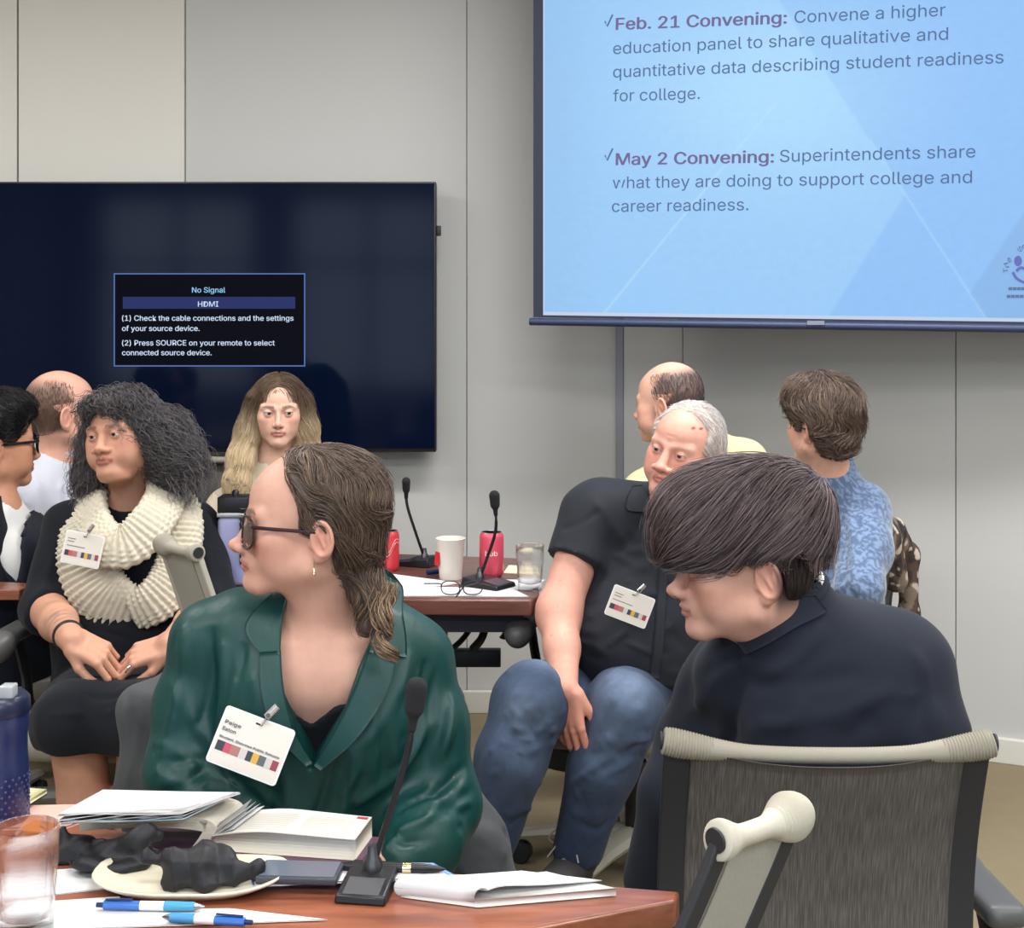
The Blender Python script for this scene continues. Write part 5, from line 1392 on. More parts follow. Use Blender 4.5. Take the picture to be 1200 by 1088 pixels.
# ============================================================ the room
WL=5.0; X0=P(722,0,WL)[0]; SR=.47
def struct(name,mb,m,smooth=False):
    o=mb.build(name,m,None,smooth); o['kind']='structure'; return o
def wall_pt(x,z): return (x,WL-SR*(x-X0),z)
def room():
    wm=mat('wall_panel',lin(190,189,186),.62,spec=.3,bump=[('noise',(350,350,350),.25,.0006)])
    wm2=mat('wall_panel_pale',lin(208,205,197),.62,spec=.3,bump=[('noise',(350,350,350),.25,.0006)])
    dk=mat('groove',lin(96,94,90),.8)
    # left wall in panels with open joints; the joint backing sits behind
    H=3.0; xs=[-4.6,P(22,0,WL)[0],P(217,0,WL)[0],P(547,0,WL)[0],X0]
    for i in range(4):
        mb=MB(); a,b=xs[i]+(.003 if i==1 else .0011),xs[i+1]-(.003 if i==0 else .0011)
        if i==3: b=X0
        y=WL-(.012 if i<2 else 0)
        mb.box(((a+b)/2,y+.05,H/2),((b-a)/2,.05,H/2),bev=.002); struct('wall_left' if i==0 else 'wall_left_panel',mb,wm2 if i<2 else wm)
    mb=MB(); mb.box((-1.9,WL+.075,H/2),(2.75,.02,H/2)); struct('wall_back_lining',mb,dk)
    # right wall, turned towards the room
    n=math.hypot(1,SR); d=A(1,-SR,0)/n; nn=A(SR,1,0)/n; ang=math.atan2(-SR,1)
    px=lambda x:((x-600)*(WL+SR*X0)/(F+SR*(x-600)))   # where the wall is met
    cuts=[X0+.024,px(800),px(1120),3.6]
    for i in range(3):
        a,b=cuts[i]+.0012,cuts[i+1]-.0012; mid=(a+b)/2; mb=MB()
        c=A(mid,WL-SR*(mid-X0),H/2)+nn*.05
        mb.box(c,((b-a)/2*n,.05,H/2),rot=(0,0,ang),bev=.0015); struct('wall_right' if i==0 else 'wall_right_panel',mb,wm)
    mb=MB(); c=A(2.0,WL-SR*(2.0-X0),H/2)+nn*.085; mb.box(c,(2.0*n,.02,H/2),rot=(0,0,ang)); struct('wall_right_lining',mb,dk)
    mb=MB(); mb.box((X0+.012,WL-.004,H/2),(.0125,.012,H/2)); struct('trim_1',mb,mat('corner_metal',lin(140,142,146),.5,metal=.3))
    base=mat('baseboard',lin(214,211,202),.5)
    mb=MB(); mb.box(((-4.6+X0)/2,WL-.018,.04),((X0+4.6)/2,.012,.04),bev=.003); struct('baseboard_left',mb,base)
    mb=MB(); c=A(2.0,WL-SR*(2.0-X0),.04)-nn*.010; mb.box(c,(1.62*n,.012,.04),rot=(0,0,ang),bev=.003); struct('baseboard_right',mb,base)
    fl=mat('carpet',lin(140,128,104),.95,spec=.1,noise=(14,.10),bump=[('noise',(500,500,500),.7,.003)])
    mb=MB(); mb.box((-.5,.5,-.05),(4.5,5.2,.05)); struct('floor',mb,fl)
    ce=mat('ceiling_white',lin(225,224,220),.9)
    mb=MB(); mb.box((-.5,.5,H+.05),(4.5,5.2,.05)); struct('ceiling',mb,ce)
    mb=MB(); mb.box((-4.75,.5,H/2),(.05,5.2,H/2)); struct('wall_side',mb,wm)
    mb=MB(); mb.box((3.75,-.4,H/2),(.05,4.3,H/2)); struct('wall_far_side',mb,wm)
    # wall behind the viewer, with three tall windows
    YB=-4.6; ww=1.7; gap=.45; x=-3.9; mb=MB(); fr=mat('window_frame',lin(60,60,62),.5,metal=.4)
    mb.box((-.5,YB,.35),(4.3,.06,.35)); mb.box((-.5,YB,2.85),(4.3,.06,.15))
    k=0
    edges=[-4.8]
    for i in range(4):
        a=-4.3+i*2.0; b=a+1.6; edges+=[a,b]
        w=MB()
        for xx in(a,b,(a+b)/2): w.box((xx,YB,1.7),(.03,.04,1.0))
        for zz in(.7,2.7,2.0): w.box(((a+b)/2,YB,zz),(.8,.04,.03))
        struct('window_%d'%(i+1),w,fr)
    edges.append(3.8)
    for j in range(0,len(edges),2): mb.box(((edges[j]+edges[j+1])/2,YB,1.7),((edges[j+1]-edges[j])/2,.06,1.0))
    struct('wall_rear',mb,wm)
    # ceiling lamps, all unseen: one read from the screen's shadow, the rest added fill
    g='ceiling light panels'
    for i,(x,y,e,wx,wy) in enumerate([(-2.2,3.0,24,.6,.3),(.55,3.2,38,.8,.10),(2.3,2.6,20,.6,.3),(-2.2,.8,26,.6,.3),(0.2,.9,20,.6,.3),(2.2,.6,24,.6,.3),(-1.2,-1.6,44,.6,.3),(1.4,-1.6,44,.6,.3)]):
        t=thing('unseen_ceiling_light','unseen ceiling light panel, set to light the meeting room','light',(x,y,H),0,g)
        b=MB(); b.box((0,0,-.012),(wx+.03,wy+.03,.012)); b.build('lamp_frame',mat('lamp_frame',lin(230,230,228),.5),t,False)
        b=MB(); b.box((0,0,-.027),(wx,wy,.003)); b.build('diffuser',mat('diffuser',(1,1,1,1),.5,emis=(1,.97,.92,1),es=1.0),t,False)
        L=bpy.data.lights.new('lamp','AREA'); L.shape='RECTANGLE'; L.size=wx*2; L.size_y=wy*2; L.energy=e*LK; L.color=(1,.99,.975) if y>0 else (.80,.90,1)  # the lamps behind the viewer are cool frontal fill
        lo=bpy.data.objects.new('lamp',L); C.objects.link(lo); lo.location=(x,y,H-.04)
LK=1.66
FONT=None
try:
    import os
    _f=os.path.join(bpy.utils.system_resource('DATAFILES',path='fonts'),'Inter.woff2')
    if os.path.exists(_f): FONT=bpy.data.fonts.load(_f)
except Exception: FONT=None
def text_mesh(s,bold=0.0,extrude=0.0008):
    if bold>0:
        V,Fs=text_mesh(s); n=len(V); k=(0,1,-1,0,0); q=(0,0,0,.5,-.5)
        return np.concatenate([V+A(k[i]*bold,q[i]*bold,.0002*i) for i in range(5)]),[tuple(j+n*i for j in f) for i in range(5) for f in Fs]
    cu=bpy.data.curves.new('t','FONT'); cu.body=s; cu.size=1.0; cu.offset=bold; cu.resolution_u=4
    if FONT: cu.font=FONT
    o=bpy.data.objects.new('t',cu); C.objects.link(o); dg=bpy.context.evaluated_depsgraph_get(); dg.update()
    me=bpy.data.meshes.new_from_object(o.evaluated_get(dg)); bpy.data.objects.remove(o); bpy.data.curves.remove(cu)
    V=np.array([v.co[:] for v in me.vertices]) if len(me.vertices) else np.zeros((0,3)); Fs=[tuple(p.vertices) for p in me.polygons]
    bpy.data.meshes.remove(me); return V,Fs
def text_on(name,s,p0,p1,cap,up,m,par,bold=0.0,nrm=None,th=.0004,center=False):
    """text from p0 to p1 (world), capital height cap metres, standing along up"""
    V,Fs=text_mesh(s,bold)
    x0,x1=V[:,0].min(),V[:,0].max(); p0=A(*p0);p1=A(*p1); L=np.linalg.norm(p1-p0); u=(p1-p0)/L; up=A(*up); v=up-u*np.dot(up,u); v/=np.linalg.norm(v)
    n=np.cross(u,v); sy=cap/.70
    W=p0+np.outer((V[:,0]-x0)/(x1-x0)*L,u)+np.outer(V[:,1]*sy,v)+np.outer(V[:,2],n)
    # one mesh for each word
    cx=np.array([V[list(f),0].mean() for f in Fs]); order=np.argsort(V[:,0]); xs=V[order,0]
    iv=sorted((V[list(f),0].min(),V[list(f),0].max()) for f in Fs); cuts=[]; hi=iv[0][1]
    for a,b in iv:
        if a-hi>.17: cuts.append((a+hi)/2)
        hi=max(hi,b)
    words=np.searchsorted(cuts,cx) if cuts else np.zeros(len(Fs),int); outs=[]
    for k in sorted(set(words)):
        fs=[f for f,w_ in zip(Fs,words) if w_==k]; ids=sorted({i for f in fs for i in f}); mp={i:j for j,i in enumerate(ids)}
        fs=[tuple(mp[i] for i in f) for f in fs]; Wk=W[ids]; nV=len(Wk); W2=np.concatenate([Wk+n*th,Wk]); F2=list(fs)
        ed={(f[i],f[(i+1)%len(f)]) for f in fs for i in range(len(f))}
        F2+=[tuple(i+nV for i in f[::-1]) for f in fs]+[(b,a,a+nV,b+nV) for a,b in ed if (b,a) not in ed]
        outs.append(mesh_obj(name,W2,F2,m,par,False,local=False))
    return outs
def emis(name,c,s=1.0): return mat(name,(.004,.004,.004,1),.6,emis=c,es=s,spec=0)
def television():
    D=4.86; t=thing('television','large wall-mounted flat television showing a no signal message','television',tuple(P(228,529,D)))
    x0,z0,x1,z1=P(-48,0,D)[0],P(0,530,D)[2],P(511,0,D)[0],P(0,213,D)[2]
    mb=MB(); mb.box(((x0+x1)/2,D+.035,(z0+z1)/2),((x1-x0)/2,.033,(z1-z0)/2),bev=.004); mb.build('casing',mat('tv_black',lin(26,27,30),.35),t,local=False)
    mb=MB(); mb.box(((x0+x1)/2,D+.001,(z0+z1)/2+.004),((x1-x0)/2-.006,.003,(z1-z0)/2-.010)); mb.build('screen_glass',mat('tv_glass',lin(6,15,36),.09,spec=.16),t,False,local=False)
    mb=MB(); mb.box((x1+.008,D+.03,P(0,270,D)[2]),(.008,.012,.018),bev=.002); mb.build('side_sensor',mat('tv_black',lin(26,27,30),.35),t,local=False)
    mb=MB(); mb.box(((x0+x1)/2,D+.088,(z0+z1)/2),(.35,.030,.25)); mb.build('wall_bracket',mat('tv_black',lin(26,27,30),.35),t,False,local=False)
    y=D-.0035; q=lambda a,b:P(a,b,y)
    blue=emis('tv_box_line',lin(96,130,205),.8); mb=MB(); 
    for a,b in(((134,321),(357,321)),((357,321),(357,429)),((357,429),(134,429)),((134,429),(134,321))):
        A0,A1=q(*a),q(*b); mb.box((A0+A1)/2,(abs(A1-A0)[0]/2+.002,.0006,abs(A1-A0)[2]/2+.002))
    mb.build('message_border',blue,t,False,local=False)
    mb=MB(); mb.box((q(134,321)+q(357,429))/2,((q(357,0)-q(134,0))[0]/2,.0003,(q(0,321)-q(0,429))[2]/2)); mb.build('message_box',emis('tv_box',lin(8,14,34),.35),t,False,local=False)
    mb=MB(); mb.box((q(144,348)+q(346,362))/2-A(0,.001,0),((q(346,0)-q(144,0))[0]/2,.0003,(q(0,348)-q(0,362))[2]/2)); mb.build('highlight_bar',emis('tv_bar',lin(48,58,112),.8),t,False,local=False)
    wh=emis('tv_text',lin(210,228,250),.95); cy=emis('tv_text_blue',lin(150,205,245),.95)
    y2=D-.006; g=lambda a,b:P(a,b,y2)
    for s,a,b,bl,m in(("No Signal",225,264,343,cy),("HDMI",232,256,359.5,wh),("(1) Check the cable connections and the settings",143,344,376,wh),("of your source device.",143,234,388,wh),("(2) Press SOURCE on your remote to select",143,322,405,wh),("connected source device.",143,248,416.5,wh)):
        text_on('message_text',s,g(a,bl),g(b,bl),8.4*y2/F,(0,0,1),m,t,.008)
def projection():
    # the hung screen: plane through its lower left corner
    o=P(622,381,4.5); u=A(1,-.30,0); u/=np.linalg.norm(u); n=np.cross(A(0,0,1),u); n=-n if n[1]>0 else n  # n faces the viewer
    def SP(px,py,off=0.0):
        d=P(px,py,1.0)-A(0,0,CH); oo=o+n*off; t=np.dot(oo-A(0,0,CH),n)/np.dot(d,n); return A(0,0,CH)+d*t
    t=thing('projection_screen','hanging projection screen with a pale blue slide listing two convenings','projection screen',tuple(o))
    c=lambda x,y,of=0:SP(x,y,of)
    X1=1600; top=-260
    def quad(name,pts,th,m,of):
        V=[SP(x,y,of) for x,y in pts]+[SP(x,y,of)-n*th for x,y in pts]; k=len(pts)
        Fs=[tuple(range(k)),tuple(range(2*k-1,k-1,-1))]+[(i,(i+1)%k,k+(i+1)%k,k+i) for i in range(k)]
        return mesh_obj(name,V,Fs,m,t,False,local=False)
    bk=mat('screen_black',lin(34,40,58),.6)
    quad('screen_sheet',[(625,372),(X1,386),(X1,top),(625,top)],.004,bk,0.0)
    # weight bar
    mb=MB(); a=SP(621,377,.004); b=SP(X1,391,.004); mb.tube([a,b],.0125,12,flat=(1,1.0)); mb.build('weight_bar',mat('screen_bar',lin(52,62,92),.45,metal=.2),t,local=False)
    tt=SP(947,380,.0185); tu=SP(965,380.2,.0185)
    mb=MB(); mb.box((SP(956,378.5,.018)),(.026,.002,.0065),rot=(0,0,math.atan2(u[1],u[0]))); mb.build('maker_plate',mat('plate_grey',lin(120,126,140),.4),t,False,local=False)
    quad('white_margin',[(636.5,369.5),(X1,383),(X1,top),(636.5,top)],.001,emis('slide_margin',lin(206,222,246),.85),.0012)
    # slide, with its facets
    nx,ny=420,330; xs=np.linspace(638,X1,nx); ys=np.linspace(-250,0,ny)
    V=[];cl=[]
    xs=np.concatenate([np.linspace(638,1210,300),np.linspace(1215,X1,20)]); tv=np.linspace(0,1,240)
    YT=-30
    for ty in tv:
        for x in xs:
            yb=365.5+(x-638)*(378.5-365.5)/(X1-638); y=yb+(YT-yb)*ty
            V.append((x,y))
    V=np.array(V); x,y=V[:,0],V[:,1]
    base=A(*lin(140,192,248)[:3]); lt=A(*lin(176,224,255)[:3]); c_=np.tile(base,(len(V),1))
    def half(ax_,ay,bx,by,w=3): # >0 on the left of a->b
        dx,dy=bx-ax_,by-ay; d=((x-ax_)*dy-(y-ay)*dx)/math.hypot(dx,dy); return sstep(d,-w,w)
    A1=half(712,362,1040,-40)         # right of the long diagonal
    B1=half(960,80,1150,368)          # 
    m=A1*(1-half(850,0,1090,0,1)*0)
    gl=np.exp(-(((x-905)/150)**2+((y-110)/110)**2))
    tri=(half(712,362,1040,-40)*(1-half(935,235,1150,-60)))
    t1=np.clip(.20*tri+.55*gl,0,1)
    band=half(1028,175,1150,372)*(1-half(1085,372,1200,190))*0
    v1=(1-half(1020,165,1152,368))*half(975,365,1075,205)
    t2=.30*v1
    dark=half(1020,165,1152,368)*(1-half(1120,368,1200,250))*.12
    tt_=np.clip(t1+t2,0,1)
    c_=c_*(1-tt_[:,None])+lt*tt_[:,None]
    ln=np.exp(-(((x-712)*(-40-362)-(y-362)*(1040-712))/math.hypot(328,402)/1.2)**2)*(y>120)*.5+np.exp(-(((x-1020)*(368-165)-(y-165)*(1152-1020))/math.hypot(203,132)/1.2)**2)*(x>1020)*.4
    c_=c_*(1-ln[:,None])+A(*lin(190,228,252)[:3])*ln[:,None]
    edge=half(648,80,735,-40)*.10; c_=c_*(1+ (1-edge[:,None])*0)
    c_=c_*(1-.06*sstep(720-x,0,80))[:,None]*(1-dark)[:,None]
    W=np.array([SP(a,b,.0025) for a,b in V]); nxx=len(xs); nyy=len(tv)
    idx=np.arange(nxx*nyy).reshape(nyy,nxx); Q=np.stack([idx[:-1,:-1],idx[:-1,1:],idx[1:,1:],idx[1:,:-1]],-1).reshape(-1,4)
    sm=bpy.data.materials.new('slide_light'); sm.use_nodes=True; nt=sm.node_tree; b=nt.nodes['Principled BSDF']; at=nt.nodes.new('ShaderNodeAttribute'); at.attribute_name='Col'
    nz=nt.nodes.new('ShaderNodeTexNoise'); nz.inputs['Scale'].default_value=55; nz.inputs['Detail'].default_value=5; mr=nt.nodes.new('ShaderNodeMapRange'); mr.inputs[3].default_value=.95; mr.inputs[4].default_value=1.05
    vm=nt.nodes.new('ShaderNodeVectorMath'); vm.operation='SCALE'; nt.links.new(nz.outputs['Fac'],mr.inputs[0]); nt.links.new(at.outputs['Color'],vm.inputs[0]); nt.links.new(mr.outputs[0],vm.inputs['Scale'])
    nt.links.new(vm.outputs[0],b.inputs['Emission Color']); b.inputs['Emission Strength'].default_value=.90; b.inputs['Base Color'].default_value=(.03,.03,.03,1); b.inputs['Roughness'].default_value=.9; b.inputs['Specular IOR Level'].default_value=.1  # the projector's light is put into the slide as emission
    mesh_obj('slide',W,Q,sm,t,False,col=c_,local=False)
    up=A(0,0,1); G=emis('slide_text',lin(96,118,160),.9); Bm=emis('slide_text_bold',lin(122,112,156),.9)
    k=np.linalg.norm(SP(800,200)-SP(800,201))
    def L(s,xa,ya,xb,yb,m,bold): text_on('slide_text',s,SP(xa,ya,.005),SP(xb,yb,.005),19*k,(0,0,1),m,t,bold)
    L("Feb. 21 Convening:",721.5,35,922,27.5,Bm,.018); L("Convene a higher",931,27,1108,18.5,G,.0)
    L("education panel to share qualitative and",718.5,63.5,1111,46.5,G,0); L("quantitative data describing student readiness",718.5,91,1176,74,G,0)
    L("for college.",718.5,119,820,116,G,0)
    L("May 2 Convening:",721.5,193.5,907,190.5,Bm,.018); L("Superintendents share",914,190,1143,184.5,G,0)
    L("what they are doing to support college and",718,221,1139,214.5,G,0); L("career readiness.",717,248.5,877,246.5,G,0)
    for y in(33,190):
        mb=MB(); pts=[SP(709,y-8,.005),SP(711.5,y-2,.005),SP(718,y-16,.005)]
        mb.tube(pts,.0028,6); mb.build('check_mark',G,t,local=False)
    # round emblem at the right edge: arched lettering, two figures, a smile and two lines
    em=emis('emblem_purple',lin(112,120,196),.9); eg=emis('emblem_grey',lin(104,128,168),.9)
    s="The Schools"; cx,cy,R_=1210,318,29
    V_,F__=[],[]
    for i,ch in enumerate(s):
        if ch==' ': continue
        a=rad(178-13.5*i); ca,sa=math.cos(a),math.sin(a); px_,py_=cx+R_*ca*1.0,cy-R_*sa
        tx,ty=sa,ca   # reading direction, up the left side
        w=3.2
        text_on('emblem_text',ch,SP(px_-tx*w*.9,py_+ty*w*.9,.005),SP(px_+tx*w,py_-ty*w,.005),6.5*k,tuple(SP(cx+(R_+5)*ca,cy-(R_+5)*sa,.005)-SP(px_,py_,.005)),eg,t,.01) if i<9 else None
    for x,y,rx,ry in((1193,306,4.6,6.2),(1207,303,4.6,6.2)):
        V_=[SP(x+rx*math.cos(2*PI*q/20),y+ry*math.sin(2*PI*q/20),.005) for q in range(20)]; V2=[v-n*.0004 for v in V_]
        mesh_obj('emblem_figure',V_+V2,[tuple(range(20)),tuple(range(39,19,-1))]+[(q,(q+1)%20,20+(q+1)%20,20+q) for q in range(20)],em,t,False,local=False)
    mb=MB(); mb.tube(spline([SP(1187,319,.005),SP(1191,326,.005),SP(1200,331,.005),SP(1212,332,.005)],5),.0045,6); mb.tube(spline([SP(1191,318,.005),SP(1196,314,.005),SP(1204,316,.005)],5),.005,6); mb.build('emblem_smile',em,t,local=False)
    mb=MB()
    for y,x0 in((338.5,1184),(347.5,1182)):
        for i in range(9):
            x=x0+i*5; q0=SP(x,y,.005); mb.box(q0,(2.0*k,.0003,1.7*k),rot=(0,0,math.atan2(u[1],u[0])))
    mb.build('emblem_lines',eg,t,False,local=False)
def T(px,py,z=.74):
    Y=F*(CH-z)/(py-HZ); return A((px-600)*Y/F,Y,z)
def wood(c0=lin(112,60,42),c1=lin(158,94,66),nm='cherry_wood'):
    m=bpy.data.materials.new(nm); m.use_nodes=True; nt=m.node_tree; b=nt.nodes['Principled BSDF']; tc=nt.nodes.new('ShaderNodeTexCoord')
    mp=nt.nodes.new('ShaderNodeMapping'); mp.inputs['Scale'].default_value=(2.2,14,14); mp.inputs['Rotation'].default_value=(0,0,rad(12)); nt.links.new(tc.outputs['Object'],mp.inputs[0])
    n=nt.nodes.new('ShaderNodeTexNoise'); n.inputs['Scale'].default_value=3; n.inputs['Detail'].default_value=8; n.inputs['Distortion'].default_value=.6; nt.links.new(mp.outputs[0],n.inputs[0])
    cr=nt.nodes.new('ShaderNodeValToRGB'); cr.color_ramp.elements[0].position=.3; cr.color_ramp.elements[0].color=c0; cr.color_ramp.elements[1].position=.72; cr.color_ramp.elements[1].color=c1
    nt.links.new(n.outputs['Fac'],cr.inputs[0]); nt.links.new(cr.outputs[0],b.inputs['Base Color']); b.inputs['Roughness'].default_value=.30; b.inputs['Coat Weight'].default_value=.25; b.inputs['Coat Roughness'].default_value=.15
    return m
def tables():
    wd=wood(); dk=mat('dark_metal',lin(38,38,44),.5,metal=.3)
    t=thing('meeting_table','polished reddish-brown wooden table in front, covered with books and papers','table',(-.6,1.4,0))
    nr=[T(800,1045)[:2],T(640,1081)[:2]]
    top=spline([(-1.9,2.02,0),(-1.3,2.01,0),(-.73,1.92,0),(-.40,1.82,0),(-.157,1.742,0),(.205,1.668,0)],6)
    poly_=[(p[0],p[1]) for p in top]+[(.196,1.640),(.02,1.565),(-.17,1.47),(-.30,1.36),(-.36,1.20),(-.36,.9),(-1.9,.9)]
    def slab(name,pl,z0,z1,par,m,bev):
        mb=MB(); mb.prism([p[:2] for p in pl][::-1],z0,z1); return mb.build(name,m,par,True,False,bevel=bev,sharp=50)
    slab('tabletop',poly_,.706,.74,t,wd,.004)
    for x,y in((-.9,1.45),(-1.6,1.45)):
        mb=MB(); mb.tube([(x,y,.03),(x,y,.70)],.03,16); mb.box((x,y,.02),(.06,.30,.018),bev=.008); mb.build('leg',dk,t,local=False)
    t=thing('meeting_table','wooden table behind with red cans, a white cup and microphones on it','table',(-.2,3.7,0))
    p2=[T(268,694)[:2],T(330,699.5)[:2],T(465,702.5)[:2],T(622,703.5)[:2],T(632,698)[:2],T(628,655)[:2],T(430,648)[:2],T(262,660)[:2]]
    wd2=wood(lin(84,48,42),lin(116,74,64),'dark_cherry_wood')
    slab('tabletop',[tuple(q) for q in p2][::-1],.700,.74,t,wd2,.004)
    mb=MB(); a=T(300,700); b=T(655,703.5)
    a=A(-.62,3.47,.672); b=A(.03,3.47,.672); mb.box((a+b)/2,((b-a)[0]/2,.012,.028)); mb.build('apron',mat('apron',lin(34,32,44),.6),t,False,local=False)
    mb=MB(); mb.box((-.36,3.66,.53),(.33,.02,.022),bev=.003); mb.build('crossbar',dk,t,local=False)
    for x in(-.60,-.20):
        mb=MB(); mb.tube([(x,3.66,.03),(x,3.66,.69)],.028,14); mb.box((x,3.66,.02),(.03,.26,.018),bev=.008); mb.build('leg',dk,t,local=False)
    for (x0,y0,x1,y1) in((552,736,521,768),(568,738,553,762),(592,736,590,748)):
        mb=MB(); mb.tube(spline([P(x0,y0,3.62),P((x0+x1)/2+3,(y0+y1)/2,3.61),P(x1,y1,3.62)],6),.011,8,flat=(1.2,.5)); mb.build('cable_strap',mat('black_rubber',lin(26,26,28),.5),t,local=False)
    t=thing('side_table','brown wooden table at the left edge, by the person in the dark suit','table',(-1.6,3.6,0))
    mb=MB(); mb.prism([(-2.3,3.52),(-1.27,3.52),(-1.25,3.60),(-1.5,3.66),(-2.3,3.66)],.712,.74); mb.build('tabletop',wd,t,True,local=False,bevel=.003)
    mb=MB(); mb.tube([(-1.75,3.59,.0),(-1.75,3.59,.712)],.03,14); mb.build('leg',dk,t,local=False)
def mesh_mat():
    m=bpy.data.materials.new('chair_mesh'); m.use_nodes=True; nt=m.node_tree; b=nt.nodes['Principled BSDF']; uv=nt.nodes.new('ShaderNodeAttribute'); uv.attribute_name='Col'
    sp=nt.nodes.new('ShaderNodeSeparateColor'); nt.links.new(uv.outputs['Color'],sp.inputs[0])
    n=nt.nodes.new('ShaderNodeTexNoise'); n.noise_dimensions='2D'; n.inputs['Scale'].default_value=1.0; n.inputs['Detail'].default_value=3
    cb=nt.nodes.new('ShaderNodeCombineXYZ'); mx=nt.nodes.new('ShaderNodeMath'); mx.operation='MULTIPLY'; mx.inputs[1].default_value=520; my=nt.nodes.new('ShaderNodeMath'); my.operation='MULTIPLY'; my.inputs[1].default_value=22
    nt.links.new(sp.outputs[0],mx.inputs[0]); nt.links.new(sp.outputs[1],my.inputs[0]); nt.links.new(mx.outputs[0],cb.inputs[0]); nt.links.new(my.outputs[0],cb.inputs[1]); nt.links.new(cb.outputs[0],n.inputs['Vector'])
    cr=nt.nodes.new('ShaderNodeValToRGB'); cr.color_ramp.elements[0].position=.38; cr.color_ramp.elements[0].color=lin(72,67,64); cr.color_ramp.elements[1].position=.72; cr.color_ramp.elements[1].color=lin(104,98,93)
    nt.links.new(n.outputs['Fac'],cr.inputs[0]); nt.links.new(cr.outputs[0],b.inputs['Base Color']); b.inputs['Roughness'].default_value=.7
    b.inputs['Alpha'].default_value=.90
    return m
def seat_base(t,c,ang,zs=.45,w=.46,legs=True,col=None):
    "seat pad, column, five-armed base with castors; c the floor point, ang the way the seat faces (direction vector)"
    f=A(*ang); f=f/np.linalg.norm(f); s=A(f[1],-f[0],0); c=A(*c)
    gm=mat('pale_grey_frame',lin(168,164,152),.45,spec=.4); dk=mat('chair_black',lin(40,40,44),.55); pad=mat('seat_knit',lin(150,146,134),.85,bump=(600,.5,.001))
    S=Shape(c,np.stack([s,f,A(0,0,1)],1))
    S.box((0,0,zs-.02),(w/2,.20,.022),.02,0); S.cap((-w/2+.03,.20,zs-.038),(w/2-.03,.20,zs-.038),.036,.036,.03)
    S.cap((-w/2+.01,-.18,zs),(-w/2+.01,.18,zs-.01),.020,.024,.02); S.cap((w/2-.01,-.18,zs),(w/2-.01,.18,zs-.01),.020,.024,.02)
    V,Q=S.mesh(.010,smooth=2); mesh_obj('seat',V,Q,pad,t,local=False)
    if legs:
        mb=MB(); mb.tube([c+A(0,0,.10),c+A(0,0,.30)],.028,14); mb.tube([c+A(0,0,.30),c+A(0,0,zs-.03)],.018,14); mb.box(c+A(0,0,zs-.06),(.09,.09,.02),bev=.01); mb.build('column',dk,t,local=False)
        mb=MB()
        for k in range(5):
            a=rad(72*k+18); d=A(math.cos(a),math.sin(a),0); mb.tube([c+A(0,0,.115),c+d*.15+A(0,0,.105),c+d*.31+A(0,0,.075)],[.030,.026,.018],8,flat=(1.2,.8))
        mb.build('star_base',gm,t,local=False)
        for k in range(5):
            a=rad(72*k+18); d=A(math.cos(a),math.sin(a),0); q=c+d*.31
            mb=MB()
            for sgn in(-1,1): mb.lathe(q+A(-d[1],d[0],0)*(sgn*.012)+A(0,0,.028),[(.001,-.009),(.024,-.009),(.028,-.004),(.028,.004),(.024,.009),(.001,.009)],18,rot=(rad(90),0,a))
            mb.tube([q+A(0,0,.04),q+A(0,0,.075)],.008,8); mb.build('castor',dk,t,local=False)
    return f,s,gm,dk
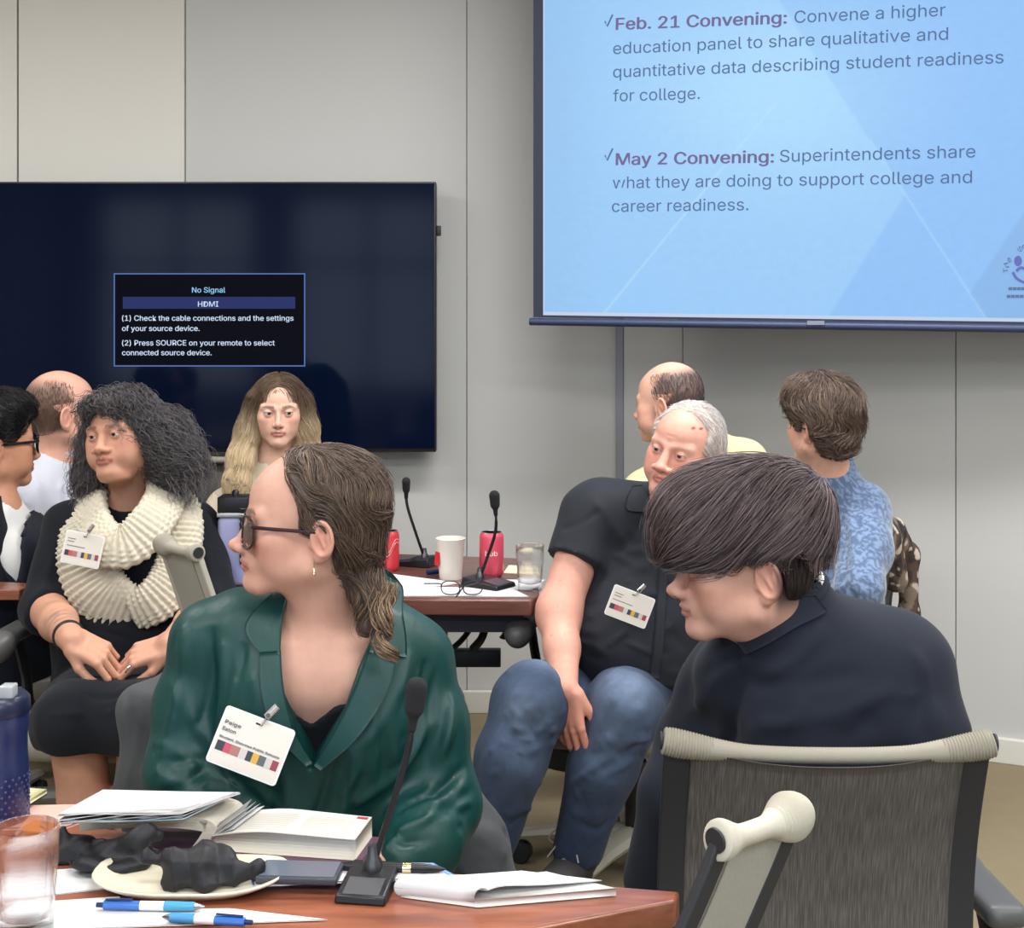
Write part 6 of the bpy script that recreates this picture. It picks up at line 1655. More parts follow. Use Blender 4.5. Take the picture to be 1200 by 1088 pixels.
def chair(label,TL,TR,fwd,zs=.45,sc=1.0,arms=True,group=None,seat_c=None,legs=True,recline=.10,depth_bow=.03,rail_r=(.021,.012),upw=.034,arm_z=.67,loc=None,uprights='dark',tilt=1.0,rmid=None,rfar=None,mesh=None,railc=0):
    """swivel chair. TL, TR: ends of the top rail (world); fwd: the way the sitter faces"""
    TL=A(*TL);TR=A(*TR); u=TR-TL; W=np.linalg.norm(u); uh=u/W; f=A(*fwd); f/=np.linalg.norm(f)
    mid=(TL+TR)/2; c=A(mid[0],mid[1],0)+f*(.27+recline) if seat_c is None else A(*seat_c)
    t=thing('swivel_chair',label,'chair',tuple(c),0,group)
    f2,s,gm,dk=seat_base(t,c,f,zs,max(W,.44),legs)
    roll=mat('rail_pale',lin(190,184,168),.7,bump=(500,.4,.001)) if railc else mat('rail_knit',lin(152,146,132),.75,bump=[('wave',(1,1,1),.0,.001),('noise',(500,500,500),.4,.001)])
    # top rail: a fabric-wrapped roll, thicker at its ends, dipping in the middle
    n=40; pts=[];rs=[]
    for i in range(n+1):
        v=i/n; e=abs(2*v-1); pts.append(TL+u*v-A(0,0,1)*(.020*W/.46)*(1-e**2.5)+f*0); rs.append(rail_r[1]+(rail_r[0]-rail_r[1])*sstep(e,.45,.95)*1.0)
    if rfar:
        TRe=1
        for i in range(n//2,n+1):
            e=abs(2*i/n-1); rs[i]=(rail_r[1]+(rfar-rail_r[1])*sstep(e,.0,.60))*math.sqrt(max(.03,1-(max(e-.50,0)/.51)**2))
    rs[0]*=.92; rs[-1]*=.92
    mb=MB(); mb.tube(pts,rs,24,cap=True)
    # fine ribs wound round the roll
    V=np.array(mb.V).reshape(n+1,24,3)
    rb=[]; N=int(W/.0042)
    mb2=MB(); P_=[]; R_=[]
    for i in range(N*2+1):
        v=i/(N*2); j=v*n; a=int(min(j,n-1)); w=j-a; p_=pts[a]*(1-w)+pts[a+1]*w; r_=rs[a]*(1-w)+rs[a+1]*w
        P_.append(p_); R_.append(r_*(1.0 if i%2 else .90))
    mb2.tube(P_,R_,22); rail=mb2.build('top_rail',roll,t,local=False,sharp=75)
    # open scroll at each end
    for q,sg in((TL,-1),(TR,1)):
        if rfar and sg>0: continue
        m3=MB(); m3.tube([q+uh*sg*.001,q+uh*sg*.004],[rails:=rail_r[0]*.62,rail_r[0]*.60],20); m3.build('rail_end_cap',dk,rail,local=False)
    # back panel down to the seat
    drop=mid[2]-zs-.02; m_=24; k_=26; G=np.zeros((m_,k_,3))
    for i in range(m_):
        y=i/(m_-1)
        for j in range(k_):
            x=j/(k_-1); e=2*x-1
            mg=min(upw*.85/W,.2); G[i,j]=TL+u*(mg+(1-2*mg)*x)-A(0,0,1)*(drop*y+.009*(1-y)+(.020*W/.46)*(1-abs(e)**2.5)*(1-y))+f*(recline*y**1.3*1.6+.03*math.sin(y*PI)-depth_bow*(1-e*e))-f*0
    Nn=np.broadcast_to(-f,G.shape); V,Fq=grid_panel(G,.003,Nn)
    x=np.tile(np.linspace(0,1,k_)[None],(m_,1)).ravel(); y=np.tile(np.linspace(0,1,m_)[:,None],(1,k_)).ravel()
    col=np.stack([x*W,y*drop,0*x],1); col=np.concatenate([col,col])
    mesh_obj('back_mesh',V,Fq,mesh or chair.mm,t,col=col,local=False)
    # uprights: flat ribbons from the rail to the seat and under it
    for q,sg in((TL,1),(TR,-1)):
        m4=MB(); L=[]
        for i in range(14):
            y=i/13; L.append(q+uh*sg*upw*.55-A(0,0,1)*(drop*y)+f*(recline*y**1.3*1.6+.03*math.sin(y*PI)+.004))
        L.append(L[-1]+f*.10-A(0,0,.02)); L.append(L[-1]+f*.15-A(0,0,.01))
        m4.tube(L,upw*.5,12,flat=(1,.28) ,up=tuple(uh)) if False else None
        Vv=[]
        for i,pp in enumerate(L):
            tn=L[min(i+1,len(L)-1)]-L[max(i-1,0)]; tn/=np.linalg.norm(tn); nn=np.cross(uh,tn)
            for a_,b_ in((-1,-1),(1,-1),(1,1),(-1,1)): Vv.append(pp+uh*a_*upw*.5+nn*b_*.007)
        n_=len(L); Fs=[(i*4+a_,i*4+(a_+1)%4,(i+1)*4+(a_+1)%4,(i+1)*4+a_) for i in range(n_-1) for a_ in range(4)]+[(0,1,2,3),tuple((n_-1)*4+i for i in(3,2,1,0))]
        o=MB(); o.add(Vv,Fs); o.build('upright',dk if uprights=='dark' else gm,t,local=False,bevel=.003)
    # lower back edge trim
    m5=MB(); m5.tube([TL+u*(.06+.88*x)-A(0,0,1)*(drop*.80+.02*math.sin(x*PI))+f*(recline*.8**1.3*1.6+.03*math.sin(.8*PI)-depth_bow*(1-(2*x-1)**2)-.006) for x in np.linspace(0,1,16)],.0035,8); m5.build('lower_trim',gm,t,local=False)
    if arms:
        ww=max(W,.46)/2+.045; s2=A(f[1],-f[0],0)
        for sg in((-1,1) if arms is True else arms):
            S=Shape(c,np.stack([s2,f,A(0,0,1)],1)); S.box((sg*ww,.03,arm_z),(.034,.115,.018),.016,0); S.ell((sg*ww,.14,arm_z-.018),(.033,.045,.035),.03)
            V,Q=S.mesh(.006,smooth=2); a_=mesh_obj('armrest',V,Q,mat('arm_grey',lin(84,84,84),.42,spec=.5),t,local=False)
            m6=MB(); bp=c+s2*sg*(ww-.03)-f*.02
            m6.tube(spline([c+s2*sg*ww+f*.02+A(0,0,arm_z-.02),c+s2*sg*ww-f*.03+A(0,0,arm_z-.12),bp+A(0,0,zs-.02),c+s2*sg*.10-f*.02+A(0,0,zs-.05)],6),.017,10,flat=(.6,1.5)); m6.build('arm_support',dk,a_,local=False)
    return t
def chairs():
    chair.mm=mesh_mat(); chair.mp=mat('pale_mesh',lin(150,146,136),.8,noise=(300,.12))
    # the chair of the man in the blazer: its back faces this way
    chair('mesh-backed swivel chair of the man in the black blazer, ribbed rail across his back',P(777,868,1.90),P(1164,871,1.88),(-.05,1,0),recline=.04,rail_r=(.0205,.012),upw=.046,seat_c=(.47,2.12,0),arms=(1,),arm_z=.535,depth_bow=.02)
    chair('nearest swivel chair, turned sideways, its pale rolled rail in front of the blazer man',P(840,985,1.46),P(946,944,1.55),(-.93,-.25,0),recline=.10,rail_r=(.0225,.0125),rfar=.0285,upw=.026,seat_c=(-.02,1.22,0),arms=False,depth_bow=.0,mesh=chair.mp,railc=1)
    chair('swivel chair turned sideways in front of the scarf woman, with pale top rail',P(232,648,2.95),P(184,633,3.08),(.93,.3,0),recline=.06,rail_r=(.020,.011),rfar=.026,upw=.030,seat_c=(-.50,3.02,0),arms=False,depth_bow=0,uprights='pale',legs=True,mesh=chair.mp)
    # the black-shirt man's chair
    chair('swivel chair under the man in the black shirt, dark armrests, pale base',P(688,572,3.93),P(860,578,3.98),(-.30,-1,0),zs=.45,recline=.0,seat_c=P(745,0,3.52)*A(1,1,0),arm_z=.655,rail_r=(.018,.012))
    chair('swivel chair under the woman with the scarf, dark armrest at her elbow',P(110,640,3.95),P(240,640,3.97),(-.05,-1,0),zs=.44,recline=.0,seat_c=P(148,0,3.50)*A(1,1,0),arm_z=.64,rail_r=(.018,.012))
    chair('swivel chair under the woman in the green blouse, hidden under a dark coat',P(215,815,2.38),P(520,815,2.40),(0,-1,0),zs=.44,recline=.0,seat_c=(-.30,2.16,0),arms=False)
    chair('swivel chair with a camouflage jacket over it, beside the person in the blue fleece',P(1004,640,3.72),P(1062,640,4.02),(-.86,.5,0),zs=.45,recline=.02,seat_c=(.88,4.02,0),arms=False)
    chair('swivel chair far back under the blonde woman, its dark back showing left of her hair',P(226,536,4.78),P(300,536,4.78),(0,-1,0),zs=.45,recline=.0,seat_c=(-.76,4.50,0),arms=False)
    chair('swivel chair at the left edge under the person in the dark suit',A(-1.58,3.42,.80),A(-1.66,3.50,.80),(.7,.7,0),zs=.45,recline=.0,seat_c=(-1.42,3.78,0),arms=False)
    chair('swivel chair under the man in the white shirt below the television',A(-1.56,4.05,.84),A(-1.72,4.30,.84),(.85,.5,0),zs=.45,seat_c=(-1.44,4.34,0),recline=.0,arms=False)
    chair('swivel chair under the man in the pale yellow shirt by the right wall',A(.80,4.05,.78),A(.78,3.86,.78),(-.9,.4,0),zs=.45,seat_c=(.54,4.10,0),recline=.0,arms=False)
def coats():
    # dark grey coat over the green-blouse woman's chair
    S=Shape()
    c=lambda x,y,Y:P(x,y,Y)
    S.chain([c(166,830,2.36),c(215,812,2.40),c(300,800,2.42),c(420,815,2.42),c(480,850,2.40)],[.036,.040,.04,.04,.036],.04)
    S.box((-.33,2.40,.56),(.245,.030,.24),.028,.05)
    S.cap(c(164,832,2.35),c(172,925,2.33),.038,.045,.04); S.cap(c(172,925,2.33),c(178,1010,2.33),.045,.05,.04)
    S.chain([c(490,880,2.38),c(525,925,2.35),c(560,985,2.30),c(578,1045,2.28)],[.030,.034,.042,.05],.04)
    S.chain([c(510,930,2.36),c(540,980,2.32),c(545,1060,2.30)],[.04,.05,.05],.05)
    sg=[(c(520,900,2.25),c(560,1010,2.2),.007,-.010),(c(535,900,2.25),c(590,1000,2.2),.006,.010),(c(150,815,2.3),c(175,900,2.25),.010,-.010),(c(170,810,2.3),c(185,880,2.25),.008,.009),(c(535,900,2.28),c(580,1010,2.2),.008,-.008),(c(150,830,2.3),c(160,900,2.28),.008,-.006),(c(165,840,2.3),c(150,915,2.28),.008,.006),(c(550,960,2.25),c(610,985,2.2),.008,-.008),(c(545,940,2.25),c(560,1020,2.2),.010,.008)]+rfolds(8,c(560,980,2.25),(.5,0,-1),8,.12,.008,.006,.04)
    o,V,Q=garment('coat',S,mat('grey_coat',lin(66,68,70),.85,sheen=.03,bump=(500,.3,.001)),None,.007,(.005,6,4),sg)
    tag(o,'dark grey coat draped over the chair behind the woman in the green blouse','coat')
    # camouflage jacket
    S=Shape(); S.chain([c(1003,625,3.86),c(1022,612,3.88),c(1045,622,3.94),c(1062,650,4.0),c(1066,720,4.02),c(1068,790,4.02)],[.028,.036,.036,.032,.028,.028],.03)
    S.chain([c(1006,640,3.82),c(998,665,3.82),c(985,690,3.84)],[.030,.028,.018],.03)
    S.chain([c(1022,622,3.86),c(1018,650,3.83),c(1002,684,3.82)],[.040,.044,.020],.03); S.cap(c(1040,630,3.88),c(1050,680,3.92),.040,.036,.03)
    sg=rfolds(18,c(1030,640,3.85),(.3,0,-1),14,.10,.007,.008,.05)
    m=mat('camouflage',(1,1,1,1),.85,attr=True)
    def col(V):
        n=sn(V,15,3,6,(1,1,.8)); n2=sn(V,18,9,6,(1,1,.8)); c=np.tile(A(*lin(84,66,58)[:3]),(len(V),1))
        c[n>.35]=lin(60,50,48)[:3]; c[n<-.35]=lin(128,112,100)[:3]; c[n2>.75]=lin(196,184,168)[:3]; c[(n2<-.75)]=lin(44,40,44)[:3]; return c
    o,V,Q=garment('camouflage_jacket',S,m,None,.005,(.004,8,4),sg,col=col)
    tag(o,'brown camouflage jacket hanging on the chair beside the blue fleece','jacket')
def paper(label,pts,z,m=None,th=.0012,group=None,name='paper_sheet',curl=None,cat='paper'):
    q=[T(x,y,z) for x,y in pts]; n=14; G=np.zeros((n,n,3)); a,b,c,d=q
    for i in range(n):
        for j in range(n):
            u,v=i/(n-1),j/(n-1); p=(a*(1-u)+b*u)*(1-v)+(d*(1-u)+c*u)*v
            if curl: p=p+A(0,0,curl(u,v))
            G[i,j]=p
    V,Fq=grid_panel(G,th,np.broadcast_to(A(0,0,1.),G.shape))
    o=mesh_obj(name,V,Fq,m or mat('white_paper',lin(214,213,213),.7),None,False)
    return tag(o,label,cat,group) if label else o
def microphone(label,base,head,bend,fw,hr=.012,bs=1.0):
    base=A(*base); t=thing('gooseneck_microphone',label,'microphone',tuple(base)); bk=mat('mic_black',lin(24,24,28),.35)
    ang=math.atan2(fw[1],fw[0])-PI/2
    R=lambda q:base+A(math.cos(ang)*q[0]-math.sin(ang)*q[1],math.sin(ang)*q[0]+math.cos(ang)*q[1],q[2])
    mb=MB(); w,d,h=.043*bs,.06*bs,.013*bs**.5
    V=[R(q) for q in((-w,-d,0),(w,-d,0),(w,d,0),(-w,d,0),(-w*.96,-d*.95,h*1.0),(w*.96,-d*.95,h*1.0),(w*.94,d*.9,h*2.0),(-w*.94,d*.9,h*2.0))]
    mb.add(V,[(3,2,1,0),(4,5,6,7),(0,1,5,4),(1,2,6,5),(2,3,7,6),(3,0,4,7)]); mb.build('base',bk,t,local=False,bevel=.003)
    mb=MB(); V=[R(q) for q in((-w*.7,-d*.9,h*1.06),(w*.7,-d*.9,h*1.06),(w*.7,-d*.1,h*1.60),(-w*.7,-d*.1,h*1.60))]; mb.add(V+[v-A(0,0,.002) for v in V],[(0,1,2,3),(7,6,5,4),(0,4,5,1),(1,5,6,2),(2,6,7,3),(3,7,4,0)]); mb.build('talk_button',mat('mic_key',lin(70,70,74),.4),t,False,local=False)
    s0=R((0,d*.45,.022)); head=A(*head)
    mb=MB(); mb.lathe(s0-A(0,0,.004),[(.012,0),(.012,.010),(.008,.016),(.006,.030)],16); mb.build('collar',mat('mic_ring',lin(90,90,92),.3,metal=.8),t,local=False)
    mb=MB(); pts=spline([s0,s0+(head-s0)*.35+A(*bend)*.6,s0+(head-s0)*.75+A(*bend),head],12); mb.tube(pts,[.0042]*(len(pts)-9)+[.0034]*9,10); mb.build('gooseneck',bk,t,local=False)
    d_=pts[-1]-pts[-4]; d_/=np.linalg.norm(d_)
    S=Shape(); S.ecap(head-d_*.004,head+d_*.020,(hr,hr),(hr*1.12,hr*1.12),(1,0,.1),0); S.cap(head-d_*.030,head,.0055,.0075,.004)
    V,Q=S.mesh(.0016); mesh_obj('foam_head',V,Q,mat('foam',lin(30,30,34),.95,bump=(900,.8,.002)),t,local=False)
    return t
def tumbler(label,c,r,h,group=None,flutes=9):
    t=thing('glass_tumbler',label,'glass',tuple(c),0,group); gl=mat('tumbler_glass',(.96,.97,1,1),.03,trans=1.0,ior=1.16,alpha=.50,spec=.9); n=72; V=[];c=A(*c)
    prof=[(.80,0,0),(.82,.004,0),(.84,.02,.6),(.88,.30*h/.12,1.0),(.93,h*.58,1.0),(.975,h*.64,0),(.985,h*.8,0),(1.0,h-.002,0),(.99,h,0),(.955,h,0),(.945,h*.8,0),(.93,h*.62,0),(.86,h*.3,0),(.80,.022,0),(.3,.016,0)]
    prof=[(a,b if b<1 else b,f) for a,b,f in prof]; prof[3]=(.88,h*.30,1.0)
    for a,z,f in prof:
        for k in range(n):
            th=2*PI*k/n; g=1-f*.05*(1-abs(math.sin(th*flutes/2))) ; V.append(c+A(r*a*g*math.cos(th),r*a*g*math.sin(th),z))
    m=len(prof); Fs=[(j*n+i,j*n+(i+1)%n,(j+1)*n+(i+1)%n,(j+1)*n+i) for j in range(m-1) for i in range(n)]+[tuple(range(n))[::-1],tuple((m-1)*n+i for i in range(n))]
    o=mesh_obj('glass_body',V,Fs,gl,t,True,local=False); return t
def can(label,c,h,r,text=None,cup=False):
    t=thing('drink_can',label,'can',tuple(c)); c=A(*c)
    mb=MB(); mb.lathe(c,[(.001,.004),(r*.72,.004),(r*.78,0),(r*.96,.008),(r,.014),(r,h-.014),(r*.95,h-.008),(r*.84,h-.002)],36); mb.build('can_body',mat('red_can' if not text else 'pink_can',lin(206,60,70) if not text else lin(222,84,104),.32,metal=.25,spec=.6),t,local=False)
    mb=MB(); mb.lathe(c,[(r*.84,h-.002),(r*.84,h),(r*.80,h),(r*.78,h-.004),(.001,h-.004)],30); mb.build('can_lid',mat('aluminium',lin(200,200,205),.3,metal=.9),t,local=False)
    wt=mat('print_white',lin(240,225,225),.4)
    if text:
        V,Fs=text_mesh(text,.01); x0,x1=V[:,0].min(),V[:,0].max(); W=.034
        a=(V[:,0]-(x0+x1)/2)/(x1-x0)*W/r; z=h*.50+V[:,1]*.026; V2=np.stack([c[0]+(r+.0004)*np.sin(a+.0),c[1]-(r+.0004)*np.cos(a),c[2]+z],1)
        mesh_obj('can_text',V2,Fs,wt,t,False,local=False)
    else:
        mb=MB()
        for k in(0,1): mb.tube([c+A((r+.0006)*math.sin(a),-(r+.0006)*math.cos(a),h*(.35+.3*v+.08*k)+.012*math.sin(v*9)) for v in np.linspace(0,1,24) for a in(-1.1+2.2*v,)],.0022,6,flat=(1.5,.3))
        mb.build('can_swirl',wt,t,local=False)
    return t
def badge(label,c,u,n,w,h,words=True,clipdir=1,lines=()):
    "plastic badge: centre c, u its reading direction, n out of its face"
    c=A(*c);u=A(*u);u/=np.linalg.norm(u);n=A(*n);n=n-u*np.dot(u,n);n/=np.linalg.norm(n);v=np.cross(n,u)
    t=thing('name_badge',label,'badge',tuple(c)); q=lambda a,b,o=0:c+u*a*w/2+v*b*h/2+n*o
    ring=[]; r=.10
    for sx,sy,a0 in((1,1,0),(-1,1,90),(-1,-1,180),(1,-1,270)):
        for k in range(6): a=rad(a0+18*k); ring.append((sx*(1-r)+r*math.cos(a)*1,sy*(1-r*w/h)+r*w/h*math.sin(a)))
    N=len(ring)
    def plate(name,sc,o0,o1,m):
        V=[q(a*sc,b*sc,o1) for a,b in ring]+[q(a*sc,b*sc,o0) for a,b in ring]
        return mesh_obj(name,V,[tuple(range(N)),tuple(range(2*N-1,N-1,-1))]+[(N+i,N+(i+1)%N,(i+1)%N,i) for i in range(N)],m,t,False,local=False)
    plate('badge_sleeve',1.0,0,.0016,mat('badge_plastic',lin(238,238,238),.25)); plate('badge_card',.95,.0016,.0020,mat('badge_card',lin(226,218,208),.5))
    mb=MB(); mb.add([q(a,b,.0024) for a,b in((-.09,.80),(.09,.80),(.09,.74),(-.09,.74))]+[q(a,b,.0020) for a,b in((-.09,.80),(.09,.80),(.09,.74),(-.09,.74))],[(0,1,2,3)[::-1],(4,5,6,7),(0,1,5,4),(1,2,6,5),(2,3,7,6),(3,0,4,7)]); mb.build('badge_slot',mat('mic_black',lin(24,24,28),.35),t,False,local=False)
    gr=mat('badge_ink',lin(120,118,118),.6)
    for s,a,b,bb,cap in lines: text_on('badge_text',s,q(a,bb,.0023),q(b,bb,.0023),cap,v,gr,t,.01,th=.0002)
    if not lines:
        mb=MB()
        for b,e in((.55,-.45),(.38,-.50),(.12,.1)):
            mb.add([q(-.85,b,.0023),q(e,b,.0023),q(e,b-.05,.0023),q(-.85,b-.05,.0023)],[(3,2,1,0)])
        mb.build('badge_text_lines',gr,t,False,local=False)
    # strip of little pictures
    cols=[lin(60,66,72),lin(200,80,100),lin(170,120,110),lin(205,200,196),lin(60,68,80),lin(216,170,70),lin(96,104,112),lin(206,198,186),lin(150,70,84)]
    xs=[-.88,-.66,-.48,-.22,-.02,.14,.32,.52,.70,.88]
    for i in range(9):
        mb=MB(); yy=(-.18,-.52); mb.add([q(xs[i],yy[0],.0023),q(xs[i+1],yy[0],.0023),q(xs[i+1],yy[1],.0023),q(xs[i],yy[1],.0023)],[(3,2,1,0)]); mb.build('badge_picture',mat('pic%d'%i,cols[i],.6),t,False,local=False)
    # clip
    e=q(.08,1.0,.001); d=v*1.0+u*.45*clipdir; d/=np.linalg.norm(d)
    mb=MB(); mb.tube([q(.05,.78,.003),e+d*.006+n*.003],.0028,8,flat=(1.6,.4)); mb.tube([e+d*.004+n*.004,e+d*.026+n*.006],.0050,8,flat=(1.0,.5),up=tuple(n)); mb.build('badge_clip',mat('clip_metal',lin(210,208,204),.25,metal=.8),t,local=False)
    mb=MB(); mb.lathe(e+d*.008+n*.008,[(.001,-.001),(.0032,-.001),(.0032,.001),(.001,.001)],14,rot=(rad(90),0,0)); mb.build('clip_stud',mat('steel',lin(150,150,150),.25,metal=1),t,local=False)
    return t
def pen(label,a,b,group,bodyc,name='ballpoint_pen'):
    a=A(*a);b=A(*b);d=b-a;L=np.linalg.norm(d);d/=L; t=thing(name,label,'pen',tuple((a+b)/2),0,group)
    cl=mat('pen_clear',lin(60,110,190),.1,spec=.6); bl=mat('pen_blue%d'%int(bodyc[2]*100),bodyc,.25)
    mb=MB(); mb.tube([a+d*.0,a+d*L*.36],.0052,14); mb.build('pen_barrel',cl,t,local=False)
    mb=MB(); mb.tube([a+d*L*.36,a+d*L*.60],.0054,14); mb.build('pen_band',mat('pen_white',lin(225,225,228),.3),t,local=False)
    mb=MB(); mb.tube([a+d*L*.60,a+d*L*.62,a+d*L*.90],[.0054,.0058,.0052],14); mb.build('pen_grip',bl,t,local=False)
    mb=MB(); mb.tube([a+d*L*.90,a+d*L*.97,b],[.0045,.0022,.0008],12); mb.build('pen_tip',mat('steel',lin(150,150,150),.25,metal=1),t,local=False)
    mb=MB(); mb.tube([a-d*.009,a],[.0028,.003],10); mb.build('pen_button',mat('pen_navy',lin(20,40,90),.3),t,local=False)
    mb=MB(); mb.tube([a+d*.002+A(0,0,.0065),a+d*.034+A(0,0,.0072)],.0016,8,flat=(1.4,.6)); mb.build('pen_clip',mat('pen_navy',lin(20,40,90),.3),t,local=False)
def crumple(label,S,seed,c=lin(28,28,32),vox=.0035,amp=.010):
    V,Q=S.mesh(vox,smooth=1); N=vnormals(V,Q)
    r=np.random.RandomState(seed); d=np.zeros(len(V))
    for i in range(7):
        k=r.normal(size=3); k/=np.linalg.norm(k); f=22+38*r.rand(); x=(V@k)*f+r.rand()*9; tri=np.abs((x%2)-1)*2-1; d+=tri*amp*.62/(1+i*.25)
    V=V+N*d[:,None]; V[:,2]=np.maximum(V[:,2],.7405)
    o=mesh_obj('black_cloth_napkin',V,Q,mat('napkin_black',c,.5,spec=.4,bump=(700,.3,.001)),None); return tag(o,label,'napkin')
def items():
    wp=mat('white_paper',lin(214,213,213),.7)
    # open textbook
    t=thing('open_book','thick textbook lying open, its right-hand pages flat and left-hand pages curling up','book',tuple(T(330,985)))
    def leaf(u,v,q): a,b,c,d=q; return (a*(1-u)+b*u)*(1-v)+(d*(1-u)+c*u)*v
    a,b,c_,d=T(248,1001),T(416,1013),T(436,985),T(285,972)
    cov=MB(); ctr=(a+b+c_+d)/4
    q=[T(150,1000,.7402),T(250,1008,.7402),T(418,1019,.7402),T(447,985,.7402),T(290,970,.7402),T(190,968,.7402)]
    cov.prism([tuple(x[:2]) for x in q],.7405,.744); cov.build('cover',mat('book_cover',lin(84,52,72),.5),t,False,local=False)
    n,m=22,12; G=np.zeros((n,m,3))
    for i in range(n):
        for j in range(m):
            u,v=i/(n-1),j/(m-1); p=leaf(u,v,(a,b,c_,d)); G[i,j]=p+A(0,0,.022+.012*math.sin(min(u*2.2,1)*PI*.5)*(1-.35*u))
    V,Fq=grid_panel(G,.0,np.broadcast_to(A(0,0,1.),G.shape)); V[n*m:,2]=.7445
    pg=mat('page_edges',lin(200,192,176),.8,bump=[('noise',(3,3,900),.6,.0015)])
    blk=mesh_obj('page_block',V,Fq,pg,t,False,local=False)
    G2=G+A(0,0,.0006); V,Fq=grid_panel(G2[:, :],.0005,np.broadcast_to(A(0,0,1.),G.shape)); mesh_obj('right_page',V,Fq,mat('book_page',lin(214,209,200),.6),t,False,local=False)
    gp=lambda u,v:leaf(u,v,(G2[0,0],G2[-1,0],G2[-1,-1],G2[0,-1]))
    mb=MB()
    def surfp(u,v):
        i,j=u*(n-1),v*(m-1); i0,j0=min(int(i),n-2),min(int(j),m-2); fi,fj=i-i0,j-j0
        return (G2[i0,j0]*(1-fi)+G2[i0+1,j0]*fi)*(1-fj)+(G2[i0,j0+1]*(1-fi)+G2[i0+1,j0+1]*fi)*fj+A(0,0,.0009)
    for r_ in range(9):
        for u0,u1 in((.12,.50),(.56,.92)):
            v=.14+.08*r_; pts=[surfp(u,v) for u in np.linspace(u0,u1,8)]; w=A(0,.0012,0); k=len(pts)
            mb.add([p-w for p in pts]+[p+w for p in pts],[(i,i+1,k+i+1,k+i) for i in range(k-1)])
    mb.build('print_lines',mat('print_grey',lin(196,190,184),.7),t,False,local=False)
    mb=MB(); mb.add([surfp(u,v)+A(0,0,.0003) for u,v in((.90,.86),(.98,.86),(.98,.95),(.90,.95))],[(0,1,2,3)]); mb.build('page_tab',mat('tab_red',lin(176,50,60),.5),t,False,local=False)
    # left pages: a thick leaf bundle arching from the spine to the left
    sp=T(240,1000); 
    prof=[(0,.0),(.012,.016),(.017,.028),(.006,.038),(-.025,.043),(-.075,.044),(-.130,.041),(-.165,.036)]
    prof=[(x,z) for x,z in [(p_[0],p_[1]) for p_ in spline([(x,0,z) for x,z in prof],6)] ] if False else [(p_[0],p_[2]) for p_ in spline([(x,0,z) for x,z in prof],6)]
    th=.017; back=A(.022,.075,0)
    inner=[]
    for i,(x,z) in enumerate(prof):
        x2,z2=prof[min(i+1,len(prof)-1)]; x1,z1=prof[max(i-1,0)]; tn=A(x2-x1,z2-z1); tn/=np.linalg.norm(tn)+1e-9; inner.append((x-tn[1]*-1*-th,z-tn[0]*-1*-th*-1)) 
    s0=A(sp[0]-.002,sp[1]+.0,.745); dx=A(1.0,-.05,0)
    K=len(prof); V=[]
    for (x,z),(xi,zi) in zip(prof,inner):
        for bk in(0,1):
            V.append(s0+dx*x+A(0,0,z)+back*bk); V.append(s0+dx*(x-.0)+A(0,0,max(z-th if x<0.003 else z,0))+back*bk-(dx*th if z<.038 and x>-.02 else 0))
    Fs=[]
    for i in range(K-1):
        o=i*4; Fs+=[(o,o+4,o+6,o+2),(o+1,o+3,o+7,o+5),(o,o+1,o+5,o+4),(o+2,o+6,o+7,o+3)]
    Fs+=[(0,2,3,1),((K-1)*4,(K-1)*4+1,(K-1)*4+3,(K-1)*4+2)]
    mb=MB(); mb.add(V,Fs); mb.build('curled_pages',pg,t,True,local=False,sharp=35)
    for k in range(4):
        a0=T(252,1001)+A(0,0,.008*0); L=.06+.008*k; pts0=[sp+A(.0,0,.01),sp+A(.008+.004*k,.0,.022+.001*k),sp+A(.020+.006*k,.0,.040-.003*k)]
        G=np.array([[p+A(.025*v,.085*v,0) for v in np.linspace(0,1,5)] for p in spline(pts0,6)]); V,Fq=grid_panel(G,.0006,np.broadcast_to(A(0,-.2,1.),G.shape)); mesh_obj('loose_page',V,Fq,wp,t,False,local=False)
    # sheaf of papers lying on the raised pages
    t=thing('paper_stack','slanting stack of white loose sheets on top of the open textbook','paper',tuple(T(170,950,.80)))
    rs=np.random.RandomState(4)
    Pz=lambda x,y,z:T(x,y,z)
    for k in range(9):
        z=.7955+.0016*k; j=rs.normal(size=(4,2))*(2.0 if k<8 else 0)+((9-k)*.3)
        q=[Pz(68+j[0,0],966+j[0,1]*.4-k*.9,z),Pz(212+j[1,0],958+j[1,1]*.3-k*.9,z),Pz(276+j[2,0],930+j[2,1]*.3,z),Pz(120+j[3,0],927+j[3,1]*.3,z)]
        G=np.array([[leaf(u,v,q)+A(0,0,.004*math.sin(u*3+k)*(1-v)) for v in np.linspace(0,1,8)] for u in np.linspace(0,1,12)]); V,Fq=grid_panel(G,.0012,np.broadcast_to(A(0,0,1.),G.shape)); mesh_obj('sheet',V,Fq,mat('paper_blue',lin(190,222,232),.6) if k==2 else wp,t,False,local=False)
    # things left of it
    paper('pink folder lying under the sheets beside the navy bottle',[(-30,975),(78,972),(150,945),(-10,948)],.7405,mat('pink_folder',lin(226,182,168),.6),.004,name='folder',cat='folder')
    t=thing('notepad','small yellow notepad with grey edge beside the navy bottle','notepad',tuple(T(30,940)))
    for nm,z,m_,dy in(('cover_board',.746,mat('board_grey',lin(80,76,80),.6),2),('yellow_pages',.752,mat('yellow_paper',lin(230,226,176),.7),0)):
        q=[T(-20,953+dy,z),T(22,951+dy,z),T(55,930+dy,z),T(0,926+dy,z)]; G=np.array([[leaf(u,v,q) for v in(0,.5,1)] for u in(0,.5,1)]); V,Fq=grid_panel(G,.006,np.broadcast_to(A(0,0,1.),G.shape)); mesh_obj(nm,V,Fq,m_,t,False,local=False)
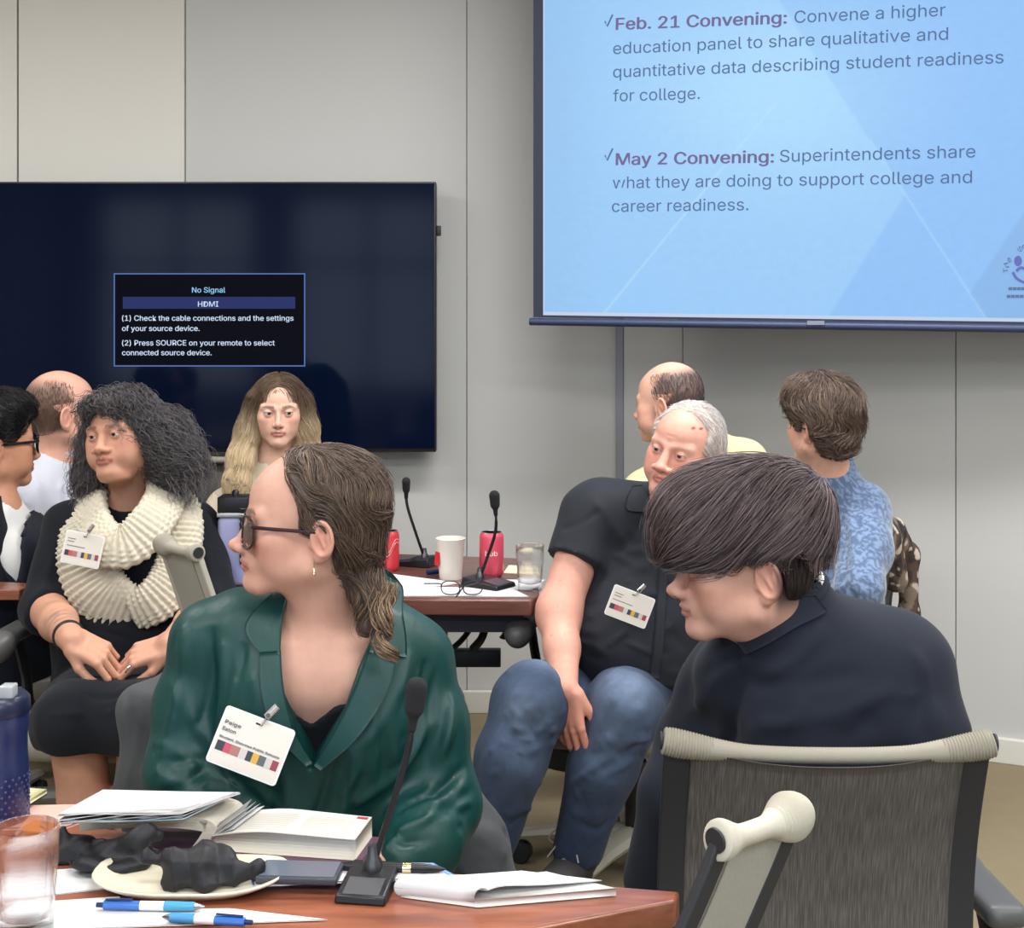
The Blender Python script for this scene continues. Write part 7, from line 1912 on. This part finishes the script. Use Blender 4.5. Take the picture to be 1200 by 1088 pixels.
    paper('orange slip under the pink folder at the left',[(20,974),(62,978),(64,966),(40,962)],.7452,mat('orange_card',lin(214,130,60),.6),.001)
    # bottle
    c=T(-9,970); c=A(c[0],c[1]+.02,.74); t=thing('water_bottle','navy blue sports bottle with textured lower half, cut by the left edge','bottle',tuple(c)); nv=mat('navy_plastic',lin(34,42,84),.28,spec=.6)
    r=.0415; S=MB(); S.lathe(c,[(.001,0),(r*.92,0),(r,.006),(r,.075),(r*.985,.080),(r*.95,.10),(r*.95,.122),(r*1.0,.13),(r*1.0,.152)],40); S.build('bottle_body',nv,t,local=False)
    mb=MB()
    for i in range(26):
        for j in range(9):
            a=2*PI*(i+.5*(j%2))/26; p=c+A(r*math.cos(a),r*math.sin(a),.008+.0074*j); mb.lathe(p,[(.0001,.0015),(.0020,.0004),(.0024,-.001)],6,rot=(0,rad(90),a))
    mb.build('grip_studs',mat('navy_stud',lin(62,72,118),.35),t,local=False)
    mb=MB(); mb.lathe(c,[(r*1.03,.152),(r*1.05,.156),(r*1.03,.172),(r*.9,.178),(.001,.178)],40); mb.build('lid',mat('navy_lid',lin(24,30,58),.3),t,local=False)
    mb=MB(); mb.box(c+A(.018,-.01,.184),(.010,.012,.010),bev=.003); mb.build('spout',mat('clear_spout',lin(215,222,225),.1,trans=.5),t,local=False)
    # glass at the corner
    c=T(31,1094); tumbler('clear glass tumbler with fluted base in the bottom left corner',A(c[0],c[1]+.0,.7402),.036,.122)
    # plate with the napkins
    c=T(224,1038); t=thing('plate','ivory rounded plate holding a black napkin','plate',tuple(c)); c=A(*c); n=40; V=[]
    prof=[(.0,.003),(.55,.003),(.78,.006),(.97,.016),(1.0,.019),(.985,.021),(.95,.019),(.76,.010),(.55,.0075),(.0,.0075)]
    for s_,z in prof:
        for k in range(n):
            a=2*PI*k/n; e=.72; x=math.copysign(abs(math.cos(a))**e,math.cos(a)); y=math.copysign(abs(math.sin(a))**e,math.sin(a)); wv=1+.0*math.sin(4*a); V.append(c+A(.119*s_*x,.062*s_*y,z-.0025+.004*s_*s_*math.cos(2*a)))
    m=len(prof); Fs=[(j*n+i,j*n+(i+1)%n,(j+1)*n+(i+1)%n,(j+1)*n+i) for j in range(m-1) for i in range(n)]
    mesh_obj('dish',V,Fs,mat('ivory_ceramic',lin(212,204,182),.25,spec=.6),t,local=False)
    S=Shape(); w=lambda x,y,Y:P(x,y,Y)
    S.ell(w(238,1010,1.68),(.038,.022,.020),.0); S.ecap(w(232,1018,1.67),w(172,1000,1.67),(.016,.010),(.014,.006),(0,.2,1),.01); S.ecap(w(240,1022,1.67),w(298,1024,1.67),(.014,.010),(.013,.008),(0,.2,1),.01)
    S.ecap(w(240,1010,1.68),w(252,994,1.69),(.020,.010),(.016,.008),(1,0,0),.012); S.ecap(w(230,1022,1.66),w(190,1036,1.66),(.012,.008),(.010,.005),(0,.4,1),.01); S.ell(w(245,1030,1.67),(.035,.02,.010),.01); S.ecap(w(252,994,1.69),w(274,1012,1.68),(.010,.004),(.004,.003),(1,0,0),.008)
    crumple('black cloth napkin tied in a bow, resting on the ivory plate',S,3,vox=.0028,amp=.006)
    S=Shape(); S.ecap(w(100,1000,1.76),w(78,1008,1.76),(.020,.014),(.020,.01),(0,.2,1),0); S.ecap(w(112,1000,1.74),w(170,994,1.73),(.022,.016),(.018,.012),(0,.2,1),.012); S.ecap(w(85,1000,1.76),w(70,975,1.76),(.012,.006),(.010,.004),(1,0,0),.01); S.ell(w(125,1012,1.72),(.055,.025,.010),.012); S.ecap(w(165,990,1.74),w(188,985,1.74),(.012,.006),(.008,.004),(0,0,1),.01)
    crumple('crumpled black cloth napkin against the front of the open textbook',S,8,lin(40,40,44),vox=.0032,amp=.008)
    # loose papers on the near left
    paper('white sheet under the ivory plate at the left',[(-40,1062),(130,1042),(100,1018),(-30,1028)],.7404)
    paper('white sheet near the fluted glass',[(-20,1086),(150,1075),(140,1052),(20,1060)],.7406)
    paper('white sheet at the bottom with both blue pens on it',[(30,1092),(384,1079),(270,1066),(90,1068)],.7412)
    g='blue ballpoint pens'
    pen('blue click pen lying further back, its clip end to the left',T(122,1061,.7485),T(240,1063,.7485),None,lin(70,150,185))
    pen('blue click pen nearest the front, tip towards the left',T(287,1081,.7485),T(190,1075,.7485),None,lin(70,140,190))
    # stack under the microphone
    for k,(m_,off) in enumerate(((mat('paper_blue2',lin(110,160,220),.6),8),(wp,5),(mat('paper_blue2',lin(110,160,220),.6),4),(wp,0))):
        paper('thin blue-edged paper sheaf under the black pen, layer %s'%('lowest','above the lowest','below the top','topmost')[k],[(300-off,1040),(528+off,1030),(500+off,1014),(290,1012)],.7406+.0030*k,m_,.0026,group=None,name='paper_sheet')
    t=thing('smartphone','dark grey smartphone lying left of the black microphone base','phone',tuple(T(350,1022,.753))); mb=MB(); c=T(352,1023,.757); mb.box(c,(.050,.027,.0045),rot=(0,0,rad(-4)),bev=.004); mb.build('phone_case',mat('phone_case',lin(60,64,72),.35),t,local=False); mb=MB(); mb.box(c+A(0,0,.0048),(.046,.0235,.0006),rot=(0,0,rad(-4))); mb.build('phone_screen',mat('phone_glass',lin(92,100,112),.12),t,False,local=False)
    a,b=T(398,1015,.757),T(522,1019,.757); t=thing('pen','thick black pen with a gold band lying behind the black microphone base','pen',tuple((a+b)/2)); d=(b-a)/np.linalg.norm(b-a); L=np.linalg.norm(b-a)
    mb=MB(); mb.tube([a,a+d*L*.1,a+d*L*.8,a+d*L*.93,b],[.0045,.006,.0062,.004,.001],14); mb.build('pen_body',mat('mic_black',lin(24,24,28),.35),t,local=False)
    mb=MB(); mb.tube([a+d*L*.60,a+d*L*.68],.0066,14); mb.build('pen_ring',mat('gold',lin(235,215,170),.2,1.0),t,local=False)
    # notepad, front right
    t=thing('notepad','white writing pad with its top sheets rolled over, near the table corner','notepad',tuple(T(590,1045)))
    q=[T(470,1052,.741),T(560,1064,.741),T(722,1050,.741),T(640,1030,.741)]
    G=np.array([[leaf(u,v,q) for v in np.linspace(0,1,6)] for u in np.linspace(0,1,6)]); V,Fq=grid_panel(G,.009,np.broadcast_to(A(0,0,1.),G.shape)); mesh_obj('pad_block',V,Fq,mat('page_edges2',lin(206,203,198),.8,bump=[('noise',(3,3,900),.4,.001)]),t,False,local=False)
    # rolled sheets along the left edge
    e0,e1=T(468,1050,.742),T(562,1062,.742); ax=(e1-e0)/np.linalg.norm(e1-e0); side=(q[3]-q[0])/np.linalg.norm(q[3]-q[0])
    pr=[]; 
    for k in range(26): a=rad(-80-k*9.5); rr=.0135*(1-.012*k)*.9; pr.append((math.cos(a)*rr+.004,.0130+math.sin(a)*rr))
    pr=[(x,z) for x,z in pr]; pr+= [(.03,.0215),(.08,.0165),(.155,.0125)]
    pr=[(p_[0],p_[2]) for p_ in spline([(x,0,z) for x,z in pr],3)]
    G=np.array([[e0+ax*(v*np.linalg.norm(e1-e0))+side*x+A(0,0,z-.002) for v in np.linspace(0,1,6)] for x,z in pr])
    V,Fq=grid_panel(G,.0010,np.broadcast_to(A(0,0,1.),G.shape)); mesh_obj('rolled_sheets',V,Fq,wp,t,True,local=False)
    microphone('black gooseneck microphone on the near table in front of the green blouse',T(432,1044)*A(1,1,1),P(486,826,1.70),(.004,0,-.010),(.15,1),.0125,.74)
    # far table
    microphone('upright gooseneck microphone beside the red can on the far table',T(487,662),P(476,572,3.80),(-.010,0,0),(1,-.35),.0105)
    microphone('leaning gooseneck microphone in front of the pink can on the far table',T(572,688),P(580,590,3.55),(.012,0,-.02),(-.7,.5),.0125)
    c=T(455,669); can('red soft drink can with a white swirl behind the green-blouse woman\'s hair',c,.112,.0305)
    c=T(576,676); can('pink drink can with white lettering on the far table',c,.122,.033,'bub')
    c=T(528,678); t=thing('paper_cup','tall white paper cup with a red tag at its side','cup',tuple(c)); c=A(*c)
    mb=MB(); h=.108; mb.lathe(c,[(.001,.003),(.029,.003),(.0295,0),(.0385,h-.002),(.0400,h),(.0385,h+.001),(.037,h-.004),(.0285,.006),(.001,.006)],40); mb.build('cup_body',mat('cup_white',lin(222,214,204),.55),t,local=False)
    mb=MB(); mb.box(c+A(-.0345,-.014,.055),(.0012,.011,.018),rot=(0,.08,rad(35))); mb.build('tea_tag',mat('tag_red',lin(200,40,52),.5),t,False,local=False)
    c=T(621,692); tumbler('clear glass tumbler on the far table at the man\'s elbow',A(c[0],c[1],.7402),.037,.116)
    c=T(468,682); 
    paper('pale sheet under the folded eyeglasses on the far table',[(465,699),(620,700),(600,690),(470,688)],.7406)
    paper('white sheet in front of the pink can on the far table',[(560,690),(622,692),(640,680),(590,680)],.7404)
    paper('white sheet beside the white paper cup on the far table',[(430,684),(500,690),(540,684),(450,672)],.7408)
    paper('small cream card behind the pink can on the far table',[(590,672),(628,674),(630,664),(596,663)],.7404,mat('cream_card',lin(236,226,190),.6))
    paper('white sheet on the far table left of the green-blouse woman\'s chin',[(283,698),(330,699),(330,691),(290,690)],.7406)
    paper('blue leaflet on the far table left of the green-blouse woman\'s chin',[(276,694),(306,695),(306,690),(280,689)],.7420,mat('leaflet_blue',lin(90,150,205),.5))
    t=thing('marker_pen','short blue-black marker by the white paper cup','pen',tuple(T(505,671,.748))); mb=MB(); a,b=T(500,671,.748),T(514,670,.748); mb.tube([a,b],.0065,12); mb.build('marker_body',mat('pen_navy',lin(20,40,90),.3),t,local=False)
    # folded eyeglasses on the papers
    t=thing('folded_eyeglasses','dark-rimmed eyeglasses standing on the papers of the far table','eyeglasses',tuple(T(540,698,.742))); fr=MB(); ln=MB(); o=T(541,699,.742)
    for s in(-1,1):
        cx=o+A(s*.028,0,.021); ring=[cx+A(.0235*math.copysign(abs(math.cos(a))**.8,math.cos(a)),s*.004*math.cos(a),.017*math.copysign(abs(math.sin(a))**.8,math.sin(a))) for a in np.linspace(0,2*PI,33)[:-1]]
        fr.tube(ring,.0015,8,closed=True); k=len(ring); ln.add(ring+[p+A(0,.001,0) for p in ring],[tuple(range(k)),tuple(range(2*k-1,k-1,-1))]+[(i,(i+1)%k,k+(i+1)%k,k+i) for i in range(k)])
    fr.tube([o+A(-.005,0,.026),o+A(0,-.001,.028),o+A(.005,0,.026)],.0015,8); fr.tube([o+A(-.051,0,.030),o+A(-.060,.02,.028),o+A(-.100,.10,.012)],.0016,8); fr.tube([o+A(.051,0,.030),o+A(.040,.03,.028),o+A(-.01,.09,.004)],.0016,8); fr.tube([o+A(.004,-.002,.024),o+A(-.006,-.012,.010),o+A(-.014,-.02,.002)],.0018,8)
    f_=fr.build('eyeglass_frame',mat('frame_dark',lin(36,34,44),.3),t,local=False); ln.build('lens',mat('lens',(1,1,1,1),.0,trans=1.0,ior=1.1),f_,local=False)
    # pitcher
    c=T(274,686); c=A(c[0],c[1]+.02,.74); t=thing('drink_dispenser','pale lavender drink dispenser with a black lid, behind the green-blouse woman\'s nose','dispenser',tuple(c))
    mb=MB(); mb.box(c+A(0,0,.090),(.040,.040,.090),bev=.012); mb.build('jug_body',mat('lavender_plastic',lin(160,162,200),.35,spec=.5),t,local=False)
    mb=MB(); mb.box(c+A(0,0,.186),(.041,.041,.006),bev=.002); mb.build('silver_band',mat('aluminium',lin(200,200,205),.3,metal=.9),t,local=False)
    mb=MB(); mb.box(c+A(0,0,.212),(.040,.038,.021),bev=.004); mb.build('black_lid',mat('mic_black',lin(24,24,28),.35),t,local=False)
    mb=MB(); mb.lathe(c+A(0,0,.232),[(.010,0),(.010,.010),(.006,.015),(.001,.016)],16); mb.build('lid_knob',mat('mic_black',lin(24,24,28),.35),t,local=False)
    mb=MB(); mb.tube([c+A(.03,-.045,.06),c+A(.03,-.047,.205)],.010,14); mb.build('level_tube',mat('clear_glass',(1,1,1,1),.02,trans=1.0,ior=1.45),t,local=False)
def badges():
    cam=A(0,0,CH)
    def n_at(p): d=cam-p; return d/np.linalg.norm(d)
    p=P(294,874,BA); u=P(337,890,BA)-P(264,862,BA)
    badge('white name badge clipped to the green blouse',p,u,(-.12,-1,.22),.1065,.082,lines=(("Paige",-.88,-.42,.42,.0068),("Eaton",-.88,-.50,.18,.0068),("Student, Shawnee Public Schools",-.88,.84,-.08,.0045)))
    p=P(738,711,BC); u=P(764,717,BC)-P(717,699,BC)
    badge('white name badge clipped to the black short-sleeved shirt',p,u,(-.2,-1,.1),.105,.076)
    p=P(97,644,BD); u=P(118,648,BD)-P(78,640,BD)
    badge('white name badge pinned to the cream knitted scarf',p,u,(-.15,-1,.1),.095,.080)
BA,BC,BD=1.955,3.27,3.33
# ============================================================ build everything
room(); television(); projection(); tables(); chairs(); items()
person_a(); person_b(); person_c(); person_d(); person_e(); person_f(); person_g(); person_h(); person_i()
coats(); badges()
w=bpy.data.worlds.new('daylight'); bpy.context.scene.world=w; w.use_nodes=True
bg=w.node_tree.nodes['Background']; bg.inputs[0].default_value=(.70,.83,1.0,1); bg.inputs[1].default_value=3.0
sc=bpy.context.scene
sc.view_settings.view_transform='Standard'; sc.view_settings.look='None'; sc.view_settings.exposure=0.06; sc.view_settings.gamma=1.0
sc.cycles.max_bounces=8; sc.cycles.transparent_max_bounces=12; sc.cycles.caustics_reflective=False; sc.cycles.caustics_refractive=False
sc.cycles.use_denoising=True
c=bpy.data.cameras.new('camera'); c.sensor_width=36; c.lens=48; c.shift_x=0; c.shift_y=-(544-373)/1200; c.clip_start=.05
o=bpy.data.objects.new('camera',c); C.objects.link(o); o.location=(0,0,CH); o.rotation_euler=(rad(90),0,0); sc.camera=o
